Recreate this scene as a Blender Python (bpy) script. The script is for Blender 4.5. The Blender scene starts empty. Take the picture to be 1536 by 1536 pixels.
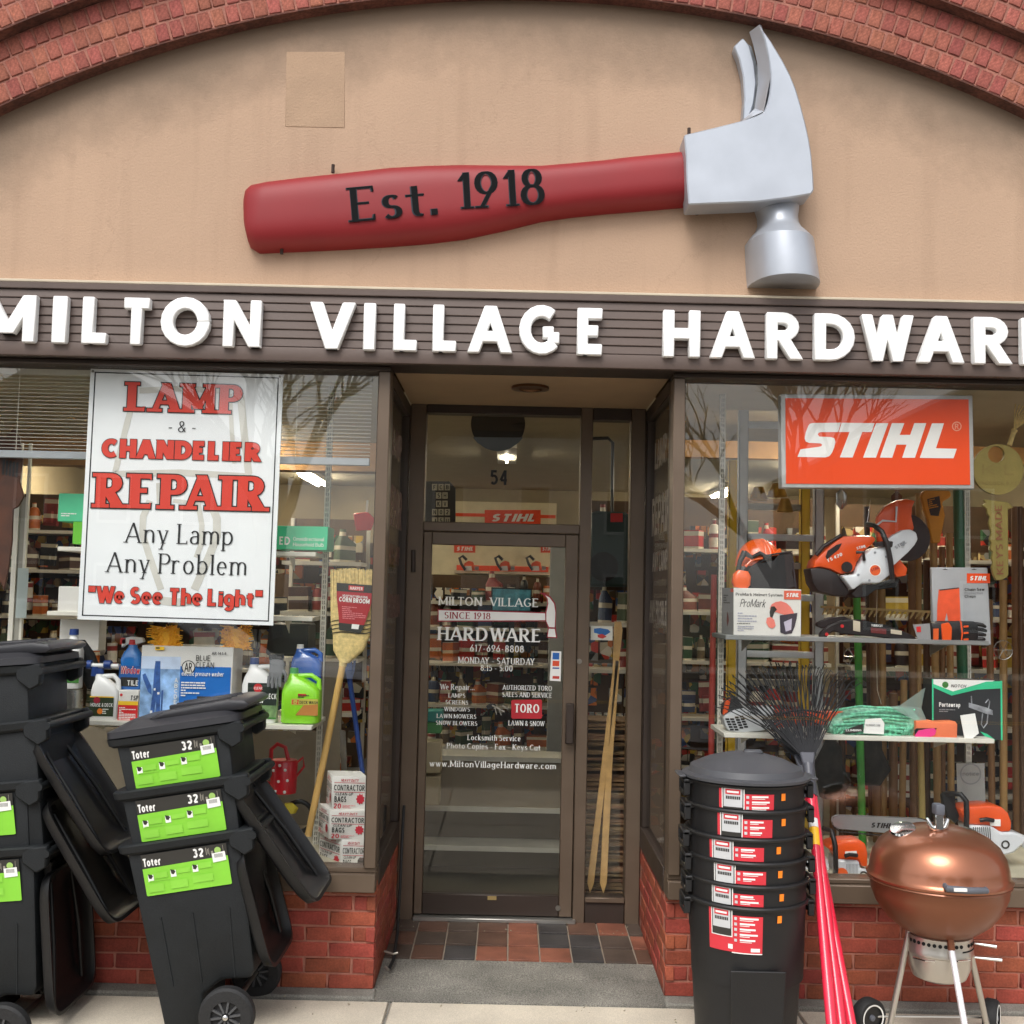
import bpy, bmesh, math, random
from mathutils import Vector, Matrix
R = math.radians
rnd = random.Random(7)
SC = bpy.context.scene
COL = SC.collection
# ------------------------------------------------------------------ camera
F = 1700.0; CD = 5.23; CH = 1.80
CAMROT = Matrix.Rotation(R(94.1), 3, 'X') @ Matrix.Rotation(R(1.3), 3, 'Z')
CAMPOS = Vector((0, -CD, CH))
cam = bpy.data.cameras.new('camera'); camo = bpy.data.objects.new('camera', cam); COL.objects.link(camo)
cam.sensor_width = 36; cam.lens = 36*F/1536; cam.clip_end = 500; cam.clip_start = .05
camo.matrix_world = Matrix.Translation(CAMPOS) @ CAMROT.to_4x4()
SC.camera = camo
# ------------------------------------------------------------------ sky, sun, exposure
w = bpy.data.worlds.new('World'); SC.world = w; w.use_nodes = True
nt = w.node_tree; nt.nodes.clear()
sky = nt.nodes.new('ShaderNodeTexSky'); sky.sky_type = 'NISHITA'; sky.sun_disc = False
sky.sun_elevation = R(52); sky.sun_rotation = R(200); sky.air_density = 1.0; sky.dust_density = 3.0
hs = nt.nodes.new('ShaderNodeHueSaturation'); hs.inputs['Saturation'].default_value = .22
bg = nt.nodes.new('ShaderNodeBackground'); bg.inputs['Strength'].default_value = .15
wo = nt.nodes.new('ShaderNodeOutputWorld')
nt.links.new(sky.outputs[0], hs.inputs['Color']); nt.links.new(hs.outputs[0], bg.inputs[0]); nt.links.new(bg.outputs[0], wo.inputs[0])
sl = bpy.data.lights.new('sun', 'SUN'); sl.energy = 1.1; sl.angle = R(28); sl.color = (1, .97, .93)
so = bpy.data.objects.new('sun', sl); COL.objects.link(so)
so.rotation_euler = Vector((-.34, -1, 1.36)).to_track_quat('Z', 'Y').to_euler()
SC.view_settings.view_transform = 'Standard'; SC.view_settings.look = 'None'
SC.view_settings.gamma = 1; SC.view_settings.use_curve_mapping = False
SC.view_settings.exposure = 0.62
SC.cycles.max_bounces = 10; SC.cycles.transparent_max_bounces = 16

# ------------------------------------------------------------------ helpers
def P(px, py, y):
    """the place on the vertical plane at depth y that the photograph shows at (px, py)"""
    d = CAMROT @ Vector(((px-768)/F, -(py-768)/F, -1))
    return CAMPOS + d*((y+CD)/d.y)
def lin(h):
    if not isinstance(h, str): return h
    return tuple(((v/12.92) if v <= .04045 else ((v+.055)/1.055)**2.4) for v in (int(h[i:i+2], 16)/255 for i in (0, 2, 4)))
MATS = {}
def mat(name, col='808080', rough=.55, metal=0, var=.10, scale=6, bump=0, bscale=80, rand=0, emit=0, alpha=1, coat=0, spec=.5, trans=0, speck=0, sscale=220):
    if name in MATS: return MATS[name]
    m = bpy.data.materials.new(name); m.use_nodes = True; n = m.node_tree.nodes; L = m.node_tree.links
    b = n['Principled BSDF']; c = lin(col)
    b.inputs['Roughness'].default_value = rough; b.inputs['Metallic'].default_value = metal
    b.inputs['Specular IOR Level'].default_value = spec; b.inputs['Coat Weight'].default_value = coat
    b.inputs['Transmission Weight'].default_value = trans; b.inputs['Alpha'].default_value = alpha
    tc = n.new('ShaderNodeTexCoord'); no = n.new('ShaderNodeTexNoise')
    no.inputs['Scale'].default_value = scale; no.inputs['Detail'].default_value = 5
    L.new(tc.outputs['Object'], no.inputs['Vector'])
    mr = n.new('ShaderNodeMapRange'); mr.inputs['From Min'].default_value = .3; mr.inputs['From Max'].default_value = .7
    mr.inputs['To Min'].default_value = 1-var; mr.inputs['To Max'].default_value = 1+var
    L.new(no.outputs['Fac'], mr.inputs['Value'])
    h = n.new('ShaderNodeHueSaturation'); h.inputs['Color'].default_value = (*c, 1)
    if rand:
        oi = n.new('ShaderNodeObjectInfo'); m2 = n.new('ShaderNodeMapRange')
        m2.inputs['To Min'].default_value = 1-rand; m2.inputs['To Max'].default_value = 1+rand
        L.new(oi.outputs['Random'], m2.inputs['Value']); mm = n.new('ShaderNodeMath'); mm.operation = 'MULTIPLY'
        L.new(m2.outputs[0], mm.inputs[0]); L.new(mr.outputs[0], mm.inputs[1]); L.new(mm.outputs[0], h.inputs['Value'])
        m3 = n.new('ShaderNodeMapRange'); m3.inputs['From Max'].default_value = 1
        wn = n.new('ShaderNodeTexWhiteNoise'); wn.noise_dimensions = '1D'; L.new(oi.outputs['Random'], wn.inputs['W'])
        m3.inputs['To Min'].default_value = .5-rand*.06; m3.inputs['To Max'].default_value = .5+rand*.06
        L.new(wn.outputs['Value'], m3.inputs['Value']); L.new(m3.outputs[0], h.inputs['Hue'])
    else: L.new(mr.outputs[0], h.inputs['Value'])
    if speck:
        n3 = n.new('ShaderNodeTexNoise'); n3.inputs['Scale'].default_value = sscale; n3.inputs['Detail'].default_value = 3; L.new(tc.outputs['Object'], n3.inputs['Vector'])
        m4 = n.new('ShaderNodeMapRange'); m4.inputs['From Min'].default_value = .35; m4.inputs['From Max'].default_value = .65; m4.inputs['To Min'].default_value = 1-speck; m4.inputs['To Max'].default_value = 1+speck
        L.new(n3.outputs['Fac'], m4.inputs['Value']); m5 = n.new('ShaderNodeMath'); m5.operation = 'MULTIPLY'; src = h.inputs['Value'].links[0].from_socket; L.new(src, m5.inputs[0]); L.new(m4.outputs[0], m5.inputs[1]); L.new(m5.outputs[0], h.inputs['Value'])
    L.new(h.outputs[0], b.inputs['Base Color'])
    r2 = n.new('ShaderNodeMapRange'); r2.inputs['To Min'].default_value = max(.02, rough-.08); r2.inputs['To Max'].default_value = min(1, rough+.1)
    L.new(no.outputs['Fac'], r2.inputs['Value']); L.new(r2.outputs[0], b.inputs['Roughness'])
    if emit: b.inputs['Emission Color'].default_value = (*c, 1); b.inputs['Emission Strength'].default_value = emit
    if bump:
        n2 = n.new('ShaderNodeTexNoise'); n2.inputs['Scale'].default_value = bscale; n2.inputs['Detail'].default_value = 4
        L.new(tc.outputs['Object'], n2.inputs['Vector'])
        bu = n.new('ShaderNodeBump'); bu.inputs['Strength'].default_value = min(1, bump); bu.inputs['Distance'].default_value = .004
        L.new(n2.outputs['Fac'], bu.inputs['Height']); L.new(bu.outputs[0], b.inputs['Normal'])
    MATS[name] = m; return m
def glass(name, tint=(.93, .95, .93), k=1.0, dirt=.0):
    m = bpy.data.materials.new(name); m.use_nodes = True; n = m.node_tree.nodes; L = m.node_tree.links; n.clear()
    o = n.new('ShaderNodeOutputMaterial'); mx = n.new('ShaderNodeMixShader'); t = n.new('ShaderNodeBsdfTransparent'); g = n.new('ShaderNodeBsdfGlossy')
    t.inputs[0].default_value = (*tint, 1); g.inputs['Roughness'].default_value = 0.0
    fr = n.new('ShaderNodeMath'); fr.operation = 'MULTIPLY_ADD'; fr.inputs[1].default_value = .96; fr.inputs[2].default_value = .04
    lw = n.new('ShaderNodeLayerWeight'); lw.inputs['Blend'].default_value = .5; pw = n.new('ShaderNodeMath'); pw.operation = 'POWER'; pw.inputs[1].default_value = 5
    L.new(lw.outputs['Facing'], pw.inputs[0]); L.new(pw.outputs[0], fr.inputs[0])
    mu = n.new('ShaderNodeMath'); mu.operation = 'MULTIPLY'; mu.inputs[1].default_value = k; mu.use_clamp = True
    tc = n.new('ShaderNodeTexCoord'); no = n.new('ShaderNodeTexNoise'); no.inputs['Scale'].default_value = 1.3
    bu = n.new('ShaderNodeBump'); bu.inputs['Strength'].default_value = .05; bu.inputs['Distance'].default_value = .004
    L.new(tc.outputs['Object'], no.inputs['Vector']); L.new(no.outputs['Fac'], bu.inputs['Height']); L.new(bu.outputs[0], g.inputs['Normal'])
    L.new(fr.outputs[0], mu.inputs[0]); L.new(mu.outputs[0], mx.inputs[0]); L.new(t.outputs[0], mx.inputs[1]); L.new(g.outputs[0], mx.inputs[2])
    L.new(mx.outputs[0], o.inputs[0]); MATS[name] = m; return m

class MB:
    """collects shapes and links them as one mesh object"""
    def __init__(s): s.v = []; s.f = []
    def add(s, vs, fs):
        k = len(s.v); s.v += [Vector(v) for v in vs]; s.f += [tuple(i+k for i in f) for f in fs]; return s
    def box(s, x0, x1, y0, y1, z0, z1, m=None):
        vs = [Vector((x, y, z)) for z in (z0, z1) for y in (y0, y1) for x in (x0, x1)]
        if m: vs = [m @ v for v in vs]
        return s.add(vs, [(0, 2, 3, 1), (4, 5, 7, 6), (0, 1, 5, 4), (2, 6, 7, 3), (0, 4, 6, 2), (1, 3, 7, 5)])
    def quad(s, a, b, c, d): return s.add([a, b, c, d], [(0, 1, 2, 3)])
    def prism(s, pts, y0, y1, m=None):
        """outline of (x, z) points, from y0 (towards the street) back to y1"""
        n = len(pts); vs = [Vector((p[0], y0, p[1])) for p in pts]+[Vector((p[0], y1, p[1])) for p in pts]
        if m: vs = [m @ v for v in vs]
        return s.add(vs, [tuple(range(n)), tuple(range(2*n-1, n-1, -1))]+[(i, n+i, n+(i+1) % n, (i+1) % n) for i in range(n)])
    def rings(s, rs, cap=True, closed=True):
        n = len(rs[0]); fs = []
        for j in range(len(rs)-1):
            for i in range(n if closed else n-1):
                a = j*n+i; b = j*n+(i+1) % n; fs.append((a, b, b+n, a+n))
        if cap: fs += [tuple(range(n-1, -1, -1)), tuple(range((len(rs)-1)*n, len(rs)*n))]
        return s.add([p for r in rs for p in r], fs)
    def loft(s, secs, n=20, m=None, ex=2.0, cap=True):
        """secs: (z, cx, cy, rx, ry[, exponent]) superellipse sections"""
        rs = []
        for q in secs:
            e = q[5] if len(q) > 5 else ex; r = []
            for i in range(n):
                a = 2*math.pi*(i+.5)/n; c, d = math.cos(a), math.sin(a)
                v = Vector((q[1]+q[3]*math.copysign(abs(c)**(2/e), c), q[2]+q[4]*math.copysign(abs(d)**(2/e), d), q[0]))
                r.append(m @ v if m else v)
            rs.append(r)
        return s.rings(rs, cap)
    def lathe(s, prof, c=(0, 0, 0), n=28, m=None, cap=False):
        return s.loft([(z+c[2], c[0], c[1], r, r) for r, z in prof], n, m, cap=cap)
    def tube(s, pts, r, n=8, cap=True):
        pts = [Vector(p) for p in pts]; rs = []; up = None
        for i, p in enumerate(pts):
            t = (pts[min(i+1, len(pts)-1)]-pts[max(i-1, 0)]).normalized()
            if up is None: up = t.orthogonal().normalized()
            u = (up-t*up.dot(t)).normalized(); up = u; v = t.cross(u)
            rr = r[i] if isinstance(r, (list, tuple)) else r
            rs.append([p+(u*math.cos(2*math.pi*k/n)+v*math.sin(2*math.pi*k/n))*rr for k in range(n)])
        return s.rings(rs, cap)
    def cyl(s, a, b, r, n=20, r2=None): return s.tube([a, b], [r, r if r2 is None else r2], n)
    def ball(s, c, r, n=14, m=12):
        if not isinstance(r, (tuple, list)): r = (r, r, r)
        return s.rings([[Vector((c[0]+r[0]*math.sin(math.pi*j/m)*math.cos(2*math.pi*i/n), c[1]+r[1]*math.sin(math.pi*j/m)*math.sin(2*math.pi*i/n), c[2]-r[2]*math.cos(math.pi*j/m))) for i in range(n)] for j in [.02]+list(range(1, m))+[m-.02]])
WM = {}
def world(o): return WM[o.name] if o is not None and o.name in WM else Matrix.Identity(4)
def part(name, mb, m, parent=None, bevel=0, smooth=False, label=None, local=False, seg=1, ang=40):
    me = bpy.data.meshes.new(name); inv = world(parent).inverted() if (parent is not None and not local) else None
    me.from_pydata([inv @ v for v in mb.v] if inv is not None else mb.v, [], mb.f)
    bm = bmesh.new(); bm.from_mesh(me); bmesh.ops.recalc_face_normals(bm, faces=bm.faces)
    if bevel:
        es = [e for e in bm.edges if len(e.link_faces) == 2 and e.calc_face_angle(0) > R(30)]
        bmesh.ops.bevel(bm, geom=es, offset=bevel, segments=seg, affect='EDGES', clamp_overlap=True, profile=.5)
    bm.to_mesh(me); bm.free(); me.materials.append(m)
    if smooth or bevel:
        me.polygons.foreach_set('use_smooth', [True]*len(me.polygons)); me.set_sharp_from_angle(angle=R(ang))
    o = bpy.data.objects.new(name, me); COL.objects.link(o)
    if parent is not None: o.parent = parent
    WM[o.name] = world(parent)
    if label: o['label'] = label
    return o
def tag(o, label=None, cat=None, group=None, kind=None):
    for k, v in (('label', label), ('category', cat), ('group', group), ('kind', kind)):
        if v: o[k] = v
    return o
def thing(name, label, cat, loc=(0, 0, 0), group=None, rot=(0, 0, 0), kind=None):
    o = bpy.data.objects.new(name, None); COL.objects.link(o); o.location = loc; o.rotation_euler = rot; o.empty_display_size = .1
    from mathutils import Euler
    WM[o.name] = Matrix.Translation(Vector(loc)) @ Euler(rot).to_matrix().to_4x4()
    return tag(o, label, cat, group, kind)
KIDS = {}
def copy_tree(o, parent=None):
    c = o.copy(); COL.objects.link(c)
    if parent is not None: c.parent = parent
    for ch in list(o.children): copy_tree(ch, c)
    return c
def single(name, mb, m, label, cat, group=None, kind=None, **k): return tag(part(name, mb, m, **k), label, cat, group, kind)

# ------------------------------------------------------------------ lettering: a pen alphabet drawn from strokes
G = {}
def g(ch, w, *st): G[ch] = (w, st)
g('A', .74, '0,0 .37,1', '.37,1 .74,0', '.12,.3 .62,.3'); g('B', .5, '0,0 0,1', '0,1 .25,1 @.25,.76,.21,.24,90,-90 0,.52', '0,.52 .25,.52 @.26,.26,.24,.26,90,-90 0,0')
g('C', .62, '@.36,.5,.36,.5,48,312'); g('D', .62, '0,0 0,1', '0,1 .22,1 @.22,.5,.4,.5,90,-90 0,0'); g('E', .45, '0,0 0,1', '0,1 .45,1', '0,.52 .36,.52', '0,0 .45,0')
g('F', .43, '0,0 0,1', '0,1 .43,1', '0,.5 .34,.5'); g('G', .62, '@.36,.5,.36,.5,48,318', '.38,.43 .62,.43', '.61,.43 .61,.13'); g('H', .58, '0,0 0,1', '.58,0 .58,1', '0,.5 .58,.5')
g('I', 0, '0,0 0,1'); g('J', .3, '.3,1 .3,.2 @.12,.2,.18,.2,0,-140'); g('K', .58, '0,0 0,1', '.54,1 .02,.4', '.17,.56 .58,0'); g('L', .42, '0,0 0,1', '0,0 .42,0')
g('M', .8, '0,0 0,1', '0,1 .4,.08', '.4,.08 .8,1', '.8,0 .8,1'); g('N', .62, '0,0 0,1', '0,1 .62,0', '.62,0 .62,1'); g('O', .7, '@.35,.5,.35,.5,0,360')
g('P', .48, '0,0 0,1', '0,1 .24,1 @.24,.74,.24,.26,90,-90 0,.48'); g('R', .55, '0,0 0,1', '0,1 .24,1 @.24,.75,.24,.25,90,-90 0,.5', '.22,.5 .55,0')
g('S', .46, '@.24,.755,.2,.245,35,270 @.23,.255,.23,.255,90,-145'); g('T', .6, '.3,0 .3,1', '0,1 .6,1'); g('U', .56, '0,1 0,.3 @.28,.28,.28,.28,180,360 .56,1')
g('V', .68, '0,1 .34,0', '.34,0 .68,1'); g('W', 1, '0,1 .26,0', '.26,0 .5,1', '.5,1 .74,0', '.74,0 1,1'); g('X', .58, '0,1 .58,0', '0,0 .58,1'); g('Y', .62, '0,1 .31,.45', '.62,1 .31,.45', '.31,.48 .31,0'); g('Z', .5, '0,1 .5,1', '.5,1 0,0', '0,0 .5,0')
g('a', .4, '@.2,.44,.18,.22,150,0 .38,0', '.38,.38 .2,.38 @.18,.19,.18,.19,90,270 .3,.02 .38,.12'); g('b', .44, '0,0 0,1', '@.2,.33,.24,.33,160,-160'); g('c', .38, '@.22,.33,.22,.33,48,312'); g('d', .44, '.44,0 .44,1', '@.24,.33,.24,.33,20,340')
g('e', .42, '.02,.36 .42,.36 @.21,.33,.21,.33,5,315'); g('f', .28, '.12,0 .12,.8 @.27,.8,.15,.2,180,60', '-.10,.62 .34,.62'); g('g', .44, '@.22,.36,.22,.3,20,340', '.44,.66 .44,-.05 @.22,-.05,.22,.22,0,-150'); g('h', .42, '0,0 0,1', '0,.4 @.21,.42,.21,.24,180,0 .42,0')
g('i', 0, '0,0 0,.66', '0,.8 0,.95'); g('j', .1, '.1,.66 .1,-.1 @0,-.1,.1,.18,0,-100', '.1,.8 .1,.95'); g('k', .4, '0,0 0,1', '.37,.66 .02,.26', '.13,.38 .4,0'); g('l', 0, '0,0 0,1'); g('m', .74, '0,0 0,.66', '0,.42 @.185,.42,.185,.24,180,0 .37,0', '.37,.42 @.555,.42,.185,.24,180,0 .74,0')
g('n', .42, '0,0 0,.66', '0,.4 @.21,.42,.21,.24,180,0 .42,0'); g('o', .46, '@.23,.33,.23,.33,0,360'); g('p', .44, '0,-.3 0,.66', '@.2,.33,.24,.33,160,-160'); g('r', .28, '0,0 0,.66', '0,.38 @.19,.4,.19,.26,180,50')
g('s', .34, '@.17,.495,.15,.165,35,270 @.17,.165,.17,.165,90,-145'); g('t', .28, '.12,.9 .12,.15 @.25,.15,.13,.15,180,290', '-.10,.62 .34,.62'); g('u', .42, '0,.66 0,.24 @.21,.22,.21,.22,180,360 .42,.66', '.42,.66 .42,0'); g('v', .42, '0,.66 .21,0', '.21,0 .42,.66')
g('w', .66, '0,.66 .17,0', '.17,0 .33,.66', '.33,.66 .49,0', '.49,0 .66,.66'); g('x', .42, '0,.66 .42,0', '0,0 .42,.66'); g('y', .44, '0,.66 .23,0', '.44,.66 .12,-.3'); g('z', .36, '0,.66 .36,.66', '.36,.66 0,0', '0,0 .36,0')
g('0', .48, '@.24,.5,.24,.5,0,360'); g('1', .16, '0,.8 .16,1', '.16,1 .16,0'); g('2', .46, '@.22,.74,.22,.26,160,-30 0,0', '0,0 .46,0'); g('3', .44, '@.2,.76,.2,.24,140,-90 @.2,.27,.23,.27,90,-150'); g('4', .5, '.36,0 .36,1', '.36,1 0,.28', '0,.28 .5,.28')
g('5', .44, '.42,1 .07,1', '.07,1 .03,.55', '@.2,.32,.24,.32,130,-140'); g('6', .44, '@.22,.3,.22,.3,0,360', '.36,1 .02,.36'); g('7', .46, '0,1 .46,1', '.46,1 .14,0'); g('8', .46, '@.23,.76,.18,.24,0,360', '@.23,.27,.23,.27,0,360'); g('9', .44, '@.22,.7,.22,.3,0,360', '.08,0 .42,.64')
g('.', 0, '0,0 0,.14'); g(',', .04, '.04,.12 0,-.14'); g('-', .3, '0,.36 .3,.36'); g('&', .62, '.6,0 .1,.72 @.27,.8,.17,.2,200,-40 .08,.36 @.24,.22,.24,.22,150,300 .58,.42'); g(':', 0, '0,0 0,.14', '0,.5 0,.64'); g('"', .2, '0,1 0,.68', '.2,1 .2,.68'); g('+', .4, '0,.4 .4,.4', '.2,.2 .2,.6'); g('/', .3, '0,0 .3,1'); g('!', 0, '0,.3 0,1', '0,0 0,.14')
KERN = {'PA': -.16, 'LA': -.06, 'AM': -.06, 'AI': -.04, 'WA': -.14, 'AR': -.05, 'AG': -.06, 'AT': -.12, 'TA': -.12, 'LT': -.12, 'To': -.14, 'TO': -.06, 'LL': -.02, 'VI': -.05, 'We': -.1, 'Th': -.04, 'AY': -.14, 'HA': -.05, 'RA': -.03, 'Wi': -.04, 'La': -.05, 'Pr': -.05, 'OW': -.05}
def stroke_pts(t):
    out = []
    for k in t.split():
        if k[0] == '@':
            cx, cy, rx, ry, a0, a1 = map(float, k[1:].split(',')); n = max(5, int(abs(a1-a0)/18))
            out += [(cx+rx*math.cos(R(a0+(a1-a0)*i/n)), cy+ry*math.sin(R(a0+(a1-a0)*i/n)), 1) for i in range(n+1)]
        else: x, y = map(float, k.split(',')); out.append((x, y, 0))
    r = [out[0]]
    for q in out[1:]:
        if abs(q[0]-r[-1][0])+abs(q[1]-r[-1][1]) > 1e-4: r.append(q)
    return r
def letters(s, W=.16, Hh=.16, serif=0, sp=.12, space=.32, grow=0, ita=0):
    """flat ribbons in units of the cap height: list of (quads per stroke), and the total width"""
    polys = []; x = 0; k = 0; prev = ' '
    for ch in s:
        if ch == ' ': x += space; prev = ' '; continue
        x += KERN.get(prev+ch, 0)*(1.6 if serif else 1); prev = ch; wd, st = G.get(ch, G['-']); X0 = x+W/2+(serif*.5 if serif else 0); yf = lambda y: Hh/2+y*(1-Hh) if y >= 0 else y+Hh/2
        for si, t in enumerate(st):
            pts = stroke_pts(t); two = len(pts) == 2; k += 1; off = []
            closed = len(pts) > 8 and abs(pts[0][0]-pts[-1][0])+abs(pts[0][1]-pts[-1][1]) < 1e-3
            Q = []
            for (a, b, c) in pts:
                yy = yf(b)
                if two and abs(pts[0][1]-pts[1][1]) > .01:
                    if b in (0., 1.): yy = b
                    elif b in (.66, -.3): yy = b
                Q.append(Vector((X0+a, yy)))
            n = len(Q); L_ = []; R_ = []
            if two: d = (Q[1]-Q[0]).normalized(); Q = [Q[0]-d*grow, Q[1]+d*grow]
            for i in range(n):
                if closed: d = Q[(i+1) % (n-1)]-Q[(i-1) % (n-1)]
                else: d = Q[min(i+1, n-1)]-Q[max(i-1, 0)]
                d.normalize()
                if two and abs(d.y) > .35:
                    ww = W*(1 if d.x*d.y <= .05 else .62 if serif else 1); nv = Vector((1, 0)); hw = ww/2/max(abs(d.y), .5)+grow
                else:
                    ww = math.sqrt((W*d.y)**2+(Hh*d.x)**2); nv = Vector((d.y, -d.x)); hw = ww/2+grow
                L_.append(Q[i]-nv*hw); R_.append(Q[i]+nv*hw)
            polys.append(([p for p in L_], [p for p in R_]))
            if serif and two:
                for e in (0, 1):
                    q = pts[e]; o_ = pts[1-e]; hor = abs(q[1]-o_[1]) < .01
                    if hor:
                        if q[1] in (0., 1., .66) and abs(q[0]-wd) < .01 or (q[1] == 1. and ch in 'T' or ch in 'Zz'):
                            dy = .17 if q[1] == 0 else -.17; yq = yf(q[1])+(-Hh/2 if dy > 0 else Hh/2); xx = X0+q[0]
                            polys.append(([Vector((xx-.04-grow, yq-math.copysign(grow, dy))), Vector((xx-.0-grow, yq+dy))], [Vector((xx+.03+grow, yq-math.copysign(grow, dy))), Vector((xx+.04+grow, yq+dy))]))
                    elif q[1] in (0., 1., .66, -.3) and ch not in '.,:"!' and not (ch in '12345679' and q[1] > .5):
                        same = [j for j, t2 in enumerate(st) if j != si and any(abs(u[0]-q[0])+abs(u[1]-q[1]) < .01 for u in (stroke_pts(t2)[0], stroke_pts(t2)[-1]))]
                        vert = abs(q[0]-o_[0]) < .02 or any(abs(stroke_pts(st[j])[0][0]-stroke_pts(st[j])[-1][0]) < .02 for j in same)
                        if same and not vert: continue
                        if ch in 'f' and q[1] > .5 or ch == 't': continue
                        yy = q[1] if q[1] in (0., -.3) else q[1]-Hh*.8; h_ = Hh*.8; rl = serif*(1 if not (ch.islower() and q[1] > .5) else .1)
                        polys.append(([Vector((X0+q[0]-W/2-serif-grow, yy-grow)), Vector((X0+q[0]-W/2-serif-grow, yy+h_+grow))], [Vector((X0+q[0]+W/2+rl+grow, yy-grow)), Vector((X0+q[0]+W/2+rl+grow, yy+h_+grow))]))
        x = X0+wd+W/2+(serif*.5 if serif else 0)+sp
    if ita: polys = [([Vector((p.x+ita*p.y, p.y)) for p in a], [Vector((p.x+ita*p.y, p.y)) for p in b]) for a, b in polys]
    return polys, max(x-sp, .01)
def text(name, s, m, parent, A, B, cap, nrm=(0, -1, 0), thick=0, lift=.0015, bevel=0, **k):
    """writing from A to B along its base line, cap high, facing nrm"""
    A = Vector(A); B = Vector(B); N = Vector(nrm).normalized(); U = (B-A); wdt = U.length; U.normalize(); V = N.cross(U)
    if V.z < -.5: V = -V
    polys, tw = letters(s, **k); sx = wdt/tw; mb = MB(); tiny = .00006 if not thick else .0004
    for i, (a, b) in enumerate(polys):
        z = lift+thick+tiny*(i % 9)
        fa = [A+U*(p.x*sx)+V*(p.y*cap)+N*z for p in a]; fb = [A+U*(p.x*sx)+V*(p.y*cap)+N*z for p in b]; n = len(a)
        if not thick: mb.add(fa+fb, [(j, j+1, n+j+1, n+j) for j in range(n-1)])
        else: mb.rings([[fa[j], fb[j], fb[j]-N*(thick+z-thick), fa[j]-N*(thick+z-thick)] for j in range(n)])
    return part(name, mb, m, parent, bevel=bevel)
class Face:
    """a flat printable face: o = top-left corner, U = full width, V = full height downwards"""
    def __init__(s, o, U, V, parent, n=None):
        s.o = Vector(o); s.U = Vector(U); s.V = Vector(V); s.p = parent; s.N = (s.V.cross(s.U)).normalized()
        if n is not None and s.N.dot(Vector(n)) < 0: s.N = -s.N
        s.k = 1
    def at(s, u, v, l=0): return s.o+s.U*u+s.V*v+s.N*(.0006+.0003*(l or s.k))
    def poly(s, name, m, pts, l=0, label=None):
        s.k += 0 if l else 1; q = [s.at(u, v, l or s.k) for u, v in pts]
        return part(name, MB().add(q, [tuple(range(len(q)))]), m, s.p, label=label)
    def rect(s, name, m, u0, v0, u1, v1, l=0): return s.poly(name, m, [(u0, v0), (u1, v0), (u1, v1), (u0, v1)], l)
    def rects(s, name, m, rs):
        s.k += 1; mb = MB()
        for u0, v0, u1, v1 in rs: mb.quad(s.at(u0, v0), s.at(u1, v0), s.at(u1, v1), s.at(u0, v1))
        return part(name, mb, m, s.p)
    def disc(s, name, m, u, v, r, n=24, asp=None):
        asp = asp or s.U.length/s.V.length
        return s.poly(name, m, [(u+r*math.cos(2*math.pi*i/n), v+r*asp*math.sin(2*math.pi*i/n)) for i in range(n)])
    def text(s, t, m, u0, u1, vbase, cap, name='lettering', **k):
        s.k += 1
        return text(name, t, m, s.p, s.o+s.U*u0+s.V*vbase, s.o+s.U*u1+s.V*vbase, cap*s.V.length, nrm=s.N, lift=.0006+.0003*s.k, **k)
    def lines(s, m, u0, u1, v0, v1, n, seed=1):
        """rows of print too small to read"""
        q = random.Random(seed); h = (v1-v0)/n; rs = []
        for i in range(n):
            u = u0
            while u < u1-.01:
                l = min(q.uniform(.03, .12)*(u1-u0)*1.6, u1-u)
                rs.append((u, v0+h*i, u+l, v0+h*(i+.5))); u += l+.02*(u1-u0)
                if q.random() < .08: break
        s.rects('small_printed_marks', m, rs)
def face_px(x0, y0, x1, y1, Y, parent): # upright face on the plane Y
    a = P(x0, y0, Y); b = P(x1, y0, Y); c = P(x0, y1, Y); return Face(a, (b.x-a.x, 0, 0), (0, 0, c.z-a.z), parent, (0, -1, 0))
def carton(name, label, cat, x0, y0, x1, y1, Y, d, m, group=None, bevel=.003):
    a = P(x0, y1, Y); b = P(x1, y0, Y); t = thing(name, label, cat, ((a.x+b.x)/2, Y+d/2, a.z), group)
    part('carton_body' if cat == 'box' else 'body', MB().box(a.x, b.x, Y, Y+d, a.z, b.z), m, t, bevel=bevel)
    return t, Face((a.x, Y, b.z), (b.x-a.x, 0, 0), (0, 0, a.z-b.z), t, (0, -1, 0))
def pp(pts, Y): return [(P(x, y, Y).x, P(x, y, Y).z) for x, y in pts]
# ------------------------------------------------------------------ materials
BRICK = mat('painted_brick', '904534', .66, var=.2, scale=14, bump=.6, bscale=70, rand=.17, speck=.12, sscale=120, spec=.35)
ARCHB = mat('arch_brick', '95574a', .85, var=.24, scale=14, bump=.9, bscale=60, rand=.17, speck=.2, sscale=110, spec=.3)
MORT = mat('mortar', 'a9705f', .9, var=.12, scale=20, bump=.8, bscale=120)
MORT2 = mat('arch_mortar', 'a26c5d', .9, var=.2, scale=20, bump=.8, bscale=120)
BRONZE = mat('bronze_paint', '645547', .42, .25, var=.1, scale=5)
BRONZE2 = mat('dark_bronze_paint', '3a302a', .45, .2, var=.1, scale=5)
SIDING = mat('brown_siding', '5b4c45', .55, var=.10, scale=3, bump=.2, bscale=40)
CREAM = mat('cream_flashing', 'c3b6a0', .7, var=.1)
CONC = mat('weathered_concrete', '7d7a72', .92, var=.28, scale=5, bump=1, bscale=160, speck=.3)
WALK = mat('pavement_concrete', 'c2b8a7', .9, var=.15, scale=2.6, bump=.6, bscale=200, speck=.13)
WHITE = mat('white_letter_paint', 'f2f2f0', .45, var=.02)
GL = glass('window_glass', (.98, .985, .98), 1.1); GLR = glass('return_glass', (.88, .88, .86), 1.1)
GLD = glass('door_glass', (.93, .93, .91), 1.0)
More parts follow.
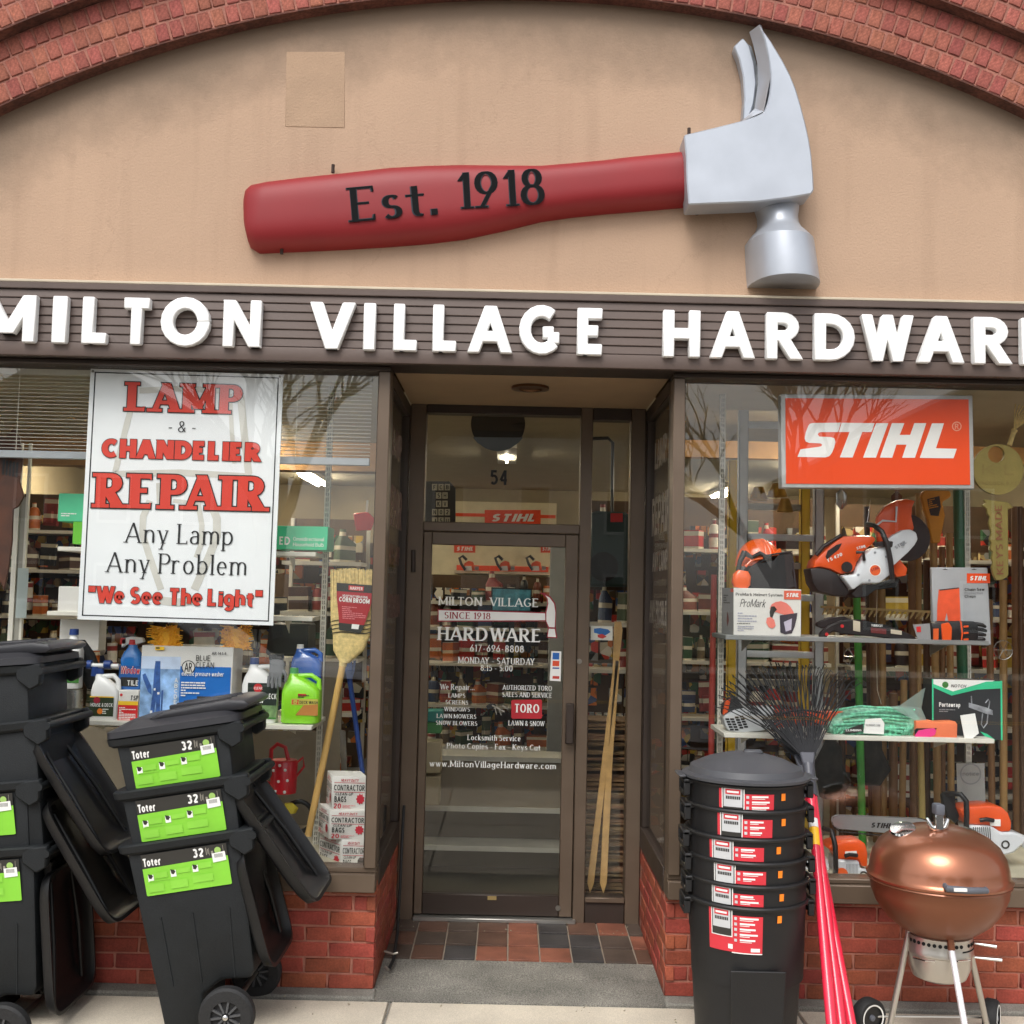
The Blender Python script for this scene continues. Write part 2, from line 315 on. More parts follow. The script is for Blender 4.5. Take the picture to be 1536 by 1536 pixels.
INKW = mat('white_print', 'eeeeea', .6, var=.03); INKK = mat('black_print', '1b1b1c', .6, var=.05); INKR = mat('red_print', 'd8402f', .55, var=.05)
ORANGE = mat('orange_plastic', 'e8561c', .35, var=.05, coat=.3); SIGNO = mat('sign_orange', 'ec4f1e', .3, var=.02)
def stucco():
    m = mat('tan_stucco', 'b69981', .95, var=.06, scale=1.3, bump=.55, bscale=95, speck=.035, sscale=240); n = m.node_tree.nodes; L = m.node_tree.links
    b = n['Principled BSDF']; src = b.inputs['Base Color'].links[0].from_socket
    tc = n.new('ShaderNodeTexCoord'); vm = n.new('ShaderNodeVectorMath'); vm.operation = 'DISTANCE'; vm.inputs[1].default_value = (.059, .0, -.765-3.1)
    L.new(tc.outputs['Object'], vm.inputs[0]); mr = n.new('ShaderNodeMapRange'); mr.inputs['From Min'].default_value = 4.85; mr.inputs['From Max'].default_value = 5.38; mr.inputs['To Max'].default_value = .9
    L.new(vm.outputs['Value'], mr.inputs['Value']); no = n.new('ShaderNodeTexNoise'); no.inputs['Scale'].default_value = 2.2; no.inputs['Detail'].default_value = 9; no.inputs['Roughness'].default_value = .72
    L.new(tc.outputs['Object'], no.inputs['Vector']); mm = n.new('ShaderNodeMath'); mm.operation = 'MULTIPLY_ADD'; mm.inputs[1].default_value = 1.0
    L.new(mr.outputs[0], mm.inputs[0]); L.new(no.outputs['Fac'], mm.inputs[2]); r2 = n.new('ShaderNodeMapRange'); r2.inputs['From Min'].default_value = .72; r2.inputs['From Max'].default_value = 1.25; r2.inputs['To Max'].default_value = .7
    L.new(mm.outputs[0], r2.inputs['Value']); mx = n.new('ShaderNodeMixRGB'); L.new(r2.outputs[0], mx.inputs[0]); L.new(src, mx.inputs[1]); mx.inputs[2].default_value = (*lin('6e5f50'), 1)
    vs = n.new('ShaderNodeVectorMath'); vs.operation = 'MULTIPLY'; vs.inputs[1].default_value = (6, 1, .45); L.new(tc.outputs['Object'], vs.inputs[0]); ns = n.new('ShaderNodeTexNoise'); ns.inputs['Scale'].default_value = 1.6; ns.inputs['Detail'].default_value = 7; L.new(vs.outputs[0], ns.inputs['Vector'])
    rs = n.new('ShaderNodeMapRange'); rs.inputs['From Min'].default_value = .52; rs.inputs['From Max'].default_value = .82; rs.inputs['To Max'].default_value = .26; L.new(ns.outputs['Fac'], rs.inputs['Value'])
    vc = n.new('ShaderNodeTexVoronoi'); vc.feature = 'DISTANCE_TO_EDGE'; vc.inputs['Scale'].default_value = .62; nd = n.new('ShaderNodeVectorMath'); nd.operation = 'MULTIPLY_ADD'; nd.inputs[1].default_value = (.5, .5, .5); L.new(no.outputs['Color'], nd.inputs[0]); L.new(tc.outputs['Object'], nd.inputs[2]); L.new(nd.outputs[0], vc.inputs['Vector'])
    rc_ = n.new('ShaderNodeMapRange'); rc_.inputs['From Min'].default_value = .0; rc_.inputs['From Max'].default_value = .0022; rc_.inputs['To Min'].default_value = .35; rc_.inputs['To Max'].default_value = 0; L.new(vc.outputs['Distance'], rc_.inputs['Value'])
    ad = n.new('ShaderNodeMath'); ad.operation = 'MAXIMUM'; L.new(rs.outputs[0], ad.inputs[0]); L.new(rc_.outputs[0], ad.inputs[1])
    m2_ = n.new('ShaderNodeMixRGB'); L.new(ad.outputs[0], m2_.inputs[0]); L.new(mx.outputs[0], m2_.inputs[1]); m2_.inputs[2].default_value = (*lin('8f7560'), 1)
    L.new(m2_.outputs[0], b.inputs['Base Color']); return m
STUC = stucco()

# ------------------------------------------------------------------ ground
gr = thing('pavement', 'pale concrete sidewalk slabs in front of the shop', None, (0, 0, 0), kind='structure')
part('bed', MB().box(-8, 8, -3.2, -.095, -.2, -.012), CONC, gr)
jx = [-8, -6.3, -4.6, -2.62, P(578, 1520, -.3).x, 1.30, 3.2, 5, 8]
for a, b in zip(jx, jx[1:]):
    for y0, y1 in ((-1.65, -.1), (-3.2, -1.65)):
        part('slab', MB().box(a+.005, b-.005, y0+.005, y1-.005, -.1, rnd.uniform(-.003, 0)), WALK, gr, bevel=.006)
foot = MB()
for x0, x1 in ((-5, -.56), (.73, 5)): foot.box(x0, x1, -.095, .02, -.1, .012)
tag(part('footing', foot, CONC, bevel=.008), kind='structure')
ramp = MB().quad((-.575, -.095, -.002), (.735, -.095, -.002), (.735, .42, .016), (-.575, .42, .016)); ramp.quad((-.575, -.095, -.002), (.735, -.095, -.002), (.735, -.095, -.1), (-.575, -.095, -.1))
tag(part('doorway_ramp', ramp, mat('doorway_concrete', '77746c', .9, var=.36, scale=3.2, bump=1, bscale=150, speck=.45, sscale=170)), kind='structure')
df = thing('doorway_floor', None, None, kind='structure')
part('grout_bed', MB().quad((-.575, .42, .014), (.735, .42, .014), (.735, 1.2, .034), (-.575, 1.2, .034)), mat('grout', '8d7f70', .9), df)
TC = [mat('tile_%s' % k, c, .6, var=.3, scale=7, bump=.3, bscale=30, speck=.12, spec=.3) for k, c in (('rust', '5c4337'), ('orange', '80503f'), ('slate', '403d3c'), ('brown', '4f433b'))]
pat = ['303012013', '033012231', '302111230']
for r in range(4):
    for c in range(9):
        x0 = -.60+c*.158; y0 = .425+r*.205
        if x0 > .72: continue
        z = .018+.032*(y0-.42); x0_ = max(x0, -.574); x1_ = min(x0+.150, .734)
        part('tile', MB().box(x0_, x1_, y0, y0+.197, z-.01, z+rnd.uniform(.004, .007)), TC[int(pat[(2-r) % 3][c])], df, bevel=.002)

# ------------------------------------------------------------------ stucco wall and brick arches
sw = thing('stucco_wall', 'tan stucco panel filling the arch above the shop sign', 'wall', (0, 0, 3.1))
AC = (.059, -.765); AR = 5.385
pts = [(-4.5, 3.0), (4.5, 3.0)]+[(AC[0]+5.44*math.sin(R(a)), AC[1]+5.44*math.cos(R(a))) for a in range(44, -45, -2)]
pts = [(x, max(z, 3.0)) for x, z in pts]
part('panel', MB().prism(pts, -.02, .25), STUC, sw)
pq = pp([(430, 78), (517, 78), (517, 192), (428, 190)], -.02); part('patch', MB().prism(pq, -.0222, -.019), mat('patched_stucco', 'ae9279', .97, var=.07, scale=6, bump=.7, bscale=90, speck=.05), sw, bevel=.002)
def brick_mesh(L, Dp, Hh, name):
    mb = MB().box(-L/2, L/2, -Dp, 0, -Hh/2, Hh/2); o = part(name, mb, BRICK, bevel=.0035); me = o.data; bpy.data.objects.remove(o); return me
def jig(me, seed):
    q = random.Random(seed); m = me.copy()
    for v in m.vertices: v.co += Vector((q.uniform(-.0028, .0028), q.uniform(-.0012, .0012), q.uniform(-.0024, .0024)))
    return m
def put(name, me, parent, loc, rot=(0, 0, 0), sc=(1, 1, 1)):
    o = bpy.data.objects.new(name, me); COL.objects.link(o); o.parent = parent
    o.location = Vector(loc)-(world(parent).translation if parent else Vector()); o.rotation_euler = rot; o.scale = sc; return o
ab = brick_mesh(.0575, .03, .084, 'arch_brick'); ab.materials[0] = ARCHB; ABS = [jig(ab, i) for i in range(6)]
def arch(name, label, r0, rows, yf, angs, soff):
    t = thing(name, label, 'arch', (AC[0], 0, AC[1])); mb = MB()
    for (a0, a1) in ((-31, 31),):
        N = 60; rs = []
        for i in range(N+1):
            a = R(a0+(a1-a0)*i/N); q = lambda r, y: Vector((AC[0]+r*math.sin(a), y, AC[1]+r*math.cos(a)))
            rs.append([q(r0, yf+.006), q(r0+rows*.0945+.004, yf+.006), q(r0+rows*.0945+.004, .1), q(r0, .1)])
        mb.rings(rs)
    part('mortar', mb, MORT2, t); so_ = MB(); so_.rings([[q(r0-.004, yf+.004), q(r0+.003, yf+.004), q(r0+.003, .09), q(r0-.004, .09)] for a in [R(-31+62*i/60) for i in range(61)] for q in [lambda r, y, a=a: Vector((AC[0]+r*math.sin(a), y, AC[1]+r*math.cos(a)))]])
    part('soffit', so_, mat('dirty_shaded_brick', '5e3a30', .9, var=.4, scale=9, bump=1, bscale=40, speck=.3, sscale=60), t)  # dirt and the underside's shade painted together into one dark colour
    for k in range(rows):
        rr = r0+.0475+k*.0945; st = math.degrees(.0668/rr)
        for (a0, a1) in angs:
            a = a0+rnd.uniform(0, st)
            while a < a1:
                put('brick', rnd.choice(ABS), t, (AC[0]+rr*math.sin(R(a)), yf+.03+rnd.uniform(-.0015, .0015), AC[1]+rr*math.cos(R(a))), (0, R(a+rnd.uniform(-.5, .5)), 0), (rnd.uniform(.96, 1.03), 1, rnd.uniform(.97, 1.02)))
                a += st*rnd.uniform(.985, 1.015)
    return t
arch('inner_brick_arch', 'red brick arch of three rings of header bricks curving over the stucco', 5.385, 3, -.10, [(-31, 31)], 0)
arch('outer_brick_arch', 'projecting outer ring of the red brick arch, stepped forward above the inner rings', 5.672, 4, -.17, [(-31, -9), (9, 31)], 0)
wm = MB()
for x0, x1, z0 in ((-6, -4.9, 0), (4.9, 6, 0)): wm.box(x0, x1, -.1, .3, z0, 7)
wp = [(-4.95, 3.4)]+[(AC[0]+5.95*math.sin(R(a)), AC[1]+5.95*math.cos(R(a))) for a in range(-45, 46, 3)]+[(4.95, 3.4), (4.95, 7), (-4.95, 7)]
wm.prism(wp, -.095, .3)
single('facade_wall', wm, mat('facade_brick', '96503f', .85, bump=.6), 'plain red brick wall of the building round the big arch', 'wall')

# ------------------------------------------------------------------ brick bulkheads
bk = brick_mesh(.2035, .04, .0605, 'brick'); hb = brick_mesh(.097, .04, .0605, 'half_brick'); BS = [jig(bk, i) for i in range(6)]; HS = [jig(hb, 9+i) for i in range(3)]
def bulkhead(name, label, x0, x1, corner, ret):
    t = thing(name, label, 'wall', ((x0+x1)/2, 0, 0)); s = 1 if corner == x1 else -1
    part('mortar', MB().box(min(x0, x1)+.004, max(x0, x1)-.004, .006, .12, -.02, .447), MORT, t); part('mortar', MB().box(min(corner-s*.004, corner-s*.12), max(corner-s*.004, corner-s*.12), .121, 1.05, -.02, .447), MORT, t)
    for k in range(7):
        z = .012+.0305+k*.0692; o = 0 if k % 2 == 0 else .1065
        x = corner if k % 2 == 0 else corner-s*.1065
        if k % 2: put('brick', rnd.choice(HS), t, (corner-s*.0485, .04, z))
        while (x-x0)*s > .02 if s > 0 else (x1-x) > .02:
            if abs(x-(x0 if s > 0 else x1)) < .2: break
            put('brick', rnd.choice(BS), t, (x-s*.1018, .04+rnd.uniform(-.001, .001), z)); x -= s*.213
        y = .045+(0 if k % 2 else .0)
        y = .20-.1065*(k % 2)
        while y < 1.04:
            put('brick', rnd.choice(BS), t, (corner-s*.04, y+.1018-.1, z), (0, 0, R(90 if s > 0 else -90))); y += .213
    return t
bl = bulkhead('brick_bulkhead', 'low red painted brick wall behind the lidded trash carts', -3.4, -.575, -.575, 1)
br = bulkhead('brick_bulkhead', 'low red painted brick wall behind the copper grill and rakes', .735, 3.4, .735, 1)

# ------------------------------------------------------------------ shop windows
def frame_bar(t, x0, x1, y0, y1, z0, z1, m=None, name='frame_bar', bevel=.004): return part(name, MB().box(x0, x1, y0, y1, z0, z1), m or BRONZE, t, bevel=bevel)
def shopwin(label, xa, xb, corner, s):
    t = thing('shop_window', label, 'window', ((xa+xb)/2, 0, .5))
    x0, x1 = min(xa, xb), max(xa, xb)
    frame_bar(t, x0, x1, -.055, .09, .448, .53, BRONZE2 if 0 else BRONZE, 'sill'); frame_bar(t, x0, x1, -.03, .07, .53, .553, BRONZE, 'glazing_bead')
    frame_bar(t, corner-.055 if s > 0 else corner, corner if s > 0 else corner+.055, -.045, .06, .553, 2.811, BRONZE, 'post')
    frame_bar(t, x0, x1, -.05, .1, 2.812, 2.835, BRONZE2, 'head')
    g0, g1 = (x0, corner-.056) if s > 0 else (corner+.056, x1)
    part('pane', MB().box(g0, g1, .02, .026, .554, 2.811), GL, t)
    part('edge_seal', MB().box(corner-(.064 if s > 0 else -.056), corner-(.056 if s > 0 else -.064), .012, .034, .554, 2.811), BRONZE2, t)
    return t
shopwin('big shop window with the lamp repair sign and the corn broom behind it', -3.4, -.575, -.575, 1)
shopwin('big shop window with the orange saw sign and ladder behind it', .735, 3.4, .735, -1)
def retwin(label, x, s):
    t = thing('return_window', label, 'window', (x, .5, .5)); o = .05*s
    a, b = min(x, x+o), max(x, x+o)
    frame_bar(t, min(x-.004*s, x+.1*s), max(x-.004*s, x+.1*s), .09, 1.045, .448, .56, BRONZE2, 'sill')
    frame_bar(t, a, b, .06, .10, .56, 2.83, BRONZE2, 'post'); frame_bar(t, a, b, .97, 1.045, .56, 2.83, BRONZE2, 'post')
    frame_bar(t, a, b, .10, .97, 2.76, 2.83, BRONZE2, 'head'); 
    xx = x+.022*s; part('pane', MB().box(min(xx, xx+.006*s), max(xx, xx+.006*s), .10, .97, .56, 2.76), GLR, t)
    return t, xx
LW, lx = retwin('side window of the doorway next to the corn broom display', -.575, -1)
RW, rx_ = retwin('side window of the doorway facing the black can stack', .735, 1)
FAINT = mat('faint_grey_letters', '7d756c', .7, var=.3, scale=25)  # faint colours for the lettering on the two return panes
FAINTR = mat('faint_red_letters', '5a3a34', .7, var=.3, scale=25)
for (x, s, n, mm, ww) in ((rx_, 1, (-1, 0, 0), FAINT, RW), (lx, -1, (1, 0, 0), FAINTR, LW)):
    for z, cap, t_, y0, y1 in ((2.12, .20, 'REPAIR', .16, .84), (1.93, .10, 'ANY LAMP', .22, .80), (1.66, .12, 'ANY PROBLEM', .14, .90), (2.47, .14, 'LAMP', .3, .75)):
        a, b = (x-.003*s if s > 0 else x+.003, y1, z), (x-.003*s if s > 0 else x+.003, y0, z)
        if s < 0: a, b = b, a
        text('lettering', t_, mm, ww, a, b, cap, nrm=n, W=.2, Hh=.18)
rc = MB().box(-.575, .735, .0, 1.2, 2.84, 2.9); tag(part('doorway_ceiling', rc, mat('soffit_paint', 'a08668', .8, var=.06)), kind='structure')
single('recessed_light', MB().lathe([(.095, 0), (.095, -.012), (.06, -.014), (.055, -.004), (.001, -.003)], (P(795, 583, .5).x, .42, 2.838), 24), mat('tarnished_brass', '6a4a32', .4, .7), 'round unlit recessed light in the ceiling over the doorway', 'ceiling light', smooth=True)

# ------------------------------------------------------------------ door, transom, sidelight at the back of the recess
Y = 1.05
X = lambda px, py=1000: P(px, py, Y).x
Z = lambda py, px=750: P(px, py, Y).z
fr = thing('door_frame', 'dark bronze metal frame round the glass door, transom and narrow side light', 'door frame', (0, Y, .03))
xs = dict(L0=-.575, L1=X(627, 1100), D1=X(863, 1100), S0=X(881, 1100), S1=X(941, 1000), R1=.735)
frame_bar(fr, xs['L0'], xs['L1'], Y-.03, Y+.08, .03, 2.84, BRONZE, 'jamb'); frame_bar(fr, xs['D1'], xs['S0'], Y-.03, Y+.08, .03, 2.84, BRONZE, 'mullion')
frame_bar(fr, xs['S1'], xs['R1'], Y-.03, Y+.08, .03, 2.84, BRONZE, 'jamb')
zt0, zt1 = Z(785), Z(622)
frame_bar(fr, xs['L1'], xs['D1'], Y-.03, Y+.08, zt1, 2.84, BRONZE2, 'head'); frame_bar(fr, xs['L1'], xs['D1'], Y-.03, Y+.08, Z(799), zt0, BRONZE, 'transom_bar')
frame_bar(fr, xs['S0'], xs['S1'], Y-.03, Y+.08, Z(631, 915), 2.84, BRONZE2, 'head')
frame_bar(fr, xs['S0'], xs['S1'], Y-.025, Y+.08, .03, Z(1345, 910), BRONZE2, 'kick_panel'); frame_bar(fr, xs['S0'], xs['S1'], Y-.04, Y-.025, Z(1352, 910), Z(1344, 910), BRONZE, 'bead')
part('pane', MB().box(xs['L1'], xs['D1'], Y+.01, Y+.016, zt0, zt1), GLD, fr, label='transom pane with the house number')
part('pane', MB().box(xs['S0'], xs['S1'], Y+.01, Y+.016, Z(1345, 910), Z(631, 915)), GLD, fr, label='narrow side light pane')
text('lettering', '54', INKK, fr, P(735, 727, Y+.01), P(762, 727.6, Y+.01), .082, W=.2, Hh=.16)
lk = P(869, 992, Y-.03); part('lock_cylinder', MB().cyl((lk.x, Y-.034, lk.z), (lk.x, Y-.03, lk.z), .014), mat('worn_steel', '8a867e', .35, .8), fr, smooth=True)
dr = thing('glass_door', 'brown metal framed glass shop door with white shop lettering', 'door', (0, Y, .05))
dx0, dx1 = xs['L1']+.003, xs['D1']-.003; gx0, gx1 = X(641, 1080), X(843, 1080); gz0, gz1 = Z(1341), Z(819)
zb, ztop = .062, Z(800)
frame_bar(dr, dx0, gx0, Y-.02, Y+.03, zb, ztop, BRONZE, 'stile'); frame_bar(dr, gx1, dx1, Y-.02, Y+.03, zb, ztop, BRONZE, 'stile')
frame_bar(dr, gx0, gx1, Y-.019, Y+.03, gz1, ztop, BRONZE, 'top_rail'); frame_bar(dr, gx0, gx1, Y-.019, Y+.03, zb, gz0, BRONZE2, 'bottom_rail')
part('pane', MB().box(gx0, gx1, Y+.002, Y+.008, gz0, gz1), GLD, dr)
part('threshold', MB().box(dx0, dx1+.02, Y-.06, Y+.05, .034, .056), mat('aluminium', 'a8a6a0', .35, .8), fr, bevel=.004)
hp = P(853, 1085, Y-.05)
part('handle', MB().box(hp.x-.018, hp.x+.028, Y-.075, Y-.055, hp.z-.11, hp.z+.11).box(hp.x-.01, hp.x+.01, Y-.06, Y-.018, hp.z+.06, hp.z+.08).box(hp.x-.01, hp.x+.01, Y-.06, Y-.018, hp.z-.08, hp.z-.06), BRONZE2, dr, bevel=.006)
part('hinge', MB().cyl(P(620, 825, Y-.035), P(620, 858, Y-.035), .012), BRONZE2, dr, smooth=True)
pl = P(738, 1347, Y-.02); part('maker_plate', MB().box(pl.x-.024, pl.x+.024, Y-.022, Y-.019, pl.z-.01, pl.z+.01), mat('brass_plate', 'b09a66', .4, .5), dr)
for k in ((837, 1362),): q = P(*k, Y-.02); part('lock_cylinder', MB().cyl((q.x, Y-.026, q.z), (q.x, Y-.018, q.z), .014), MATS['worn_steel'], dr, smooth=True)
YG = Y+.001
def dt(t_, x0, x1, yb, cap, ser=True, W=.16, Hh=.075, m=None, **k):
    a, b = P(x0, yb, YG), P(x1, yb, YG); b.z = a.z
    return text('lettering', t_, m or INKW, dr, a, b, cap/266, W=W, Hh=Hh, serif=.07 if ser else 0, sp=.1, **k)
dt('MILTON', 657.5, 723, 907.5, 12.5); dt('VILLAGE', 734, 808, 909, 12.5)
dt('HARDWARE', 656, 812, 960, 19.5, W=.2, Hh=.09); dt('617-696-8808', 704.5, 786, 977, 10); dt('MONDAY - SATURDAY', 687, 802, 995, 9.5); dt('8:15 - 5:00', 720.5, 769, 1006, 8.5)
dt('We Repair...', 660, 712, 1034, 8); 
for i, (t_, a, b) in enumerate((('LAMPS', 672.5, 698), ('SCREENS', 668, 702.5), ('WINDOWS', 666, 705), ('LAWN MOWERS', 655, 714.5), ('SNOW BLOWERS', 653.5, 716))): dt(t_, a, b, 1046+i*10.25, 6)
dt('AUTHORIZED TORO', 753.5, 828, 1034.5, 7); dt('SALES AND SERVICE', 753, 828, 1045, 7); dt('LAWN & SNOW', 762.5, 817, 1088, 7)
dt('Locksmith Service', 701, 781, 1110, 8); dt('Photo Copies - Fax - Keys Cut', 670, 811, 1122.5, 8); dt('www.MiltonVillageHardware.com', 644, 834, 1149.5, 9)
def dpoly(name, m, pts, l, Yp=YG): 
    q = pp(pts, Yp); return part(name, MB().add([(x, Yp-.0008*l, z) for x, z in q], [tuple(range(len(q)))]), m, dr)
MAR = mat('maroon_print', '9c2335', .5)
ho = [(656.5, 913.5), (818, 918.5), (819, 913), (821, 905), (820, 898), (815, 892.5), (808, 889), (817, 889.5), (826, 895), (833, 905), (834.5, 918), (833.5, 940), (836, 957.5), (820, 956.5), (822, 942), (818, 932), (656.5, 932.5)]
hi_ = [(658, 915.3), (817.6, 920), (818, 930.3), (658, 930.8)]
dpoly('hammer_outline', MAR, ho, 1); dpoly('hammer_print', INKW, hi_, 2)
dpoly('hammer_print', INKW, [(819.5, 919), (821, 913), (822.5, 905), (821.5, 898), (818, 893), (824, 896), (831, 905.5), (833, 918), (832, 941), (823.5, 940.5), (819.5, 931.5)], 2); dpoly('hammer_print', INKW, [(823.3, 943), (832, 943.4), (834, 955.6), (821.5, 955)], 2)
dt('SINCE 1918', 666, 736, 927.5, 9.5, m=MAR, Hh=.07, lift=.003)
dpoly('badge', mat('badge_red', 'b3202c', .45), [(768, 1050), (811, 1049), (813, 1051), (813, 1076), (811, 1078), (769, 1078), (767, 1076), (767, 1052)], 1)
dt('TORO', 771, 809, 1068.5, 12.5, W=.24, Hh=.1, lift=.003)
dpoly('card_sticker', INKW, [(827, 976.5), (842, 977), (841, 1022), (824.5, 1021)], 1)
for m_, a, b in (('1f63b4', 979, 989), ('e0502a', 991, 999), ('2a4d9c', 1001, 1003), ('c0392f', 1014, 1018)): dpoly('sticker_print', mat('sticker_'+m_, m_, .5), [(829, a), (839, a+.3), (838.6, b+.3), (828.6, b)], 2)
kb = MB()
for (a, b, r) in (((738, 1058), (757, 1068), .008), ((742, 1060), (745, 1072), .006), ((747, 1060), (752, 1073), .006), ((753, 1058), (762, 1064), .006)): kb.tube([P(*a, YG-.004), P(*b, YG-.004)], r*.6, 6)
part('keys_print', kb, mat('key_grey', '9a968c', .4, .3), dr); dpoly('keys_ring_print', INKK, [(729, 1059), (735, 1055), (743, 1056), (745, 1061), (738, 1063), (731, 1064)], 1)

# ------------------------------------------------------------------ fascia sign
fs = thing('fascia_sign', 'brown boarded sign band with big white letters reading milton village hardware', 'shop sign', (0, -.1, 2.85))
part('backing', MB().box(-3.4, 3.4, -.10, .12, 2.836, 3.165), BRONZE2, fs)
for k in range(6):
    z = 2.897+k*.0405; pr = [(-.118, z), (-.104, z+.004), (-.104, z+.0385), (-.114, z+.0385)]
    mb = MB(); mb.rings([[Vector((x, a, b)) for a, b in ((-.120, z+.0015), (-.1225, z+.005), (-.117, z+.039), (-.10, z+.039), (-.10, z+.001))] for x in (-3.4, 3.4)]); part('siding_board', mb, SIDING, fs)
part('trim_board', MB().box(-3.4, 3.4, -.135, -.10, 2.832, 2.895), SIDING, fs, bevel=.004, seg=2)
part('trim_board', MB().box(-3.4, 3.4, -.13, -.10, 3.142, 3.172), SIDING, fs, bevel=.003)
part('flashing', MB().box(-3.4, 3.4, -.128, -.019, 3.1725, 3.186), CREAM, fs, bevel=.003)
zb_ = P(768, 529.5, -.165).z; cap = P(768, 459, -.165).z-zb_
for ch, a, b in (('M', -32, 52), ('I', 77, 99), ('L', 122, 168), ('T', 176, 231), ('O', 241, 315), ('N', 334, 391), ('V', 464, 532), ('I', 545, 563), ('L', 590, 634), ('L', 649, 693), ('A', 702, 769), ('G', 780, 841), ('E', 866, 912), ('H', 995, 1051), ('A', 1066, 1133), ('R', 1150, 1204), ('D', 1222, 1283), ('W', 1293, 1371), ('A', 1377, 1447), ('R', 1461, 1518), ('E', 1533, 1580)):
    A_, B_ = P(a, 490, -.165), P(b, 490, -.165); rd = ch in 'OG'; kx = cap/.215
    text('letter', ch, WHITE, fs, (A_.x, -.122, zb_-(.006 if rd else 0)), (B_.x, -.122, zb_), cap+(.012 if rd else 0), thick=.042, lift=0, bevel=.004, W=min(.255, .056/max((B_.x-A_.x), .01)*(letters(ch, W=.255)[1])), Hh=.235)

# ------------------------------------------------------------------ the giant hammer
hm = thing('giant_hammer', 'giant claw hammer with red handle and silver head fixed on the stucco', 'wall sculpture', (0, -.02, 3.8))
REDH = mat('hammer_red', '8a2226', .5, var=.09, scale=2.5, bump=.15, bscale=8, spec=.4); SILV = mat('hammer_silver', 'b2b7bf', .38, .45, var=.08, scale=5, bump=.12, bscale=6)
top = [(361, 290), (366, 277), (375, 270.5), (400, 266), (455, 259), (512, 253), (585, 244.5), (640, 241.5), (692, 240.5), (760, 242), (812, 243), (862, 239), (905, 235), (945, 230), (985, 226), (1034, 221)]
bot = [(361, 310), (364, 340), (370, 364), (384, 373), (455, 370), (512, 367.5), (585, 363), (640, 358.5), (695, 352), (760, 338), (812, 325), (862, 318), (912, 313), (950, 310), (985, 307), (1034, 303)]
rs = []
for i, (a, b) in enumerate(zip(top, bot)):
    A_, B_ = P(*a, -.1), P(*b, -.1); T = .115*min(1, (.25, .62, .86, 1)[i] if i < 4 else 1); row = []
    for k in range(17):
        s = -1+2*k/16; s_ = math.copysign(abs(s)**.8, s); q = A_.lerp(B_, (s_+1)/2); q.y = -.02-T*(1-abs(s_)**3.2)**(1/2.4); row.append(q)
    row += [Vector((B_.x, .0, B_.z)), Vector((A_.x, .0, A_.z))]; rs.append(row)
part('handle', MB().rings(rs), REDH, hm, smooth=True, ang=60)
ENG = mat('engraved_black', '08090b', .7, var=.4, scale=30, spec=.15)
for t_, a, b, cp in (('Est.', (526, 333), (659, 321), .160), ('1918', (685, 313.5), (820, 306), .168)):
    A_, B_ = P(*a, -.135), P(*b, -.135); text('engraved_lettering', t_, mat('engraved_edge', '2b3038', .6, var=.2, spec=.3), hm, A_, B_, cp, W=.165, Hh=.055, serif=.09, lift=.001, sp=.05, grow=.012)
    text('engraved_lettering', t_, ENG, hm, A_+Vector((.001, 0, 0)), B_+Vector((.001, 0, 0)), cp, W=.145, Hh=.045, serif=.08, lift=.003, sp=.05)
HY = -.2
body = [(1026, 202), (1072, 191), (1112, 181), (1134, 173.5), (1145.7, 168), (1151, 155), (1154.5, 140), (1156, 125), (1156, 110), (1152.5, 83), (1147, 60), (1139, 37), (1157, 62), (1174, 90), (1185, 111), (1194, 133), (1202, 160), (1209, 187), (1214, 210), (1217.5, 233), (1220, 262), (1221, 285), (1217, 291), (1182, 297), (1134, 303), (1080, 305), (1033, 307), (1030, 270), (1029, 235)]
part('head', MB().prism(pp(body, HY), HY, -.05), SILV, hm, bevel=.006, ang=16)
ca = [(1124, 48), (1130, 68), (1136, 95), (1137, 125), (1132, 163), (1112, 182)]; cb = [(1139, 37), (1147, 60), (1152.5, 83), (1156, 115), (1145.7, 167), (1118, 180)]
mb = MB(); mb.rings([[P(*a, -.12), P(*b, HY+.004), P(b[0]+3, b[1]+1, -.06), P(*a, -.06)] for a, b in zip(ca, cb)]); part('claw', mb, SILV, hm, smooth=True, ang=35)
rear = [(1099, 73), (1113, 60), (1123, 72), (1130, 98), (1133, 128), (1129, 160), (1120, 184), (1112, 184), (1115, 150), (1113, 118), (1107, 92)]
part('claw', MB().prism(pp(rear, -.06), -.085, -.02), SILV, hm, bevel=.006); 
inr = [(1114, 62), (1127, 70), (1136, 100), (1138, 130), (1134, 166), (1124, 182), (1116, 182), (1126, 150), (1128, 120), (1122, 90)]
part('claw_slot', MB().prism(pp(inr, -.06), -.062, -.03), mat('claw_slot_grey', '9a9da0', .7, .2, var=.3, scale=25), hm)
pol = [(1134, 1204, 297, .09), (1137, 1203, 309, .10), (1141, 1201, 322, .11), (1141.5, 1202, 332, .115), (1138, 1207, 342, .13), (1130, 1214, 351, .165), (1122.5, 1222, 362, .20), (1123, 1224.5, 380, .205), (1124, 1227.5, 402, .21), (1126, 1231, 426, .21)]
rs = []
for xl, xr, yy, dd in pol:
    A_, B_ = P(xl, yy, -.1), P(xr, yy, -.1); cx, rx = (A_.x+B_.x)/2, (B_.x-A_.x)/2; zz = (A_.z+B_.z)/2
    rs.append([Vector((cx-rx*math.copysign(abs(math.cos(math.pi*k/14))**.9, math.cos(math.pi*k/14)), -.02-dd*1.22*math.sin(math.pi*k/14)**.85, zz)) for k in range(15)])
part('poll', MB().rings(rs), SILV, hm, smooth=True, ang=30)
for q in ((499, 252), (422, 374), (1034, 197), (1046, 315)): w0 = P(*q, -.06); part('anchor_bolt', MB().cyl((w0.x, -.05, w0.z-.02), (w0.x, -.05, w0.z+.02), .008, 8), mat('rusty_iron', '3b2c24', .8), hm)
db = MB(); q = random.Random(3)
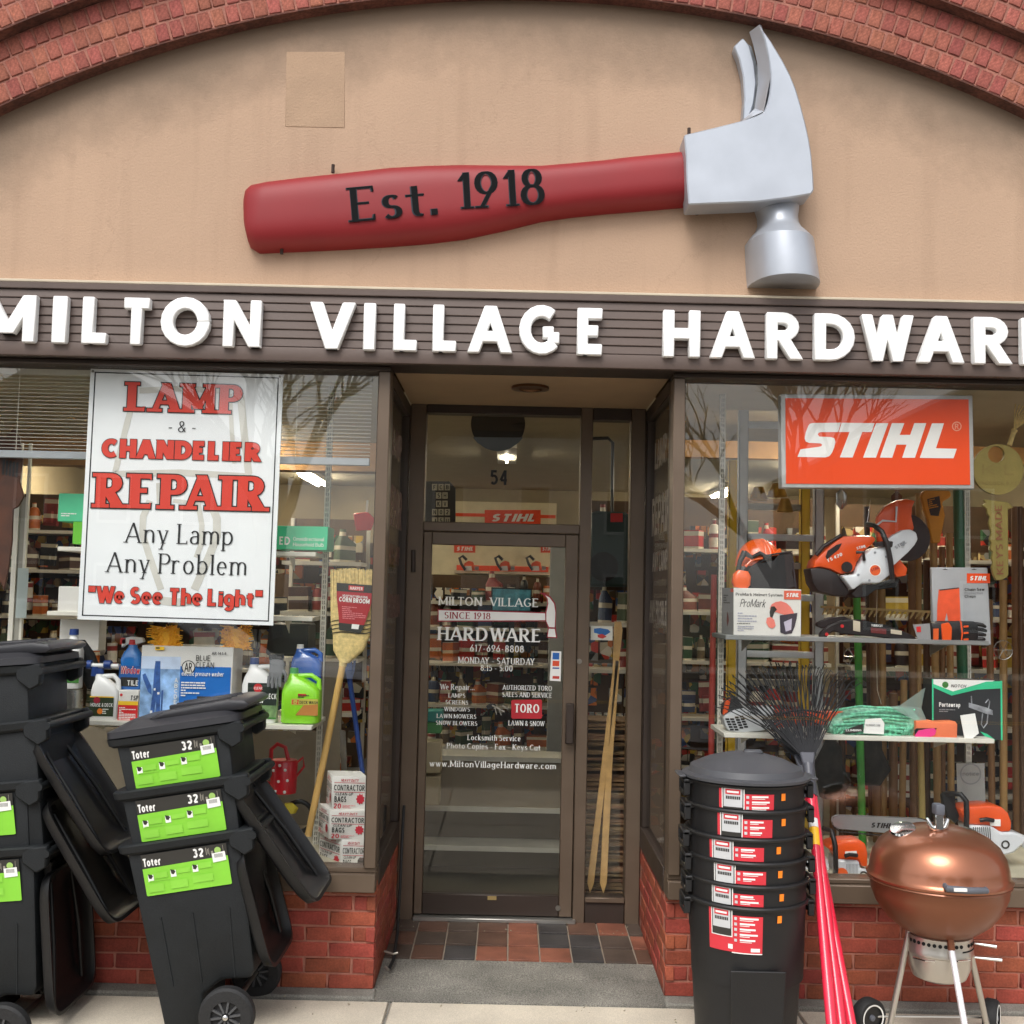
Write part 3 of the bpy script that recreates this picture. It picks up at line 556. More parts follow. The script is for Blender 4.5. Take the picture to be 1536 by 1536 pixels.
for k in range(70):
    x = q.uniform(-1.3, 1.9); y = q.choice((q.uniform(-.3, -.05), q.uniform(.8, 1.0))) if -.55 < x < .7 else q.uniform(-.3, -.03); z = .034 if y > .4 else .001 if y < -.1 else .006
    if y > .4: z = .024+.032*(y-.42)
    r = q.uniform(.002, .007); a = q.uniform(0, 3); db.add([(x, y, z), (x+r*2*math.cos(a), y+r*math.sin(a), z), (x+r, y+r*1.5, z), (x+r*.8, y+r*.6, z+r)], [(0, 1, 3), (1, 2, 3), (2, 0, 3), (0, 2, 1)])
single('debris', db, mat('pale_grit', '8f8774', .9, var=.5, scale=40), 'small bits of grit and leaf scattered along the wall foot and threshold', 'debris', kind='stuff')
# ------------------------------------------------------------------ lidded trash carts
CARTM = mat('cart_plastic', '1a1d1f', .55, var=.15, scale=10, bump=.35, bscale=260, spec=.35, speck=.2, sscale=300); LIDI = mat('open_lid_plastic', '151516', .42, var=.25, scale=6, spec=.4); LIDM = mat('cart_lid_plastic', '29292d', .45, var=.12, scale=8, bump=.2, bscale=260)
GREEN = mat('label_green', '86cf3e', .35, var=.06, scale=12); LBK = mat('label_charcoal', '33322f', .4); LGP = mat('label_pale_green', '8cd247', .4)
TYRE = mat('tyre_rubber', '1d1d1e', .7, var=.15, scale=30, bump=.5, bscale=100); CHROME = mat('chrome', 'd8d8d6', .12, 1, var=.03)
def lid_mesh(L=.58, Wd=.47, t=.05):
    mb = MB(); c = L/2
    q = lambda z, k, e=7: (z, c, 0, L/2-k, Wd/2-k*.9, e)
    mb.loft([q(-.022, .11, 5), q(-.020, .09, 6), q(.0, .035), q(.012, .012), q(t, .0), q(t, .014), q(.02, .03), q(.012, .06), q(-.004, .10), q(-.006, .12, 5)], 44)
    for y in (-.11, .11): mb.tube([(.06, y, .012), (L*.5, y*1.25, .02), (L-.06, y*1.35, .016)], [.008, .012, .008], 8)
    mb.box(-.03, .05, -.14, -.10, .0, .03).box(-.03, .05, .10, .14, .0, .03)
    return mb
def cart(label, rim, tilt, wheels=False, lid=None, closed=False, Yf=-.56, group=None, label_on=True):
    rc_ = P(*rim, Yf); up = Vector((math.sin(R(-tilt)), 0, math.cos(R(-tilt)))); o = rc_-up*.80; o.y = Yf+.23
    t = thing('trash_cart', label, 'trash cart', o, group, (0, R(-tilt), 0))
    body = [(-.17, .0), (-.232, .79), (.232, .79), (.222, .42), (.217, .24), (.20, .205), (.08, .215), (-.0, .17), (-.03, .0)]
    mb = MB(); 
    rs = []
    for sy in (-1, 1): rs.append([Vector((x, sy*(.185+.03*z/.8), z)) for x, z in body])
    mb.rings(rs); part('body', mb, CARTM, t, bevel=.014, seg=2, local=True)
    rim_ = MB(); rim_.loft([(.765, 0, 0, .258, .225, 9), (.775, 0, 0, .272, .236, 9), (.800, 0, 0, .276, .240, 9), (.806, 0, 0, .268, .232, 9)], 36)
    part('rim', rim_, CARTM, t, smooth=True, ang=30, local=True)
    for ya in (-.236, .19): part('handle_bracket', MB().prism([(.19, .745), (.19, .80), (.285, .806), (.295, .80), (.285, .72), (.245, .70)], ya, ya+.046), CARTM, t, bevel=.008, local=True)
    part('handle', MB().cyl((.288, -.24, .775), (.288, .24, .775), .016, 12), CARTM, t, smooth=True, local=True)
    for xr_ in (-.13, .0, .15):
        mb = MB(); mb.rings([[Vector((xr_*k+e, -(.185+.03*z/.8)-d, z)) for e, d in ((-.005, -.003), (-.003, .0035), (.003, .0035), (.005, -.003))] for z, k in ((.22, .9), (.50, 1.0))]); part('body_rib', mb, CARTM, t, local=True)
    if label_on:
        # the printed label
        yl = lambda z: -(.185+.03*z/.8)-.0145+.014
        z1, z0 = .760, .592; sv = world(t)
        o_ = sv @ Vector((-.172, yl(z1)-.0145, z1-.0)); u_ = sv @ Vector((.176, yl(z1)-.0145, z1))-o_; v_ = sv @ Vector((-.172, yl(z0)-.004, z0))-o_
        lab = part('product_label', MB().quad(o_+Vector((0, -.0004, 0)), o_+u_+Vector((0, -.0004, 0)), o_+u_*.995+v_+Vector((0, -.0004, 0)), o_+v_+u_*.01+Vector((0, -.0004, 0))), LBK, t)
        f = Face(o_, u_, v_, lab, (0, -1, 0))
        f.poly('green_panel', GREEN, [(.0, .34), (1, .30), (1, .985), (.98, 1), (.02, 1), (.005, .985)])
        f.text('Toter', INKW, .012, .225, .29, .20, W=.26, Hh=.2); f.text('32', INKW, .60, .73, .25, .22, W=.26, Hh=.22)
        f.rects('small_printed_marks', MATS['key_grey'], [(.755, .04, .765, .22), (.775, .08, .785, .2), (.79, .06, .795, .24), (.815, .14, .84, .21), (.955, .03, .96, .2)])
        f.disc('label_icon', mat('label_icon_green', '9fc56a', .4), .893, .14, .038)
        f.rects('small_printed_marks', INKW, [(.05, .50, .115, .66), (.315, .46, .38, .62), (.575, .42, .64, .58)])  # white grounds of the three small pictures on the label
        for k, (u, v) in enumerate(((.05, .50), (.315, .46), (.575, .42))): f.poly('picture_print', LBK, [(u+.004, v-.03), (u+.05, v), (u+.06, v+.04), (u+.035, v+.10), (u+.01, v+.08)])
        f.rects('pale_print', LGP, [(.12, .46, .28, .60), (.39, .44, .55, .55), (.65, .38, .80, .52), (.04, .72, .22, .92), (.30, .70, .50, .9), (.56, .66, .80, .84), (.06, .64, .30, .66)])
        f.poly('barcode_sticker', INKW, [(.82, .20), (.975, .18), (.98, .40), (.825, .42)]); f.rects('barcode', INKK, [(.85+.011*i, .22, .855+.011*i, .31) for i in range(9)])
    if wheels:
        for y in (-.262, .262):
            wh = part('wheel', MB().lathe([(.06, -.028), (.100, -.027), (.110, -.018), (.112, 0), (.110, .018), (.100, .027), (.06, .028)], (0, 0, 0), 40, Matrix.Translation((.105, y, .098)) @ Matrix.Rotation(R(90), 4, 'X')), TYRE, t, smooth=True, local=True)
            part('hub_disc', MB().lathe([(.001, -.016), (.068, -.016), (.07, .016), (.001, .016)], (0, 0, 0), 32, Matrix.Translation((.105, y, .098)) @ Matrix.Rotation(R(90), 4, 'X')), TYRE, wh, smooth=True, local=True)
            sp = MB()
            for k in range(10):
                a = 2*math.pi*k/10; sp.box(.016, .072, -.026, .026, -.004, .004, Matrix.Translation((.105, y, .098)) @ Matrix.Rotation(a, 4, 'Y'))
            part('spokes', sp, mat('spoke_grey', '48494b', .5), wh, local=True)
            part('axle_cap', MB().ball((.105, y+(-.03 if y < 0 else .03), .098), (.013, .010, .013)), CHROME, wh, smooth=True, local=True)
        part('axle', MB().cyl((.105, -.26, .098), (.105, .26, .098), .011, 10), MATS['worn_steel'], t, local=True)
    if lid:
        hx, hz, ang = lid[:3]; m = Matrix.Translation((hx, 0, hz)) @ Matrix.Rotation(R(ang+tilt), 4, 'Y') ; mb = lid_mesh(*lid[3:]); mb.v = [m @ v for v in mb.v]
        part('open_lid', mb, LIDI, t, smooth=True, ang=50, local=True)
    if closed:
        mb = MB(); mb.loft([(.806, .01, 0, .282, .246, 9), (.832, .01, 0, .280, .244, 9), (.838, .01, 0, .262, .228, 8), (.862, .03, 0, .225, .19, 7), (.868, .035, 0, .21, .175, 6)], 40)
        part('closed_lid', mb, LIDM, t, smooth=True, ang=28, local=True)
        part('lid_rib', MB().prism([(-.10, .862), (-.02, .885), (.24, .893), (.31, .882), (.33, .86), (.30, .845), (-.06, .85)], -.20, .20), LIDM, t, bevel=.012, seg=2, local=True)
        for y in (-.13, -.03, .07): part('lid_rib', MB().box(-.02, .24, y-.008, y+.008, .88, .902), LIDM, t, bevel=.005, local=True)
    return t
GA = 'dark grey lidded trash carts nested in a stack'
cart('bottom cart with spoked wheels under the nearer stack of carts with full green labels', (272, 1259), 9.6, wheels=True, lid=(.185, .715, 73, .50), group=GA)
cart('middle cart of the nearer stack, its lid hanging open at a slant', (264, 1178), 9.6, lid=(.19, .735, 53), group=GA)
cart('topmost cart of the nearer stack, closed by its lid', (255, 1098), 9.6, closed=True, group=GA)
cart('bottom wheeled cart of the edge stack, its open lid hanging straight down', (-38, 1278), 5, wheels=True, lid=(.24, .69, 84), group=GA)
cart('second cart up in the edge stack, its open lid slanting lowest', (-48, 1180), 6, lid=(.255, .69, 57), group=GA)
cart('third cart up in the edge stack, its lid propped open above the others', (-36, 1092), 8, lid=(.18, .715, 55), group=GA, label_on=False)
cart('topmost cart of the edge stack with its lid closed', (-46, 1004), 5, closed=True, group=GA, label_on=False)

# ------------------------------------------------------------------ round black cans
CAN = mat('black_can_plastic', '161617', .5, var=.10, scale=10, bump=.2, bscale=220); CANLID = mat('can_lid_grey', '47484c', .48, var=.06, bump=.15, bscale=220)
LRED = mat('label_red', 'd23440', .4); LGREY = mat('label_grey', 'c9cbcc', .4); PRC = mat('price_orange', 'ff8a1e', .4)
GC = 'round black trash cans nested in one stack'
ys = [1364, 1331, 1296, 1260, 1218, 1180]; xc = [1119, 1121, 1120, 1117, 1119, 1118]
names = ['bottom can of the round black stack, with the whole red label showing', 'second can up in the round black stack', 'third can up in the round black stack, counted from the pavement', 'fourth can up in the round black stack, under the tall labels', 'second can from the top in the round black stack, with a tall label', 'top can of the round black stack, covered by the domed lid']
lu = [(-.205, .03), (-.208, 0), (-.195, 0), (-.195, 0), (-.165, 0), (-.155, 0)]
for i in range(6):
    q = P(xc[i], ys[i], -.70); zt = q.z; cx, cy = P(xc[i], ys[i], -.45).x, -.45
    t = thing('round_can', names[i], 'trash can', (cx, cy, zt-.70 if i else 0), GC)
    bot_z = .0 if i == 0 else zt-.40
    part('body', MB().lathe([(.001, bot_z), (.200 if i == 0 else .225, bot_z), (.238, zt-.012), (.248, zt-.012), (.250, zt-.004), (.246, zt+.002), (.235, zt+.003)], (cx, cy, 0), 64), CAN, t, smooth=True, ang=35)
    if i == 0:
        pb = MB(); pb.loft([(.10, 0, -.222, .10, .006, 9), (zt-.24, 0, -.236, .11, .006, 9)], 20, Matrix.Translation((cx, cy, 0))); part('front_panel', pb, CAN, t, bevel=.003)
    for s in (-1, 1):
        hb_ = MB(); c0 = cx+s*.238
        hb_.box(min(c0-s*.02, c0+s*.028), max(c0-s*.02, c0+s*.028), cy-.07, cy+.07, zt-.024, zt-.004); hb_.box(min(c0-s*.0, c0+s*.028), max(c0-s*.0, c0+s*.028), cy-.07, cy-.055, zt-.07, zt-.01); hb_.box(min(c0, c0+s*.028), max(c0, c0+s*.028), cy+.055, cy+.07, zt-.07, zt-.01); hb_.box(min(c0+s*.02, c0+s*.028), max(c0+s*.02, c0+s*.028), cy-.06, cy+.06, zt-.075, zt-.055)
        part('can_handle', hb_, CAN, t, bevel=.006)
    # curved label: strips round the can
    vis = (ys[i-1]-ys[i]) if 0 else 0
    h = .20 if i == 0 else (zt-(P(xc[i-1], ys[i-1], -.70).z))-.006
    h = .175 if i == 0 else h
    yaw0 = -.62 if i else -.68; rr = .2395
    def lp(name, m, s0, s1, d0, d1, lift, slant=0, n=8):
        mb = MB(); a_ = []; b_ = []
        for k in range(n+1):
            s = s0+(s1-s0)*k/n; an = s/rr; rad = lambda d: rr-(.038 if i == 0 else .011/.388)*(d)/.7-.002+lift
            for L_, d in ((a_, d0), (b_, d1)): L_.append(Vector((cx+rad(d)*math.sin(an), cy-rad(d)*math.cos(an), zt-d)))
        mb.add(a_+b_, [(k, k+1, n+k+2, n+k+1) for k in range(n)]); return part(name, mb, m, t)
    s0 = lu[i][0]; d0 = .004
    lp('product_label', LRED, s0, s0+.05, d0+.012, h, .0035); lp('product_label', LRED, s0+.10, s0+.222, d0+.028, h, .0035)
    if i == 0: lp('product_label', LRED, s0+.02, s0+.12, d0+.028, h, .0034); lp('label_edge', INKW, s0+.10, s0+.222, h, h+.004, .0038)
    lp('label_shield', INKW, s0+.012, s0+.103, d0-.004, min(h, .118), .0046); lp('label_shield', LBK, s0+.016, s0+.099, d0, min(h, .114), .0052); lp('label_shield', LGREY, s0+.020, s0+.095, d0+.005, min(h, .085), .0058)
    lp('label_brand', LRED, s0+.028, s0+.087, d0+.012, min(h, d0+.032), .0064); lp('label_brand_print', INKW, s0+.034, s0+.081, d0+.018, d0+.026, .007, n=4)
    if h > .065:
        for q_ in range(8): lp('label_print', LBK, s0+.030+q_*.0072, s0+.0355+q_*.0072, d0+.039, d0+.051, .0064, n=1)
    q = random.Random(i)
    for row in range(5):
        d = d0+.034+row*.021
        if d+.01 > h: break
        lp('label_tick', LGREY, s0+.110, s0+.121, d, d+.011, .0046, n=1); lp('label_print', INKW, s0+.132, s0+.132+q.uniform(.045, .078), d, d+.007, .0046, n=2)
        lp('label_print', INKW, s0+.132, s0+.132+q.uniform(.03, .06), d+.010, d+.0125, .0046, n=2)
    if i == 0: lp('barcode_sticker', INKW, s0+.176, s0+.212, h-.020, h-.006, .0046, n=2); lp('label_print', INKW, s0+.085, s0+.104, h-.03, h-.012, .005, n=1)
    ps = .078+(i % 2)*.003+(.02 if i > 3 else 0); lp('price_sticker', PRC, ps, ps+.02, .03, .058, .004, n=2)
    topz, topx = zt, cx
t = thing('can_lid', 'domed grey lid on top of the round black can stack', 'lid', (topx, -.45, topz), None)
part('dome', MB().lathe([(.250, topz+.002), (.262, topz+.004), (.263, topz+.014), (.250, topz+.020), (.236, topz+.022), (.226, topz+.046), (.16, topz+.076), (.09, topz+.095), (.03, topz+.102), (.001, topz+.102)], (topx, -.45, 0), 64), CANLID, t, smooth=True, ang=28)
part('lid_grip', MB().box(topx-.01, topx+.07, -.47, -.43, topz+.092, topz+.112), CANLID, t, bevel=.008)
part('lid_lug', MB().box(topx-.285, topx-.255, -.52, -.38, topz+.002, topz+.012).box(topx+.255, topx+.285, -.52, -.38, topz+.002, topz+.012), CANLID, t, bevel=.004)

# ------------------------------------------------------------------ leaf rakes with red handles
RKR = mat('rake_handle_red', 'e02a45', .28, var=.04, coat=.4); RKK = mat('rake_tine_black', '2a2a2c', .4, .2); RKS = mat('rake_socket_grey', '4a4b52', .4)
GR = 'red handled leaf rakes leaning together against the window'
for n_, (hx, hy, bx, by, lab, fan) in enumerate((((1216), 1190, 1249, 1560, 'nearest red handled leaf rake, with the yellow sticker on its handle', 1), (1219, 1192, 1264, 1560, 'middle one of the three red handled leaf rakes', .97), (1213, 1194, 1281, 1560, 'red handled leaf rake whose handle foot stands nearest the grill', 1.03))):
    yb = -.80+n_*.05; yt = -.19+n_*.035
    a = P(bx, by, yb); b = P(hx, hy, yt); a.z = max(a.z, .005); d = (b-a).normalized(); c = b+d*.30
    t = thing('leaf_rake', lab, 'rake', a, GR)
    part('handle', MB().cyl(a, b, .0205, 16, .0185), RKR, t, smooth=True)
    part('ferrule', MB().tube([b-d*.01, b+d*.06, b+d*.14], [.022, .020, .025], 14), RKS, t, smooth=True)
    sd = Vector((1, 0, .0)); nn = d.cross(sd).normalized(); e = b+d*.15
    mbx = MB(); mbx.rings([[b+d*.12+sd*s*.02+nn*k for s, k in ((-1, -.01), (1, -.01), (1, .01), (-1, .01))], [b+d*.20+sd*s*.034+nn*k for s, k in ((-1, -.01), (1, -.01), (1, .01), (-1, .01))]]); part('socket', mbx, RKS, t, bevel=.005)
    for k in range(24):
        s = -1+2*k/23+rnd.uniform(-.02, .02); ang = s*.66*fan+(-.12, -.30, -.05)[n_]; L_ = .50*(1-.10*s*s)*rnd.uniform(.96, 1.03); q0 = b+d*.19+sd*s*.032
        p1 = q0+(d*math.cos(ang*.9)+sd*math.sin(ang*.9))*L_*.5; p2 = q0+(d*math.cos(ang)+sd*math.sin(ang))*L_*.9; p3 = q0+(d*math.cos(ang*1.05)+sd*math.sin(ang*1.05))*L_*1.0-Vector((0, .03, 0)); p4 = p3-Vector((0, .035, .012))
        part('tine', MB().tube([q0, p1, p2, p3, p4], [.0030, .0028, .0026, .0022, .0018], 5), RKK, t)
    for rr_, th in ((.20, .004), (.235, .003)):
        part('brace', MB().tube([b+d*.19+(d*math.cos(s*.62*fan+(-.12, -.30, -.05)[n_])+sd*math.sin(s*.62*fan+(-.12, -.30, -.05)[n_]))*rr_+nn*.004 for s in [-1+.1*j for j in range(21)]], th, 6), mat('rake_wire', '17171a', .5), t)
    if n_ == 0:
        q = a.lerp(b, .80); part('handle_sticker', MB().tube([q-d*.04, q+d*.04], .0205, 14), mat('sticker_yellow', 'ffc629', .4), t, smooth=True)
        q = a.lerp(b, .86); part('price_sticker', MB().tube([q-d*.02, q+d*.02], .0202, 14), INKW, t, smooth=True)

# ------------------------------------------------------------------ copper kettle grill
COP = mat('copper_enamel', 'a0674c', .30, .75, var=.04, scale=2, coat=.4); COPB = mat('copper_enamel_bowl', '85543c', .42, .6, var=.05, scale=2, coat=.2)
ALU = mat('grill_aluminium', 'c4c0b8', .3, .85, var=.05); GREYP = mat('grip_grey', '5b5e66', .5); PLW = mat('white_plastic', 'e9e9e4', .4)
gy = -.47; gc = P(1408, 1318, gy); rr = .277; t = gq = thing('kettle_grill', 'copper coloured kettle grill on three legs with two wheels', 'grill', (gc.x, gy, 0)); cx, cz = gc.x, gc.z
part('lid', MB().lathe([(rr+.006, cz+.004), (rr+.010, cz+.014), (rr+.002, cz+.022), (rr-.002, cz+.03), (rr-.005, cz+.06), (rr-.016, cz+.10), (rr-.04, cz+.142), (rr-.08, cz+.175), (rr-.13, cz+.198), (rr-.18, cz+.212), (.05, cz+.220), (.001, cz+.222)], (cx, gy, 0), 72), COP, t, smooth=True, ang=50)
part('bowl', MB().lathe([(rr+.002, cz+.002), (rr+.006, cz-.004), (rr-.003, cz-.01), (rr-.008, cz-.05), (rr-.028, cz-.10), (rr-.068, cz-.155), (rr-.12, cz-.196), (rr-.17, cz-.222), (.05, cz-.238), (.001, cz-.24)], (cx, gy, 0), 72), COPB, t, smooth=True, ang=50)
zc = cz-.212
ac = part('ash_catcher', MB().lathe([(.122, zc+.0), (.131, zc-.005), (.131, zc-.055), (.133, zc-.06), (.133, zc-.075), (.127, zc-.08), (.124, zc-.13), (.105, zc-.175), (.07, zc-.19), (.001, zc-.192)], (cx, gy, 0), 56), ALU, t, smooth=True, ang=35)
hl = MB()
for k in range(17):
    a = R(-75+k*9.4)
    if abs(k-11) < 1: continue
    c_ = Vector((cx+.1305*math.sin(a), gy-.1305*math.cos(a), zc-.025)); nn = Vector((math.sin(a), -math.cos(a), 0)); hl.cyl(c_, c_+nn*.0025, .0075, 10)
part('air_hole_row', hl, mat('hole_black', '101010', .9), ac)  # air holes and slot drawn as black marks on the surface
part('ash_slot', MB().rings([[Vector((cx+r_*math.sin(R(a)), gy-r_*math.cos(R(a)), z)) for r_, z in ((.1325, zc-.044), (.1325, zc-.050), (.128, zc-.050), (.128, zc-.044))] for a in range(22, 66, 6)]), MATS['hole_black'], ac)
for z in (-.045, -.10): 
    s = P(1462, 1415 if z > -.06 else 1436, gy-.1); e = P(1495 if z > -.06 else 1503, 1420 if z > -.06 else 1440, gy-.13); mb = MB().tube([s, s.lerp(e, .35), e], [.004, .006, .008], 8); part('vent_lever', mb, CHROME, ac, smooth=True)
part('ash_handle', MB().tube([P(1370, 1436, gy-.1), P(1388, 1441, gy-.15), P(1402, 1442, gy-.15)], .004, 6), CHROME, ac); part('ash_handle', MB().tube([P(1436, 1442, gy-.15), P(1456, 1440, gy-.12)], .004, 6), CHROME, ac)
def leg(a, b, r=.0125, m=None):
    return part('leg', MB().cyl(a, b, r, 14), m or ALU, t, smooth=True)
wl, wr = P(1303, 1517, gy+.10), P(1487, 1514, gy+.12); wl.z = wr.z = .075
leg(Vector((cx-.12, gy, cz-.205)), Vector((wl.x+.055, gy+.0, .075))); leg(Vector((cx+.12, gy+.04, cz-.19)), Vector((wr.x-.045, gy+.06, .07)))
fl0, fl1 = P(1426, 1418, gy-.13), P(1452, 1566, gy-.30); leg(fl0, fl1, .0125, mat('leg_white_metal', 'e6e6e8', .25, .4)); part('leg_socket', MB().cyl(fl0+Vector((-.003, 0, .045)), fl0+(fl1-fl0)*.05, .0145, 14), COPB, t, smooth=True)
for q in (wl, wr):
    m_ = Matrix.Translation(q) @ Matrix.Rotation(R(25 if q is wl else 60), 4, 'Z') @ Matrix.Rotation(R(90), 4, 'X')
    wh = part('wheel', MB().lathe([(.05, -.028), (.068, -.028), (.075, -.018), (.075, .018), (.068, .028), (.05, .028)], (0, 0, 0), 36, m_), TYRE, t, smooth=True)
    part('wheel_disc', MB().lathe([(.001, .018), (.05, .020), (.05, -.02), (.001, -.02)], (0, 0, 0), 30, m_), mat('wheel_black', '19191a', .4), wh, smooth=True)
    part('whitewall', MB().lathe([(.049, .0285), (.055, .0300), (.0552, .028)], (0, 0, 0), 36, m_), PLW, wh, smooth=True); part('hub_cap', MB().lathe([(.013, .018), (.012, .027), (.001, .03)], (0, 0, 0), 16, m_), GREYP, wh, smooth=True)
part('axle', MB().cyl(wl+Vector((.02, 0, -.0)), wr, .005, 8), ALU, t)
hnd = P(1408, 1272, gy-.05); top = Vector((P(1407, 1255, gy-.08).x, gy-.08, cz+.215))
part('lid_handle', MB().tube([top+Vector((-.045, 0, .045)), top+Vector((-.03, 0, .01)), top+Vector((0, 0, -.002)), top+Vector((.03, 0, .01)), top+Vector((.04, 0, .045))], [.008, .012, .014, .012, .008], 10).box(top.x-.017, top.x+.017, gy-.1, gy-.07, top.z, top.z+.085), CHROME, t, bevel=.003); part('lid_handle_grip', MB().box(top.x-.02, top.x+.018, gy-.115, gy-.06, top.z+.06, top.z+.105), GREYP, t, bevel=.008, seg=2)
for px_, py_ in ((1354, 1241), (1453, 1248)):
    q = P(px_, py_, gy-.02); part('top_vent', MB().loft([(0, 0, 0, .055, .05), (.008, 0, 0, .05, .045), (.014, 0, 0, .02, .02)], 24, Matrix.Translation(q-Vector((0, 0, .008))) @ Matrix.Rotation(R(-14 if px_ < 1400 else 14), 4, 'Y') @ Matrix.Rotation(R(20), 4, 'X')), CHROME, t, smooth=True)
a, b = P(1421, 1333, gy-.29), P(1479, 1336, gy-.27); part('bowl_handle', MB().tube([a+Vector((0, .05, .01)), a+Vector((.0, 0, 0)), a.lerp(b, .5)+Vector((0, -.015, 0)), b, b+Vector((0, .06, .01))], [.009, .013, .013, .013, .009], 10), GREYP, t, smooth=True)
part('handle_plate', MB().box(a.x+.02, a.x+.07, gy-.308, gy-.300, a.z-.006, a.z+.006), PLW, t)
# door chain and cable by the brick corner
wire = thing('wall_hook', 'small metal hook on the brick corner beside the doorway', 'hook', P(578, 1429, .05))
part('hook', MB().tube([P(577, 1427, .06), P(590, 1431, .02), P(597, 1429, .02)], .005, 8), MATS['worn_steel'], wire, smooth=True); part('hook_pin', MB().tube([P(578, 1450, .05), P(583, 1455, .03)], .006, 8), MATS['worn_steel'], wire)
cb_ = MB().tube([P(606, 1208, .98), P(603, 1260, .95), P(600, 1330, .8), P(596, 1400, .5), P(590, 1440, .3), P(584, 1452, .2)], .008, 8)
single('black_cable', cb_, mat('black_rubber', '161617', .6), 'black cord hanging down beside the door hinge towards the brick corner', 'cord', smooth=True)
# ------------------------------------------------------------------ window displays
def tpx(parent, s, m, x0, y0, x1, y1, cap, Yp, lift=.0015, name='lettering', **k):
    return text(name, s, m, parent, P(x0, y0, Yp), P(x1, y1, Yp), cap*(Yp+CD)/F, lift=lift, **k)
def poly_px(name, m, pts, Yp, parent, th=0, bevel=0, label=None):
    q = pp(pts, Yp)
    if th: return part(name, MB().prism(q, Yp, Yp+th), m, parent, bevel=bevel, label=label)
    return part(name, MB().add([(x, Yp, z) for x, z in q], [tuple(range(len(q)))]), m, parent, label=label)
def ribbon(mb, pts, wpx, Yp):
    q = [P(x, y, Yp) for x, y in pts]; h = wpx*(Yp+CD)/F/2; L_ = []; R_ = []
    for i in range(len(q)):
        d = (q[min(i+1, len(q)-1)]-q[max(i-1, 0)]); d.y = 0; d.normalize(); n_ = Vector((d.z, 0, -d.x)); L_.append(q[i]-n_*h); R_.append(q[i]+n_*h)
    n = len(q); mb.add(L_+R_, [(i, i+1, n+i+1, n+i) for i in range(n-1)])
def tubepx(pts, r, n=8): return MB().tube([P(x, y, yy) for x, y, yy in pts], r, n)
def bottle(name, label, cat, x0, y0, x1, y1, Yp, m, capm, shape='jug', dep=.09, cx=None, cw=.3, neck=.12, group=None):
    a = P(x0, y1, Yp); b = P(x1, y0, Yp); h = b.z-a.z; wd = (b.x-a.x)/2; mx = (a.x+b.x)/2; t = thing(name, label, cat, (mx, Yp+dep/2, a.z), group)
    cxx = mx if cx is None else a.x+(b.x-a.x)*cx; yc = Yp+dep/2; d = dep/2; z = lambda k: a.z+h*k
    if shape == 'jug':
        part('body', MB().loft([(z(0), mx, yc, wd*.93, d*.93, 5), (z(.02), mx, yc, wd, d, 5), (z(.58), mx, yc, wd, d, 5), (z(.70), mx*.8+cxx*.2, yc, wd*.82, d*.9, 4), (z(.80), mx*.45+cxx*.55, yc, wd*.5, d*.7, 3), (z(.86), cxx, yc, wd*cw*1.15, d*.5, 2.4), (z(.9), cxx, yc, wd*cw, d*.45, 2)], 28), m, t, smooth=True, ang=50)
        hx = mx+(mx-cxx)*1.0; s = 1 if hx >= mx else -1
        if abs(hx-mx) > .004: part('handle', MB().tube([Vector((cxx+s*wd*cw*.8, yc, z(.85))), Vector((hx, yc, z(.87))), Vector((mx+s*wd*.86, yc, z(.78))), Vector((mx+s*wd*.88, yc, z(.60)))], [.012, .012, .012, .014], 10), m, t, smooth=True)
    else:
        part('body', MB().loft([(z(0), mx, yc, wd*.93, d*.93, 4), (z(.02), mx, yc, wd, d, 4), (z(.62), mx, yc, wd, d, 4), (z(.74), mx, yc, wd*.8, d*.85, 3), (z(.84), mx, yc, wd*.45, d*.5, 2.2), (z(.9), mx, yc, wd*.4, d*.42, 2)], 28), m, t, smooth=True, ang=50)
    part('cap', MB().loft([(z(.9), cxx, yc, wd*cw*1.1, wd*cw*1.1), (z(1), cxx, yc, wd*cw, wd*cw)], 20), capm, t, smooth=True)
    return t
def standard(label, x, y0, y1, Yp, x1=None):
    a = P(x, y0, Yp); b = P(x if x1 is None else x1, y1, Yp); t = thing('slotted_upright', label, 'shelf upright', (a.x, Yp, b.z), 'slotted shelf uprights in the windows')
    hw = .014; xx = a.x; mb = MB(); z0, z1 = b.z, a.z
    mb.box(xx-hw, xx-hw+.007, Yp, Yp+.02, z0, z1).box(xx+hw-.007, xx+hw, Yp, Yp+.02, z0, z1).box(xx-.0025, xx+.0025, Yp, Yp+.02, z0, z1)
    z = z0
    while z < z1: mb.box(xx-hw, xx+hw, Yp+.001, Yp+.019, z, min(z+.008, z1)); z += .026
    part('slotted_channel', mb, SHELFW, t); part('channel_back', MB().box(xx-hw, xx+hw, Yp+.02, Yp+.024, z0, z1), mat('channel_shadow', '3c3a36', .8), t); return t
def shelf(label, x0, x1, ytop, Yp, dep, m, xr=None):
    a = P(x0, ytop, Yp); b = P(x1, ytop, Yp); z = P((x0+x1)/2, ytop, Yp).z; t = thing('display_shelf', label, 'shelf', ((a.x+b.x)/2, Yp, z-.02))
    part('board', MB().box(a.x, b.x, Yp, Yp+dep, z-.022, z), m, t, bevel=.003)
    for k in (.12, .88):
        xx = a.x+(b.x-a.x)*k; part('bracket', MB().add([(xx, Yp+.1, z-.023), (xx, Yp+dep, z-.023), (xx, Yp+dep, z-.09), (xx+.004, Yp+.1, z-.023), (xx+.004, Yp+dep, z-.023), (xx+.004, Yp+dep, z-.09)], [(0, 1, 2), (3, 5, 4), (0, 3, 4, 1), (1, 4, 5, 2), (2, 5, 3, 0)]), m, t)
    return t, z
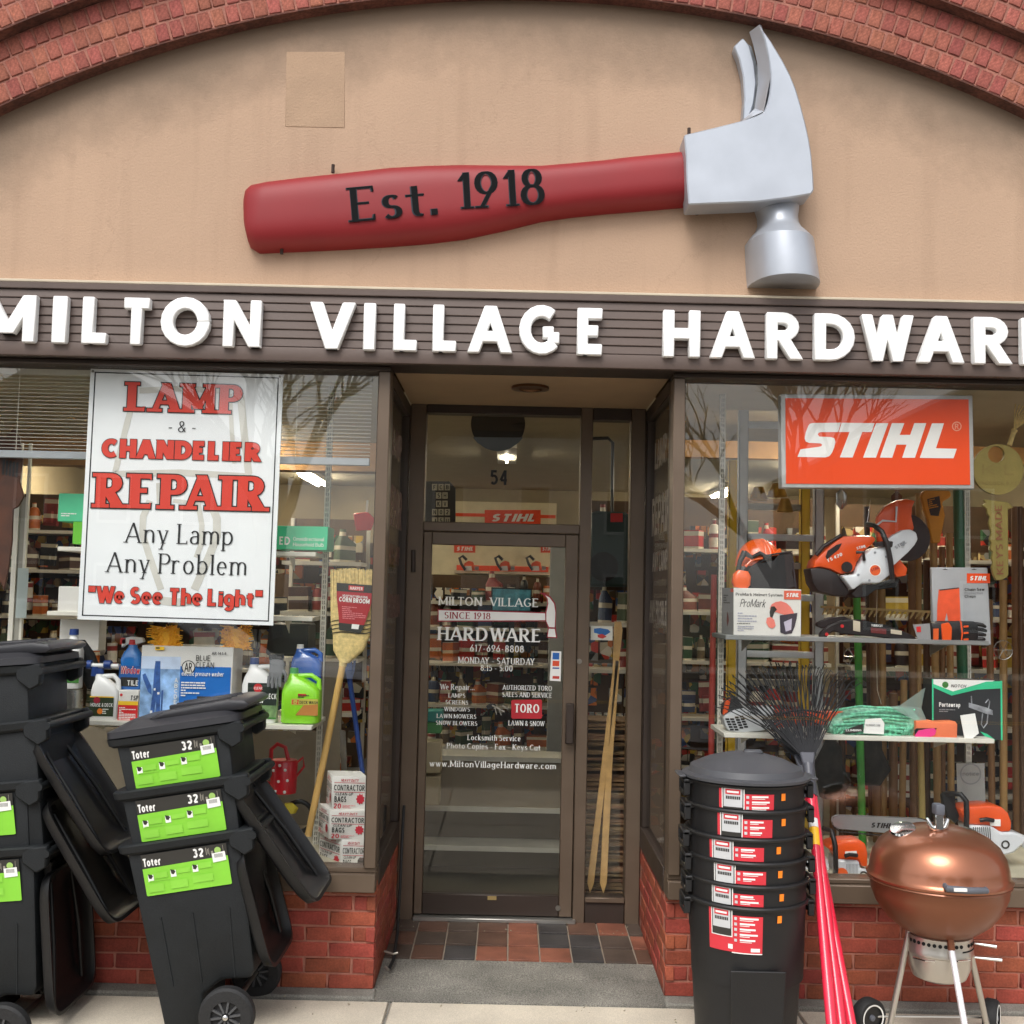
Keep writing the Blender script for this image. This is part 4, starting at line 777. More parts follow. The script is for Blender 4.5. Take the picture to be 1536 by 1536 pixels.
SHELFW = mat('shelf_ivory', 'dcd9cd', .5, var=.06); SHELFG = mat('shelf_grey', '8d8f8e', .4, .3); PAPER = mat('paper_white', 'f0f3f4', .5, var=.02)
CARDW = mat('carton_white', 'dcdad4', .55, var=.04); CARDB = mat('carton_brown', 'a98c63', .7); BLUE = mat('print_blue', '1f6fc4', .4); NAVY = mat('print_navy', '1f3d7d', .4); RED = mat('print_bright_red', 'cf2b2e', .4); YEL = mat('print_yellow', 'f0c330', .4)
LIME = mat('lime_plastic', '8fdc2c', .35, coat=.3); PWH = mat('bottle_white', 'e8e8e6', .35, coat=.3, var=.03); GRN = mat('print_green', '3f7a35', .45); MINT = mat('mint_green', '37c58f', .45); BLKP = mat('black_plastic', '1c1c1d', .4, var=.1)
# decks
for nm, x0, x1 in (('window_deck', -3.4, -.63), ('window_deck', .79, 3.4)):
    single(nm, MB().box(x0, x1, .10, 1.0, .44, .535), mat('deck_cream', 'b3ad97', .7), 'cream painted deck inside the shop window '+('under the contractor bag boxes' if x0 < 0 else 'under the chainsaws'), 'window deck', bevel=.004)
# lamp repair sign
Ys = .05
t = thing('lamp_repair_sign', 'big white lamp and chandelier repair sign with red lettering behind the glass', 'sign', P(271, 745, Ys))
o, u, v = P(136, 553, Ys), P(425, 562, Ys), P(116, 929, Ys); U = u-o; V = v-o; mb = MB(); mb.rings([[o+Vector((0, d, 0)), u+Vector((0, d, 0)), u+V+Vector((0, d, 0)), v+Vector((0, d, 0))] for d in (0, .008)]); sgn = part('board', mb, PAPER, t)
f = Face(o, U, V, t, (0, -1, 0)); b_ = .0035
for k, (q0, q1, q2, q3) in enumerate(((.022, .012, .978, .0165), (.022, .981, .978, .9855), (.022, .012, .0285, .985), (.972, .012, .978, .985))): f.rect('border', INKK, q0, q1, q2, q3, 1)
wmk = MB(); W_ = lambda *p: [(110+x/3.745, 540+y/3.745) for x, y in p]
for pts, w_ in ((W_((372, 172), (600, 160), (880, 175)), 9), (W_((345, 190), (290, 400), (235, 630)), 9), (W_((880, 190), (890, 400), (905, 580)), 6.5), (W_((940, 200), (960, 420), (985, 640)), 11), (W_((235, 640), (600, 632), (1000, 655)), 9.5), (W_((430, 790), (392, 880), (388, 980), (430, 1110), (492, 1290)), 10), (W_((700, 800), (722, 930), (715, 1040), (690, 1110)), 8), (W_((770, 800), (806, 890), (806, 990), (760, 1110), (680, 1290)), 12), (W_((490, 1350), (580, 1362), (670, 1352)), 12), (W_((560, 790), (640, 800), (700, 790)), 6), (W_((478, 690), (482, 830)), 7)): ribbon(wmk, pts, w_, Ys-.0015)
part('lamp_outline_print', wmk, mat('print_beige', 'd3d1c8', .5), t)
def red(s, x0, y0, x1, y1, cap, W, H_, ser=0, **k):
    tpx(t, s, INKK, x0, y0, x1, y1, cap, Ys-.002, W=W, Hh=H_, serif=ser, grow=.034, **k); tpx(t, s, INKR, x0, y0, x1, y1, cap, Ys-.004, W=W, Hh=H_, serif=ser, **k)
red('LAMP', 188, 616.2, 365, 621.2, 44, .30, .13, .11, sp=.06); red('CHANDELIER', 152, 686, 391, 692.5, 28.5, .36, .26, sp=.05); red('REPAIR', 140, 761, 401, 767, 52, .30, .13, .11, sp=.06)
red('"We See The Light"', 132, 904, 393, 911, 25, .275, .19, sp=.07, space=.3)
tpx(t, '- & -', INKK, 252, 648, 294, 649, 17, Ys-.002, W=.1, Hh=.07, sp=.15); tpx(t, 'Any Lamp', INKK, 186, 813.7, 350, 818, 30, Ys-.002, W=.11, Hh=.045, serif=.07); tpx(t, 'Any Problem', INKK, 158, 858, 370, 863.6, 30, Ys-.002, W=.11, Hh=.045, serif=.07)
for q in ((139.5, 557), (420, 565)): c_ = P(*q, Ys); part('eyelet', MB().cyl(c_-Vector((0, .003, 0)), c_, .006, 12), MATS['worn_steel'], t)
# blinds
def blind(label, xl, xr, ytop, ybot, Yp):
    a = P(xl, (ytop+ybot)/2, Yp).x; b = P(xr, (ytop+ybot)/2, Yp).x; z1 = P((xl+xr)/2, ytop, Yp).z; z0 = P((xl+xr)/2, ybot, Yp).z; t = thing('mini_blind', label, 'window blind', ((a+b)/2, Yp, z1))
    part('head_rail', MB().box(a, b, Yp, Yp+.03, z1, z1+.03), SHELFW, t); part('bottom_rail', MB().box(a, b, Yp, Yp+.025, z0-.018, z0+.018), mat('blind_rail_grey', 'a9aeb2', .5), t, bevel=.003); n = 20
    for k in range(n):
        z = z0+.03+(z1-z0-.03)*k/n; part('slat', MB().box(a, b, -.012, .012, -.0008, .0008, Matrix.Translation((0, Yp+.013, z)) @ Matrix.Rotation(R(1), 4, 'X')), mat('blind_slat', 'd8d5ca', .5), t)
    for k in (.14, .5, .82): part('ladder_cord', MB().cyl((a+(b-a)*k, Yp+.002, z0), (a+(b-a)*k, Yp+.002, z1), .0014, 5), SHELFW, t)
blind('raised white mini blind behind the lamp repair sign', -60, 556, 566, 686, .14)
# upper display shelves, uprights
standard('slotted ivory upright beside the corn broom', 497, 570, 1288, .50); standard('slotted ivory upright next to the hard hat box', 1085, 583, 1330, .50); standard('slotted ivory upright behind the boxed rope brake', 1451, 735, 1330, .62)
_, zsh = shelf('ivory display shelf holding the cleaning bottles and the pressure washer box', 62, 468, 1084, .12, .40, SHELFW)
shelf('short ivory shelf edge under the lamp repair sign', 70, 469, 921, .30, .22, SHELFW); shelf('pale shelf under the green box of light bulbs', 86, 474, 824, .28, .25, SHELFW)
t, f = carton('bulb_carton', 'green carton of household light bulbs at the sign edge', 'box', 414, 790, 492, 824, .30, .2, MINT); f.text('ED', INKW, .06, .27, .80, .34, W=.2, Hh=.18); f.text('Omnidirectional', INKW, .33, .93, .62, .16, W=.14, Hh=.12); f.text('Household Bulb', INKW, .33, .93, .85, .16, W=.14, Hh=.12)
t, f = carton('bulb_carton', 'pale green carton standing left of the lamp repair sign', 'box', 86, 741, 140, 782, .30, .2, mat('pale_mint', '55c795', .45)); f.lines(INKW, .1, .8, .7, .85, 2)
t, f = carton('bulb_carton', 'bright lime carton under the pale green carton', 'box', 108, 783, 140, 816, .30, .2, mat('lime_card', '6cc436', .5))
t, f = carton('white_carton', 'white carton on the short shelf at the sign corner', 'box', 86, 880, 119, 918, .32, .2, CARDW)
t, f = carton('white_carton', 'blank white carton hanging under the short shelf', 'box', 88, 930, 150, 975, .42, .1, CARDW)
# bottles
t = bottle('cleaner_bottle', 'tall white bottle with blue cap and green label', 'bottle', 88, 944, 121, 1033, .20, PWH, NAVY, 'round', .08, cw=.45); f = face_px(89, 986, 120, 1024, .2-.0005, t); f.rect('product_label', GRN, 0, 0, 1, 1); f.rect('print_block', YEL, 0, 0, 1, .12); f.disc('print_block', MATS['maroon_print'], .55, .35, .28, asp=.5); f.lines(INKW, .15, .9, .65, .9, 3)
t = thing('steel_cup', 'shiny steel cup that the tall white bottle stands on', 'cup', P(106, 1084, .24)); c_ = P(106, 1060, .24); part('cup', MB().lathe([(.05, zsh), (.052, zsh+.02), (.05, P(106, 1034, .24).z)], (c_.x, .25, 0), 30, cap=True), mat('brushed_steel', 'b9b9b4', .25, .9), t, smooth=True)
t = thing('work_glove', 'black cloth glove draped beside the tall white bottle', 'glove', P(130, 1040, .28)); part('cloth', MB().loft([(P(135, 1034, .28).z, P(140, 1034, .28).x, .3, .035, .02), (P(135, 1005, .28).z, P(132, 1000, .28).x, .3, .055, .025), (P(125, 980, .28).z, P(126, 980, .28).x, .3, .045, .02), (P(118, 960, .28).z, P(119, 960, .28).x, .3, .02, .015)], 14), mat('black_cloth', '1a1a1b', .95, bump=1, bscale=60), t, smooth=True)
t = bottle('hose_sprayer_bottle', 'white sprayer jug with blue hose nozzle and dark label', 'bottle', 132, 1004, 177, 1085, .16, PWH, NAVY, 'jug', .08, cx=.24, cw=.26)
f = face_px(135, 1044, 171, 1074, .16-.0005, t); f.rect('product_label', mat('label_forest', '2b3a22', .5), 0, 0, 1, 1); f.rect('print_block', YEL, 0, 0, 1, .06); f.text('HOUSE & DECK', INKW, .05, .97, .52, .18, W=.2, Hh=.16); f.disc('print_block', mat('print_orange', 'e9812b', .4), .45, .75, .12); f.disc('print_block', MATS['maroon_print'], .3, .2, .14); f.lines(INKW, .55, .95, .62, .92, 3)
a, b = P(134, 998, .2), P(178, 999, .2); part('nozzle', MB().cyl(a, b, .011, 12), PWH, t, smooth=True); part('nozzle_knob', MB().cyl(P(131, 997, .2), P(138, 997, .2), .021, 16), NAVY, t, smooth=True); part('nozzle_knob', MB().cyl(P(157, 997, .2), P(167, 997, .2), .021, 16), NAVY, t, smooth=True); part('nozzle_stem', MB().cyl(P(143, 1000, .2), P(142, 1014, .2), .017, 14), NAVY, t, smooth=True)
t = bottle('spray_bottle', 'blue and red window cleaner bottle with white trigger', 'spray bottle', 177, 960, 212, 1035, .22, mat('clear_blue', '2f7fd0', .2, coat=.5), RED, 'round', .07, cw=.4); part('trigger', MB().prism(pp([(182, 958), (196, 955), (214, 957), (216, 963), (200, 968), (190, 966), (182, 972)], .24), .24, .27), PWH, t, bevel=.004); part('nozzle', MB().box(P(180, 962, .24).x, P(189, 962, .24).x, .24, .27, P(180, 966, .24).z, P(180, 957, .24).z), RED, t, bevel=.002)
f = face_px(179, 998, 211, 1033, .2195, t); f.rect('product_label', mat('label_blue', '2a61a8', .4), 0, 0, 1, 1); f.text('Window', INKW, .05, .98, .36, .34, W=.24, Hh=.2, ita=.2); f.text('Window', RED, .07, .97, .35, .31, W=.17, Hh=.15, ita=.2); f.rects('print_block', LBK, [(.1, .5, .9, .9)]); f.text('TILE', INKW, .4, .95, .85, .22)
t, f = carton('powder_box', 'red white and yellow powder cleaner box with black print', 'box', 176, 1036, 208, 1084, .17, .06, CARDW); f.rect('print_block', RED, 0, .45, 1, 1); f.rect('print_block', YEL, 0, .33, 1, .45); f.text('TSP', INKK, .58, .99, .30, .15, W=.24, Hh=.2, ita=.2); f.lines(INKW, .06, .9, .52, .92, 8, 3); f.disc('print_block', RED, .14, .14, .07)
t, f = carton('pressure_washer_box', 'large blue and white pressure washer box on the shelf', 'box', 208, 971, 350, 1084, .16, .20, CARDW, bevel=.002)
def art():
    f.rect('picture_print', mat('photo_pale_blue', '8fb4e0', .4, var=.5, scale=18), 0, .30, .43, 1); f.rect('picture_print', mat('photo_sky', 'c3d3ea', .4, var=.15, scale=10), 0, .14, .43, .30); f.rect('print_block', BLUE, .43, .26, .985, 1)
    for i, pts in enumerate(([(.155, .20), (.21, .20), (.215, .42), (.225, .62), (.23, 1), (.19, 1), (.18, .70), (.15, 1), (.11, 1), (.14, .6), (.145, .34)], [(.02, .38), (.05, .36), (.12, .52), (.13, .64), (.09, .6), (.03, .44)], [(.235, .58), (.255, .57), (.25, .95), (.235, .95)])): f.poly('picture_print', mat('photo_navy', '3a5f9f', .4, var=.4, scale=30), pts)
    f.rects('small_printed_marks', INKW, [(.15, .55, .17, .58), (.19, .60, .215, .63), (.12, .84, .145, .97), (.19, .86, .21, .98)])  # white pieces of the printed picture, not lettering
    for i in range(6): f.text('ABCDEFG'[i], INKW, .375, .41, .47+i*.07, .055)
    f.disc('logo_disc', LBK, .52, .27, .075); f.disc('logo_disc', CARDW, .52, .27, .065);
    f.text('AR', LBK, .477, .563, .33, .12, W=.2, Hh=.15, sp=.1); f.text('BLUE', LBK, .60, .76, .185, .075, W=.13, Hh=.12); f.text('CLEAN', LBK, .60, .80, .275, .075, W=.13, Hh=.12); f.text('AR 143.8', LBK, .77, .93, .10, .035); f.text('electric pressure washer', INKW, .45, .91, .38, .06, W=.17, Hh=.15)
    f.lines(INKW, .45, .72, .46, .66, 6, 5); f.rect('picture_print', LBK, .63, .64, .78, .90); f.rect('picture_print', mat('photo_pale', 'b9d3e6', .4), .80, .64, .94, .90); f.rects('small_printed_marks', INKW, [(.65, .72, .70, .80), (.68, .78, .75, .82)]); f.rects('price_sticker', YEL, [(.15, .01, .25, .055)]); f.rects('small_printed_marks', LBK, [(.16, .02, .20, .04)])
art()
for n_, (a, b) in enumerate(((234, 267), (341, 372))):
    Yb = .17; t = thing('push_broom_head', 'yellow bristle brush sticking up behind the '+('blue half of the pressure washer box' if n_ else 'pale half of the pressure washer box'), 'brush', P((a+b)/2, 972, Yb), 'yellow bristle brushes'); br_ = MB(); q = random.Random(n_)
    for k in range(260):
        x_ = q.uniform(a+2, b-2); y_ = q.uniform(940, 972); p0 = P(x_, y_, Yb+.03); d = Vector((q.uniform(-.02, .02)+(.012 if x_ > (a+b)/2 else -.012)*2, -.035, q.uniform(-.012, .012))); br_.tube([p0, p0+d], [.0045, .003], 4)
    tag(part('bristles', br_, mat('bristle_yellow', 'ffbe30', .6), t), kind='stuff'); part('brush_block', MB().box(P(a, 950, Yb).x+.006, P(b, 950, Yb).x-.006, Yb+.004, Yb+.05, P(a, 972, Yb).z, P(a, 943, Yb).z), MATS['bristle_yellow'], t, bevel=.004)
t = bottle('deck_cleaner_bottle', 'white bottle of patio and deck cleaner with a dark label', 'bottle', 359, 988, 416, 1085, .18, PWH, NAVY, 'jug', .09, cx=.3, cw=.24)
f = face_px(372, 1024, 416, 1078, .1795, t); f.rect('product_label', mat('label_deep_green', '1e2a22', .5), 0, 0, 1, .62); f.rect('product_label', mat('label_leaf', '6d8b5a', .5, var=.5, scale=30), 0, .62, 1, .95); f.rect('print_block', GRN, 0, .95, 1, 1); f.text('PATIO & DECK', INKW, .04, 1.0, .44, .15, W=.22, Hh=.18); f.disc('print_block', RED, .35, .14, .15); f.text('CLEAR', INKW, .22, .5, .18, .07); f.lines(INKW, .1, .8, .5, .6, 1)
t = thing('rubber_glove', 'grey rubber coated glove hanging over the deck cleaner bottle', 'glove', P(415, 1000, .15)); GLV = mat('glove_grey', '707274', .6, bump=.5)
gm = MB().loft([(P(415, 1018, .14).z, P(412, 1018, .14).x, .155, .032, .012, 3), (P(415, 1000, .14).z, P(415, 1000, .14).x, .155, .036, .014, 3), (P(415, 984, .14).z, P(413, 984, .14).x, .155, .03, .012, 3)], 16); part('palm', gm, GLV, t, smooth=True)
for k in range(4): part('finger', tubepx([(404+k*5.5, 1014, .15), (403+k*5.6, 1024, .145), (402.5+k*6, 1033-abs(k-1.5)*2, .148)], [.0085, .008, .006], 8), GLV, t, smooth=True)
part('finger', tubepx([(425, 1005, .15), (429, 1014, .145), (428, 1022, .148)], [.008, .008, .006], 8), GLV, t, smooth=True); part('cuff', MB().box(P(403, 990, .14).x, P(424, 990, .14).x, .142, .170, P(403, 990, .14).z, P(403, 981, .14).z), BLKP, t, bevel=.004)
t = bottle('blue_jug', 'clear and blue cleaning jug behind the lime green jug', 'jug', 434, 968, 482, 1030, .32, mat('jug_clear_blue', '3565b8', .15, coat=.5), PWH, 'jug', .1, cx=.25, cw=.22); part('body_top', MB().box(0, .001, 0, .001, 0, .001), PWH, t) if 0 else None
t = bottle('lime_jug', 'lime green jug of cleaner with a handle', 'jug', 419, 1004, 480, 1085, .15, LIME, mat('cap_green', '2f9a44', .4), 'jug', .12, cx=.27, cw=.22); f = face_px(421, 1040, 479, 1074, .1495, t); f.rect('product_label', mat('label_tan', 'b8b04a', .5), .28, .22, .98, .50); f.text('E-Z', RED, .30, .48, .46, .18, W=.24, Hh=.2); f.text('DECK WASH', LBK, .5, .97, .44, .13, W=.2); f.poly('print_block', mat('label_ochre', 'b5793a', .5), [(.6, .5), (.98, .45), (.98, .95), (.4, .95)]); f.rects('print_block', RED, [(.45, .0, .66, .1)]); f.lines(LBK, .45, .9, .04, .2, 2)
# corn broom
Yb = .30; t = thing('corn_broom', 'corn broom standing bristles up with a red paper label', 'broom', P(463, 1252, Yb)); STRAW = mat('broom_straw', 'd9c182', .8, var=.25, scale=60); q = random.Random(4); sm = MB()
for k in range(110):
    s = -1+2*k/109; zt = 853+q.uniform(-1.5, 2)+2*abs(s); xt = 528+31*s; xm = 527+30*s; xb = 527+29.5*s*math.cos(abs(s)*.45); yk = .02*math.sqrt(max(0, 1-s*s))*(1 if k % 2 else -1)
    pts = [(xt+q.uniform(-1, 1), zt), (xm, 930), (xb, 952), (523+22*s, 975), (517+6*s, 994)]; sm.tube([P(x_, y_, Yb+yk) for x_, y_ in pts], [.0022, .0042, .005, .0045, .004], 5)
sm.loft([(P(517, 994, Yb).z, P(517, 994, Yb).x, Yb, .02, .012), (P(522, 975, Yb).z, P(522, 975, Yb).x, Yb, .064, .014), (P(526, 952, Yb).z, P(526, 952, Yb).x, Yb, .088, .018), (P(528, 930, Yb).z, P(528, 930, Yb).x, Yb, .09, .018), (P(528, 864, Yb).z, P(528, 862, Yb).x, Yb, .09, .016)], 18)
part('bristles', sm, STRAW, t, smooth=True)
for yy in (931, 937, 943, 949): part('stitching', MB().tube([P(527+30*math.sin(a)*.99, yy+1.2*math.sin(a*3), Yb-.024*math.cos(a)-.004) for a in [R(-84+12*j) for j in range(15)]], .0022, 5), INKK, t)
part('handle', tubepx([(515, 993, Yb), (489, 1122, Yb), (462, 1254, Yb)], .0165, 14), mat('broom_handle_wood', 'd9b06a', .45, var=.12), t, smooth=True); part('neck_band', tubepx([(516.5, 985, Yb), (513.8, 999, Yb)], .019, 12), STRAW, t, smooth=True)
lb = [(505, 874), (560, 878), (557, 905), (549, 930), (541, 950), (509, 945), (508, 925), (505, 895)]; Yl = Yb-.031; poly_px('paper_label', mat('label_crimson', 'a8262f', .5), lb, Yl, t); poly_px('paper_label', LBK, [(505, 874), (560, 878), (559, 890), (505, 886.5)], Yl-.001, t); poly_px('paper_label', LBK, [(508, 934), (547, 938), (541, 950), (509, 945)], Yl-.001, t); poly_px('barcode_sticker', INKW, [(528, 936), (539, 937), (537.5, 944), (527, 943)], Yl-.002, t); poly_px('print_block', RED, [(523, 878), (546, 880), (545, 887), (523, 885)], Yl-.002, t)
tpx(t, 'CORN BROOM', INKW, 508.5, 902, 554, 906, 7, Yl, W=.22, Hh=.2, lift=.002); tpx(t, 'HARPER', INKW, 525, 884.4, 544, 885.6, 4.6, Yl-.002, W=.2, Hh=.16); tpx(t, 'HEAVY DUTY INDUSTRIAL', INKW, 514, 895, 552, 898, 3.4, Yl, lift=.002, W=.2); f = Face(P(511, 909, Yl), P(550, 912, Yl)-P(511, 909, Yl), P(512, 930, Yl)-P(511, 909, Yl), t, (0, -1, 0)); f.lines(mat('print_pink', 'd77b80', .5), .05, .95, 0, .95, 7)
t = thing('floor_mop', 'blue handled mop leaning behind the corn broom', 'mop', P(543, 1148, .5)); part('handle', tubepx([(523, 1008, .5), (544, 1160, .5)], .0125, 12), NAVY, t, smooth=True); mm_ = MB(); q = random.Random(8)
for k in range(26): x_ = q.uniform(517, 533); mm_.tube([P(x_, 993+q.uniform(-4, 4), .48), P(524+(x_-524)*.8, 1006, .47), P(524+(x_-524)*.4, 1018, .48)], .0035, 5)
part('mop_strands', mm_, mat('mop_blue_grey', '5a6a94', .9), t)
# contractor bag cartons
BOXP = mat('carton_print_red', 'c1283a', .5); YB_ = .16
def bagbox(label, x0, y0, x1, y1, xs, Yp, skew):
    a = P(x0, y1, Yp); b = P(x1, y0, Yp); c = P(xs, y1, Yp+.16); t = thing('bag_carton', label, 'box', ((a.x+b.x)/2, Yp+.1, a.z), 'cartons of contractor bags stacked on the deck'); s = Vector((c.x-a.x, .16, 0)); U = Vector((b.x-a.x, .0, 0)); h = Vector((0, 0, b.z-a.z)); a = Vector((a.x, Yp, a.z))
    mb = MB(); mb.rings([[a, a+U, a+U+s, a+s], [a+h, a+U+h, a+U+s+h, a+s+h]]); part('carton_body', mb, CARDW, t, bevel=.002)
    for fc, wide in ((Face(a+h, U, -h, t, (0, -1, 0)), 1), (Face(a+h+s, -s, -h, t, (-1, 0, 0)), 0)):
        fc.rects('print_rule', BOXP, [(.06, .185, .94, .20), (.06, .46, .94, .475)]); fc.text('HEAVY DUTY', BOXP, .25, .75, .16, .08, W=.2, Hh=.2, ita=.2); fc.text('CONTRACTOR', LBK, .06, .94, .42, .17, W=.2, Hh=.18); fc.text('BAGS', LBK, .08, .42, .76, .17, W=.22, Hh=.2); fc.text('CLEAN-UP', LBK, .1, .6, .56, .08, W=.16, ita=.2)
        fc.text('20', BOXP, .06, .28, .95, .15, W=.2); fc.lines(MATS['print_pink'], .32, .9, .85, .95, 3); st = [(.82+.13*math.cos(math.pi*k/9)*(1 if k % 2 else .72), .66+.17*math.sin(math.pi*k/9)*(1 if k % 2 else .72)) for k in range(18)]; fc.poly('print_burst', BOXP, st)
    return t
bagbox('lowest carton of contractor bags, turned so that two sides show', 511, 1259, 549, 1311, 477, .14, 1); bagbox('middle carton of contractor bags in the little stack', 493, 1216, 550, 1259, 477, .14, 1); bagbox('topmost carton of contractor bags, set back on the stack', 497, 1165, 551, 1215, 489, .16, 1)
# watering can
Yw = .42; t = thing('watering_can', 'red watering can with white polka dots', 'watering can', P(421, 1192, Yw)); c0 = P(421, 1192, Yw); c1 = P(421, 1142, Yw); RC = mat('can_red', 'd02430', .3, coat=.4); part('body', MB().lathe([(.001, c0.z), (.064, c0.z), (.068, c1.z-.01), (.062, c1.z), (.001, c1.z)], (c0.x, Yw+.06, 0), 36), RC, t, smooth=True)
part('handle', tubepx([(406, 1145, Yw+.06), (407, 1124, Yw+.06), (416, 1116, Yw+.06), (428, 1121, Yw+.06), (433, 1142, Yw+.06)], .010, 10), RC, t, smooth=True); part('handle', tubepx([(438, 1150, Yw+.06), (455, 1136, Yw+.06), (456, 1150, Yw+.06), (440, 1170, Yw+.06)], .006, 8), RC, t, smooth=True); part('spout', tubepx([(406, 1178, Yw+.06), (397, 1172, Yw+.05), (392, 1158, Yw+.04)], [.013, .010, .013], 10), RC, t, smooth=True)
for k, (x_, y_) in enumerate(((410, 1156), (428, 1155), (418, 1172), (431, 1171), (413, 1187), (427, 1188), (420, 1148))): 
    an = (x_-421)/421*10; q = P(x_, y_, Yw); sn = max(-.95, min(.95, (q.x-c0.x)/.068)); part('dot', MB().ball((c0.x+.0685*sn, Yw+.06-.0685*math.sqrt(1-sn*sn), q.z), (.0075, .0015+.004*abs(sn), .0075), 12, 8), INKW, t, smooth=True)
part('hose', MB().tube([(P(448, 1225, .5).x+.07*math.cos(R(a)), .5, P(448, 1225, .5).z+.075*math.sin(R(a))) for a in range(0, 361, 20)], .012, 10), BLKP, thing('coiled_hose', 'black coiled hose standing behind the watering can', 'hose', P(448, 1250, .5)), smooth=True)
t = thing('work_gloves', 'small yellow gloves bundle by the coiled hose', 'gloves', P(435, 1207, .44)); part('bundle', MB().loft([(P(0, 1211, .44).z, P(434, 1207, .44).x, .46, .03, .02), (P(0, 1203, .44).z, P(436, 1207, .44).x, .46, .035, .02), (P(0, 1196, .44).z, P(432, 1207, .44).x, .46, .02, .015)], 14), mat('glove_yellow', 'c9b63a', .7), t, smooth=True)
# display back panels
TAUPE = mat('taupe_panel', '8b8170', .75, var=.06)
a, b = P(-120, 1310, .95), P(511, 990, .95); single('display_back_panel', MB().box(a.x, b.x, .95, .97, .53, P(400, 1096, .95).z), TAUPE, 'low taupe panel closing the window deck behind the watering can', 'panel'); single('display_back_panel', MB().box(P(483, 1100, .9).x, P(511, 1100, .9).x, .90, .92, .53, P(500, 993, .9).z), TAUPE, 'narrow taupe board standing behind the broom handle', 'panel')
t = thing('steel_level', 'grey metal strip leaning by the mop handle', 'level', P(515, 1160, .6)); poly_px('blade', MATS['brushed_steel'], [(510, 1095), (518, 1096), (521, 1175), (512, 1175)], .6, t, .01)
# far edge of the window: cut-out board, white frame, papers
t = thing('cutout_board', 'brown cut-out wooden board hanging at the far edge of the window', 'board', P(12, 760, .2)); poly_px('board', mat('board_brown', '4e2a17', .6, var=.35, scale=12), [(-30, 650), (8, 655), (20, 641), (29, 655), (34, 690), (29, 722), (36, 744), (27, 760), (19, 764), (18, 810), (13, 850), (6, 886), (0, 872), (-30, 860)], .2, t, .015, .003)
for k in range(5): poly_px('carving', BLKP, [(4+k*5, 690+k), (8+k*5, 689+k), (6+k*5, 712+k), (3+k*5, 712+k)], .197, t)
t = thing('white_rack', 'tall ivory rack frame at the far edge of the window', 'rack', P(20, 1080, .45)); part('post', MB().box(P(23, 800, .45).x-.012, P(23, 800, .45).x+.012, .45, .47, .55, 2.5), SHELFW, t); part('post', MB().box(P(38, 800, .45).x-.006, P(38, 800, .45).x+.006, .45, .47, .55, 2.5), SHELFW, t); part('side_sheet', MB().box(P(23, 800, .45).x, P(35, 800, .45).x, .46, .465, .55, P(25, 745, .45).z), mat('sheet_grey', '9c9a90', .6), t)
single('notice_sheet', MB().box(P(25, 890, .43).x, P(41, 890, .43).x, .43, .434, P(30, 927, .43).z, P(30, 852, .43).z), mat('paper_pale_green', 'b9c6c4', .7), 'pale sheet of paper taped beside the ivory rack', 'paper')
WOODH_R = mat('grip_wood', '8a5f35', .5)
# ------------------------------------------------------------------ orange saw sign
Ys = .06; t = thing('saw_sign', 'orange illuminated style sign with a grey frame hanging in the window', 'sign', P(1315, 662, Ys))
o, u, v = P(1171, 591, Ys), P(1459, 593, Ys), P(1172, 731.5, Ys); U = u-o; V = v-o
def slab(o, U, V, y, th): return MB().rings([[o+Vector((0, d, 0)), o+U+Vector((0, d, 0)), o+U+V+Vector((0, d, 0)), o+V+Vector((0, d, 0))] for d in (y, y+th)])
part('case', slab(o, U, V, .0, .06), mat('sign_frame_grey', 'b4b5b2', .4, .3), t, bevel=.003)
part('face', slab(o+U*.024+V*.045, U*.953, V*.912, -.003, .003), SIGNO, t)
z1 = lambda *p: [(1000+x/5.12, 540+y/5.12) for x, y in p]
Yl = Ys-.0045
for g_ in (z1((1118, 484), (1338, 481), (1317, 553), (1185, 554), (1168, 558), (1160, 572), (1172, 588), (1262, 592), (1288, 602), (1296, 626), (1287, 670), (1270, 712), (1250, 738), (1222, 748), (1004, 744), (1028, 686), (1172, 666), (1188, 662), (1194, 650), (1182, 640), (1092, 636), (1068, 626), (1060, 604), (1068, 556), (1088, 504), (1100, 490)),
            z1((1344, 482), (1597, 485), (1574, 553), (1502, 553), (1428, 749), (1330, 748), (1405, 553), (1322, 553)), z1((1608, 485), (1702, 485), (1607, 750), (1508, 750)),
            z1((1730, 485), (1826, 485), (1790, 575), (1870, 575), (1902, 485), (1994, 485), (1907, 751), (1808, 751), (1842, 650), (1765, 650), (1732, 751), (1637, 750)), z1((2038, 486), (2130, 486), (2068, 678), (2228, 682), (2203, 755), (1943, 752))): poly_px('logo_letter', INKW, g_, Yl, t)
def ringpx(name, m, cx, cy, r0, r1, Yp, parent, n=28): 
    rs = [[P(cx+r*math.cos(2*math.pi*i/n), cy+r*math.sin(2*math.pi*i/n), Yp) for i in range(n)] for r in (r0, r1)]; return part(name, MB().rings(rs, cap=False), m, parent)
ringpx('registered_mark', MAR if 0 else mat('mark_pink', 'f0a58a', .5), 1435.2, 639.5, 5.6, 7.2, Yl, t); tpx(t, 'R', MATS['mark_pink'], 1432.2, 643.5, 1438.2, 643.5, 8, Yl, W=.16)
def logo(parent, x0, y0, x1, y1, Yp, bg=SIGNO): # small orange tag with the white word
    poly_px('logo_tag', bg, [(x0, y0), (x1, y0+.3), (x1, y1+.3), (x0, y1)], Yp, parent); h = y1-y0; w_ = x1-x0; tpx(parent, 'STIHL', INKW, x0+w_*.1, y1-h*.27, x1-w_*.13, y1-h*.26, h*.46, Yp, W=.3, Hh=.22, ita=.3, sp=.06)
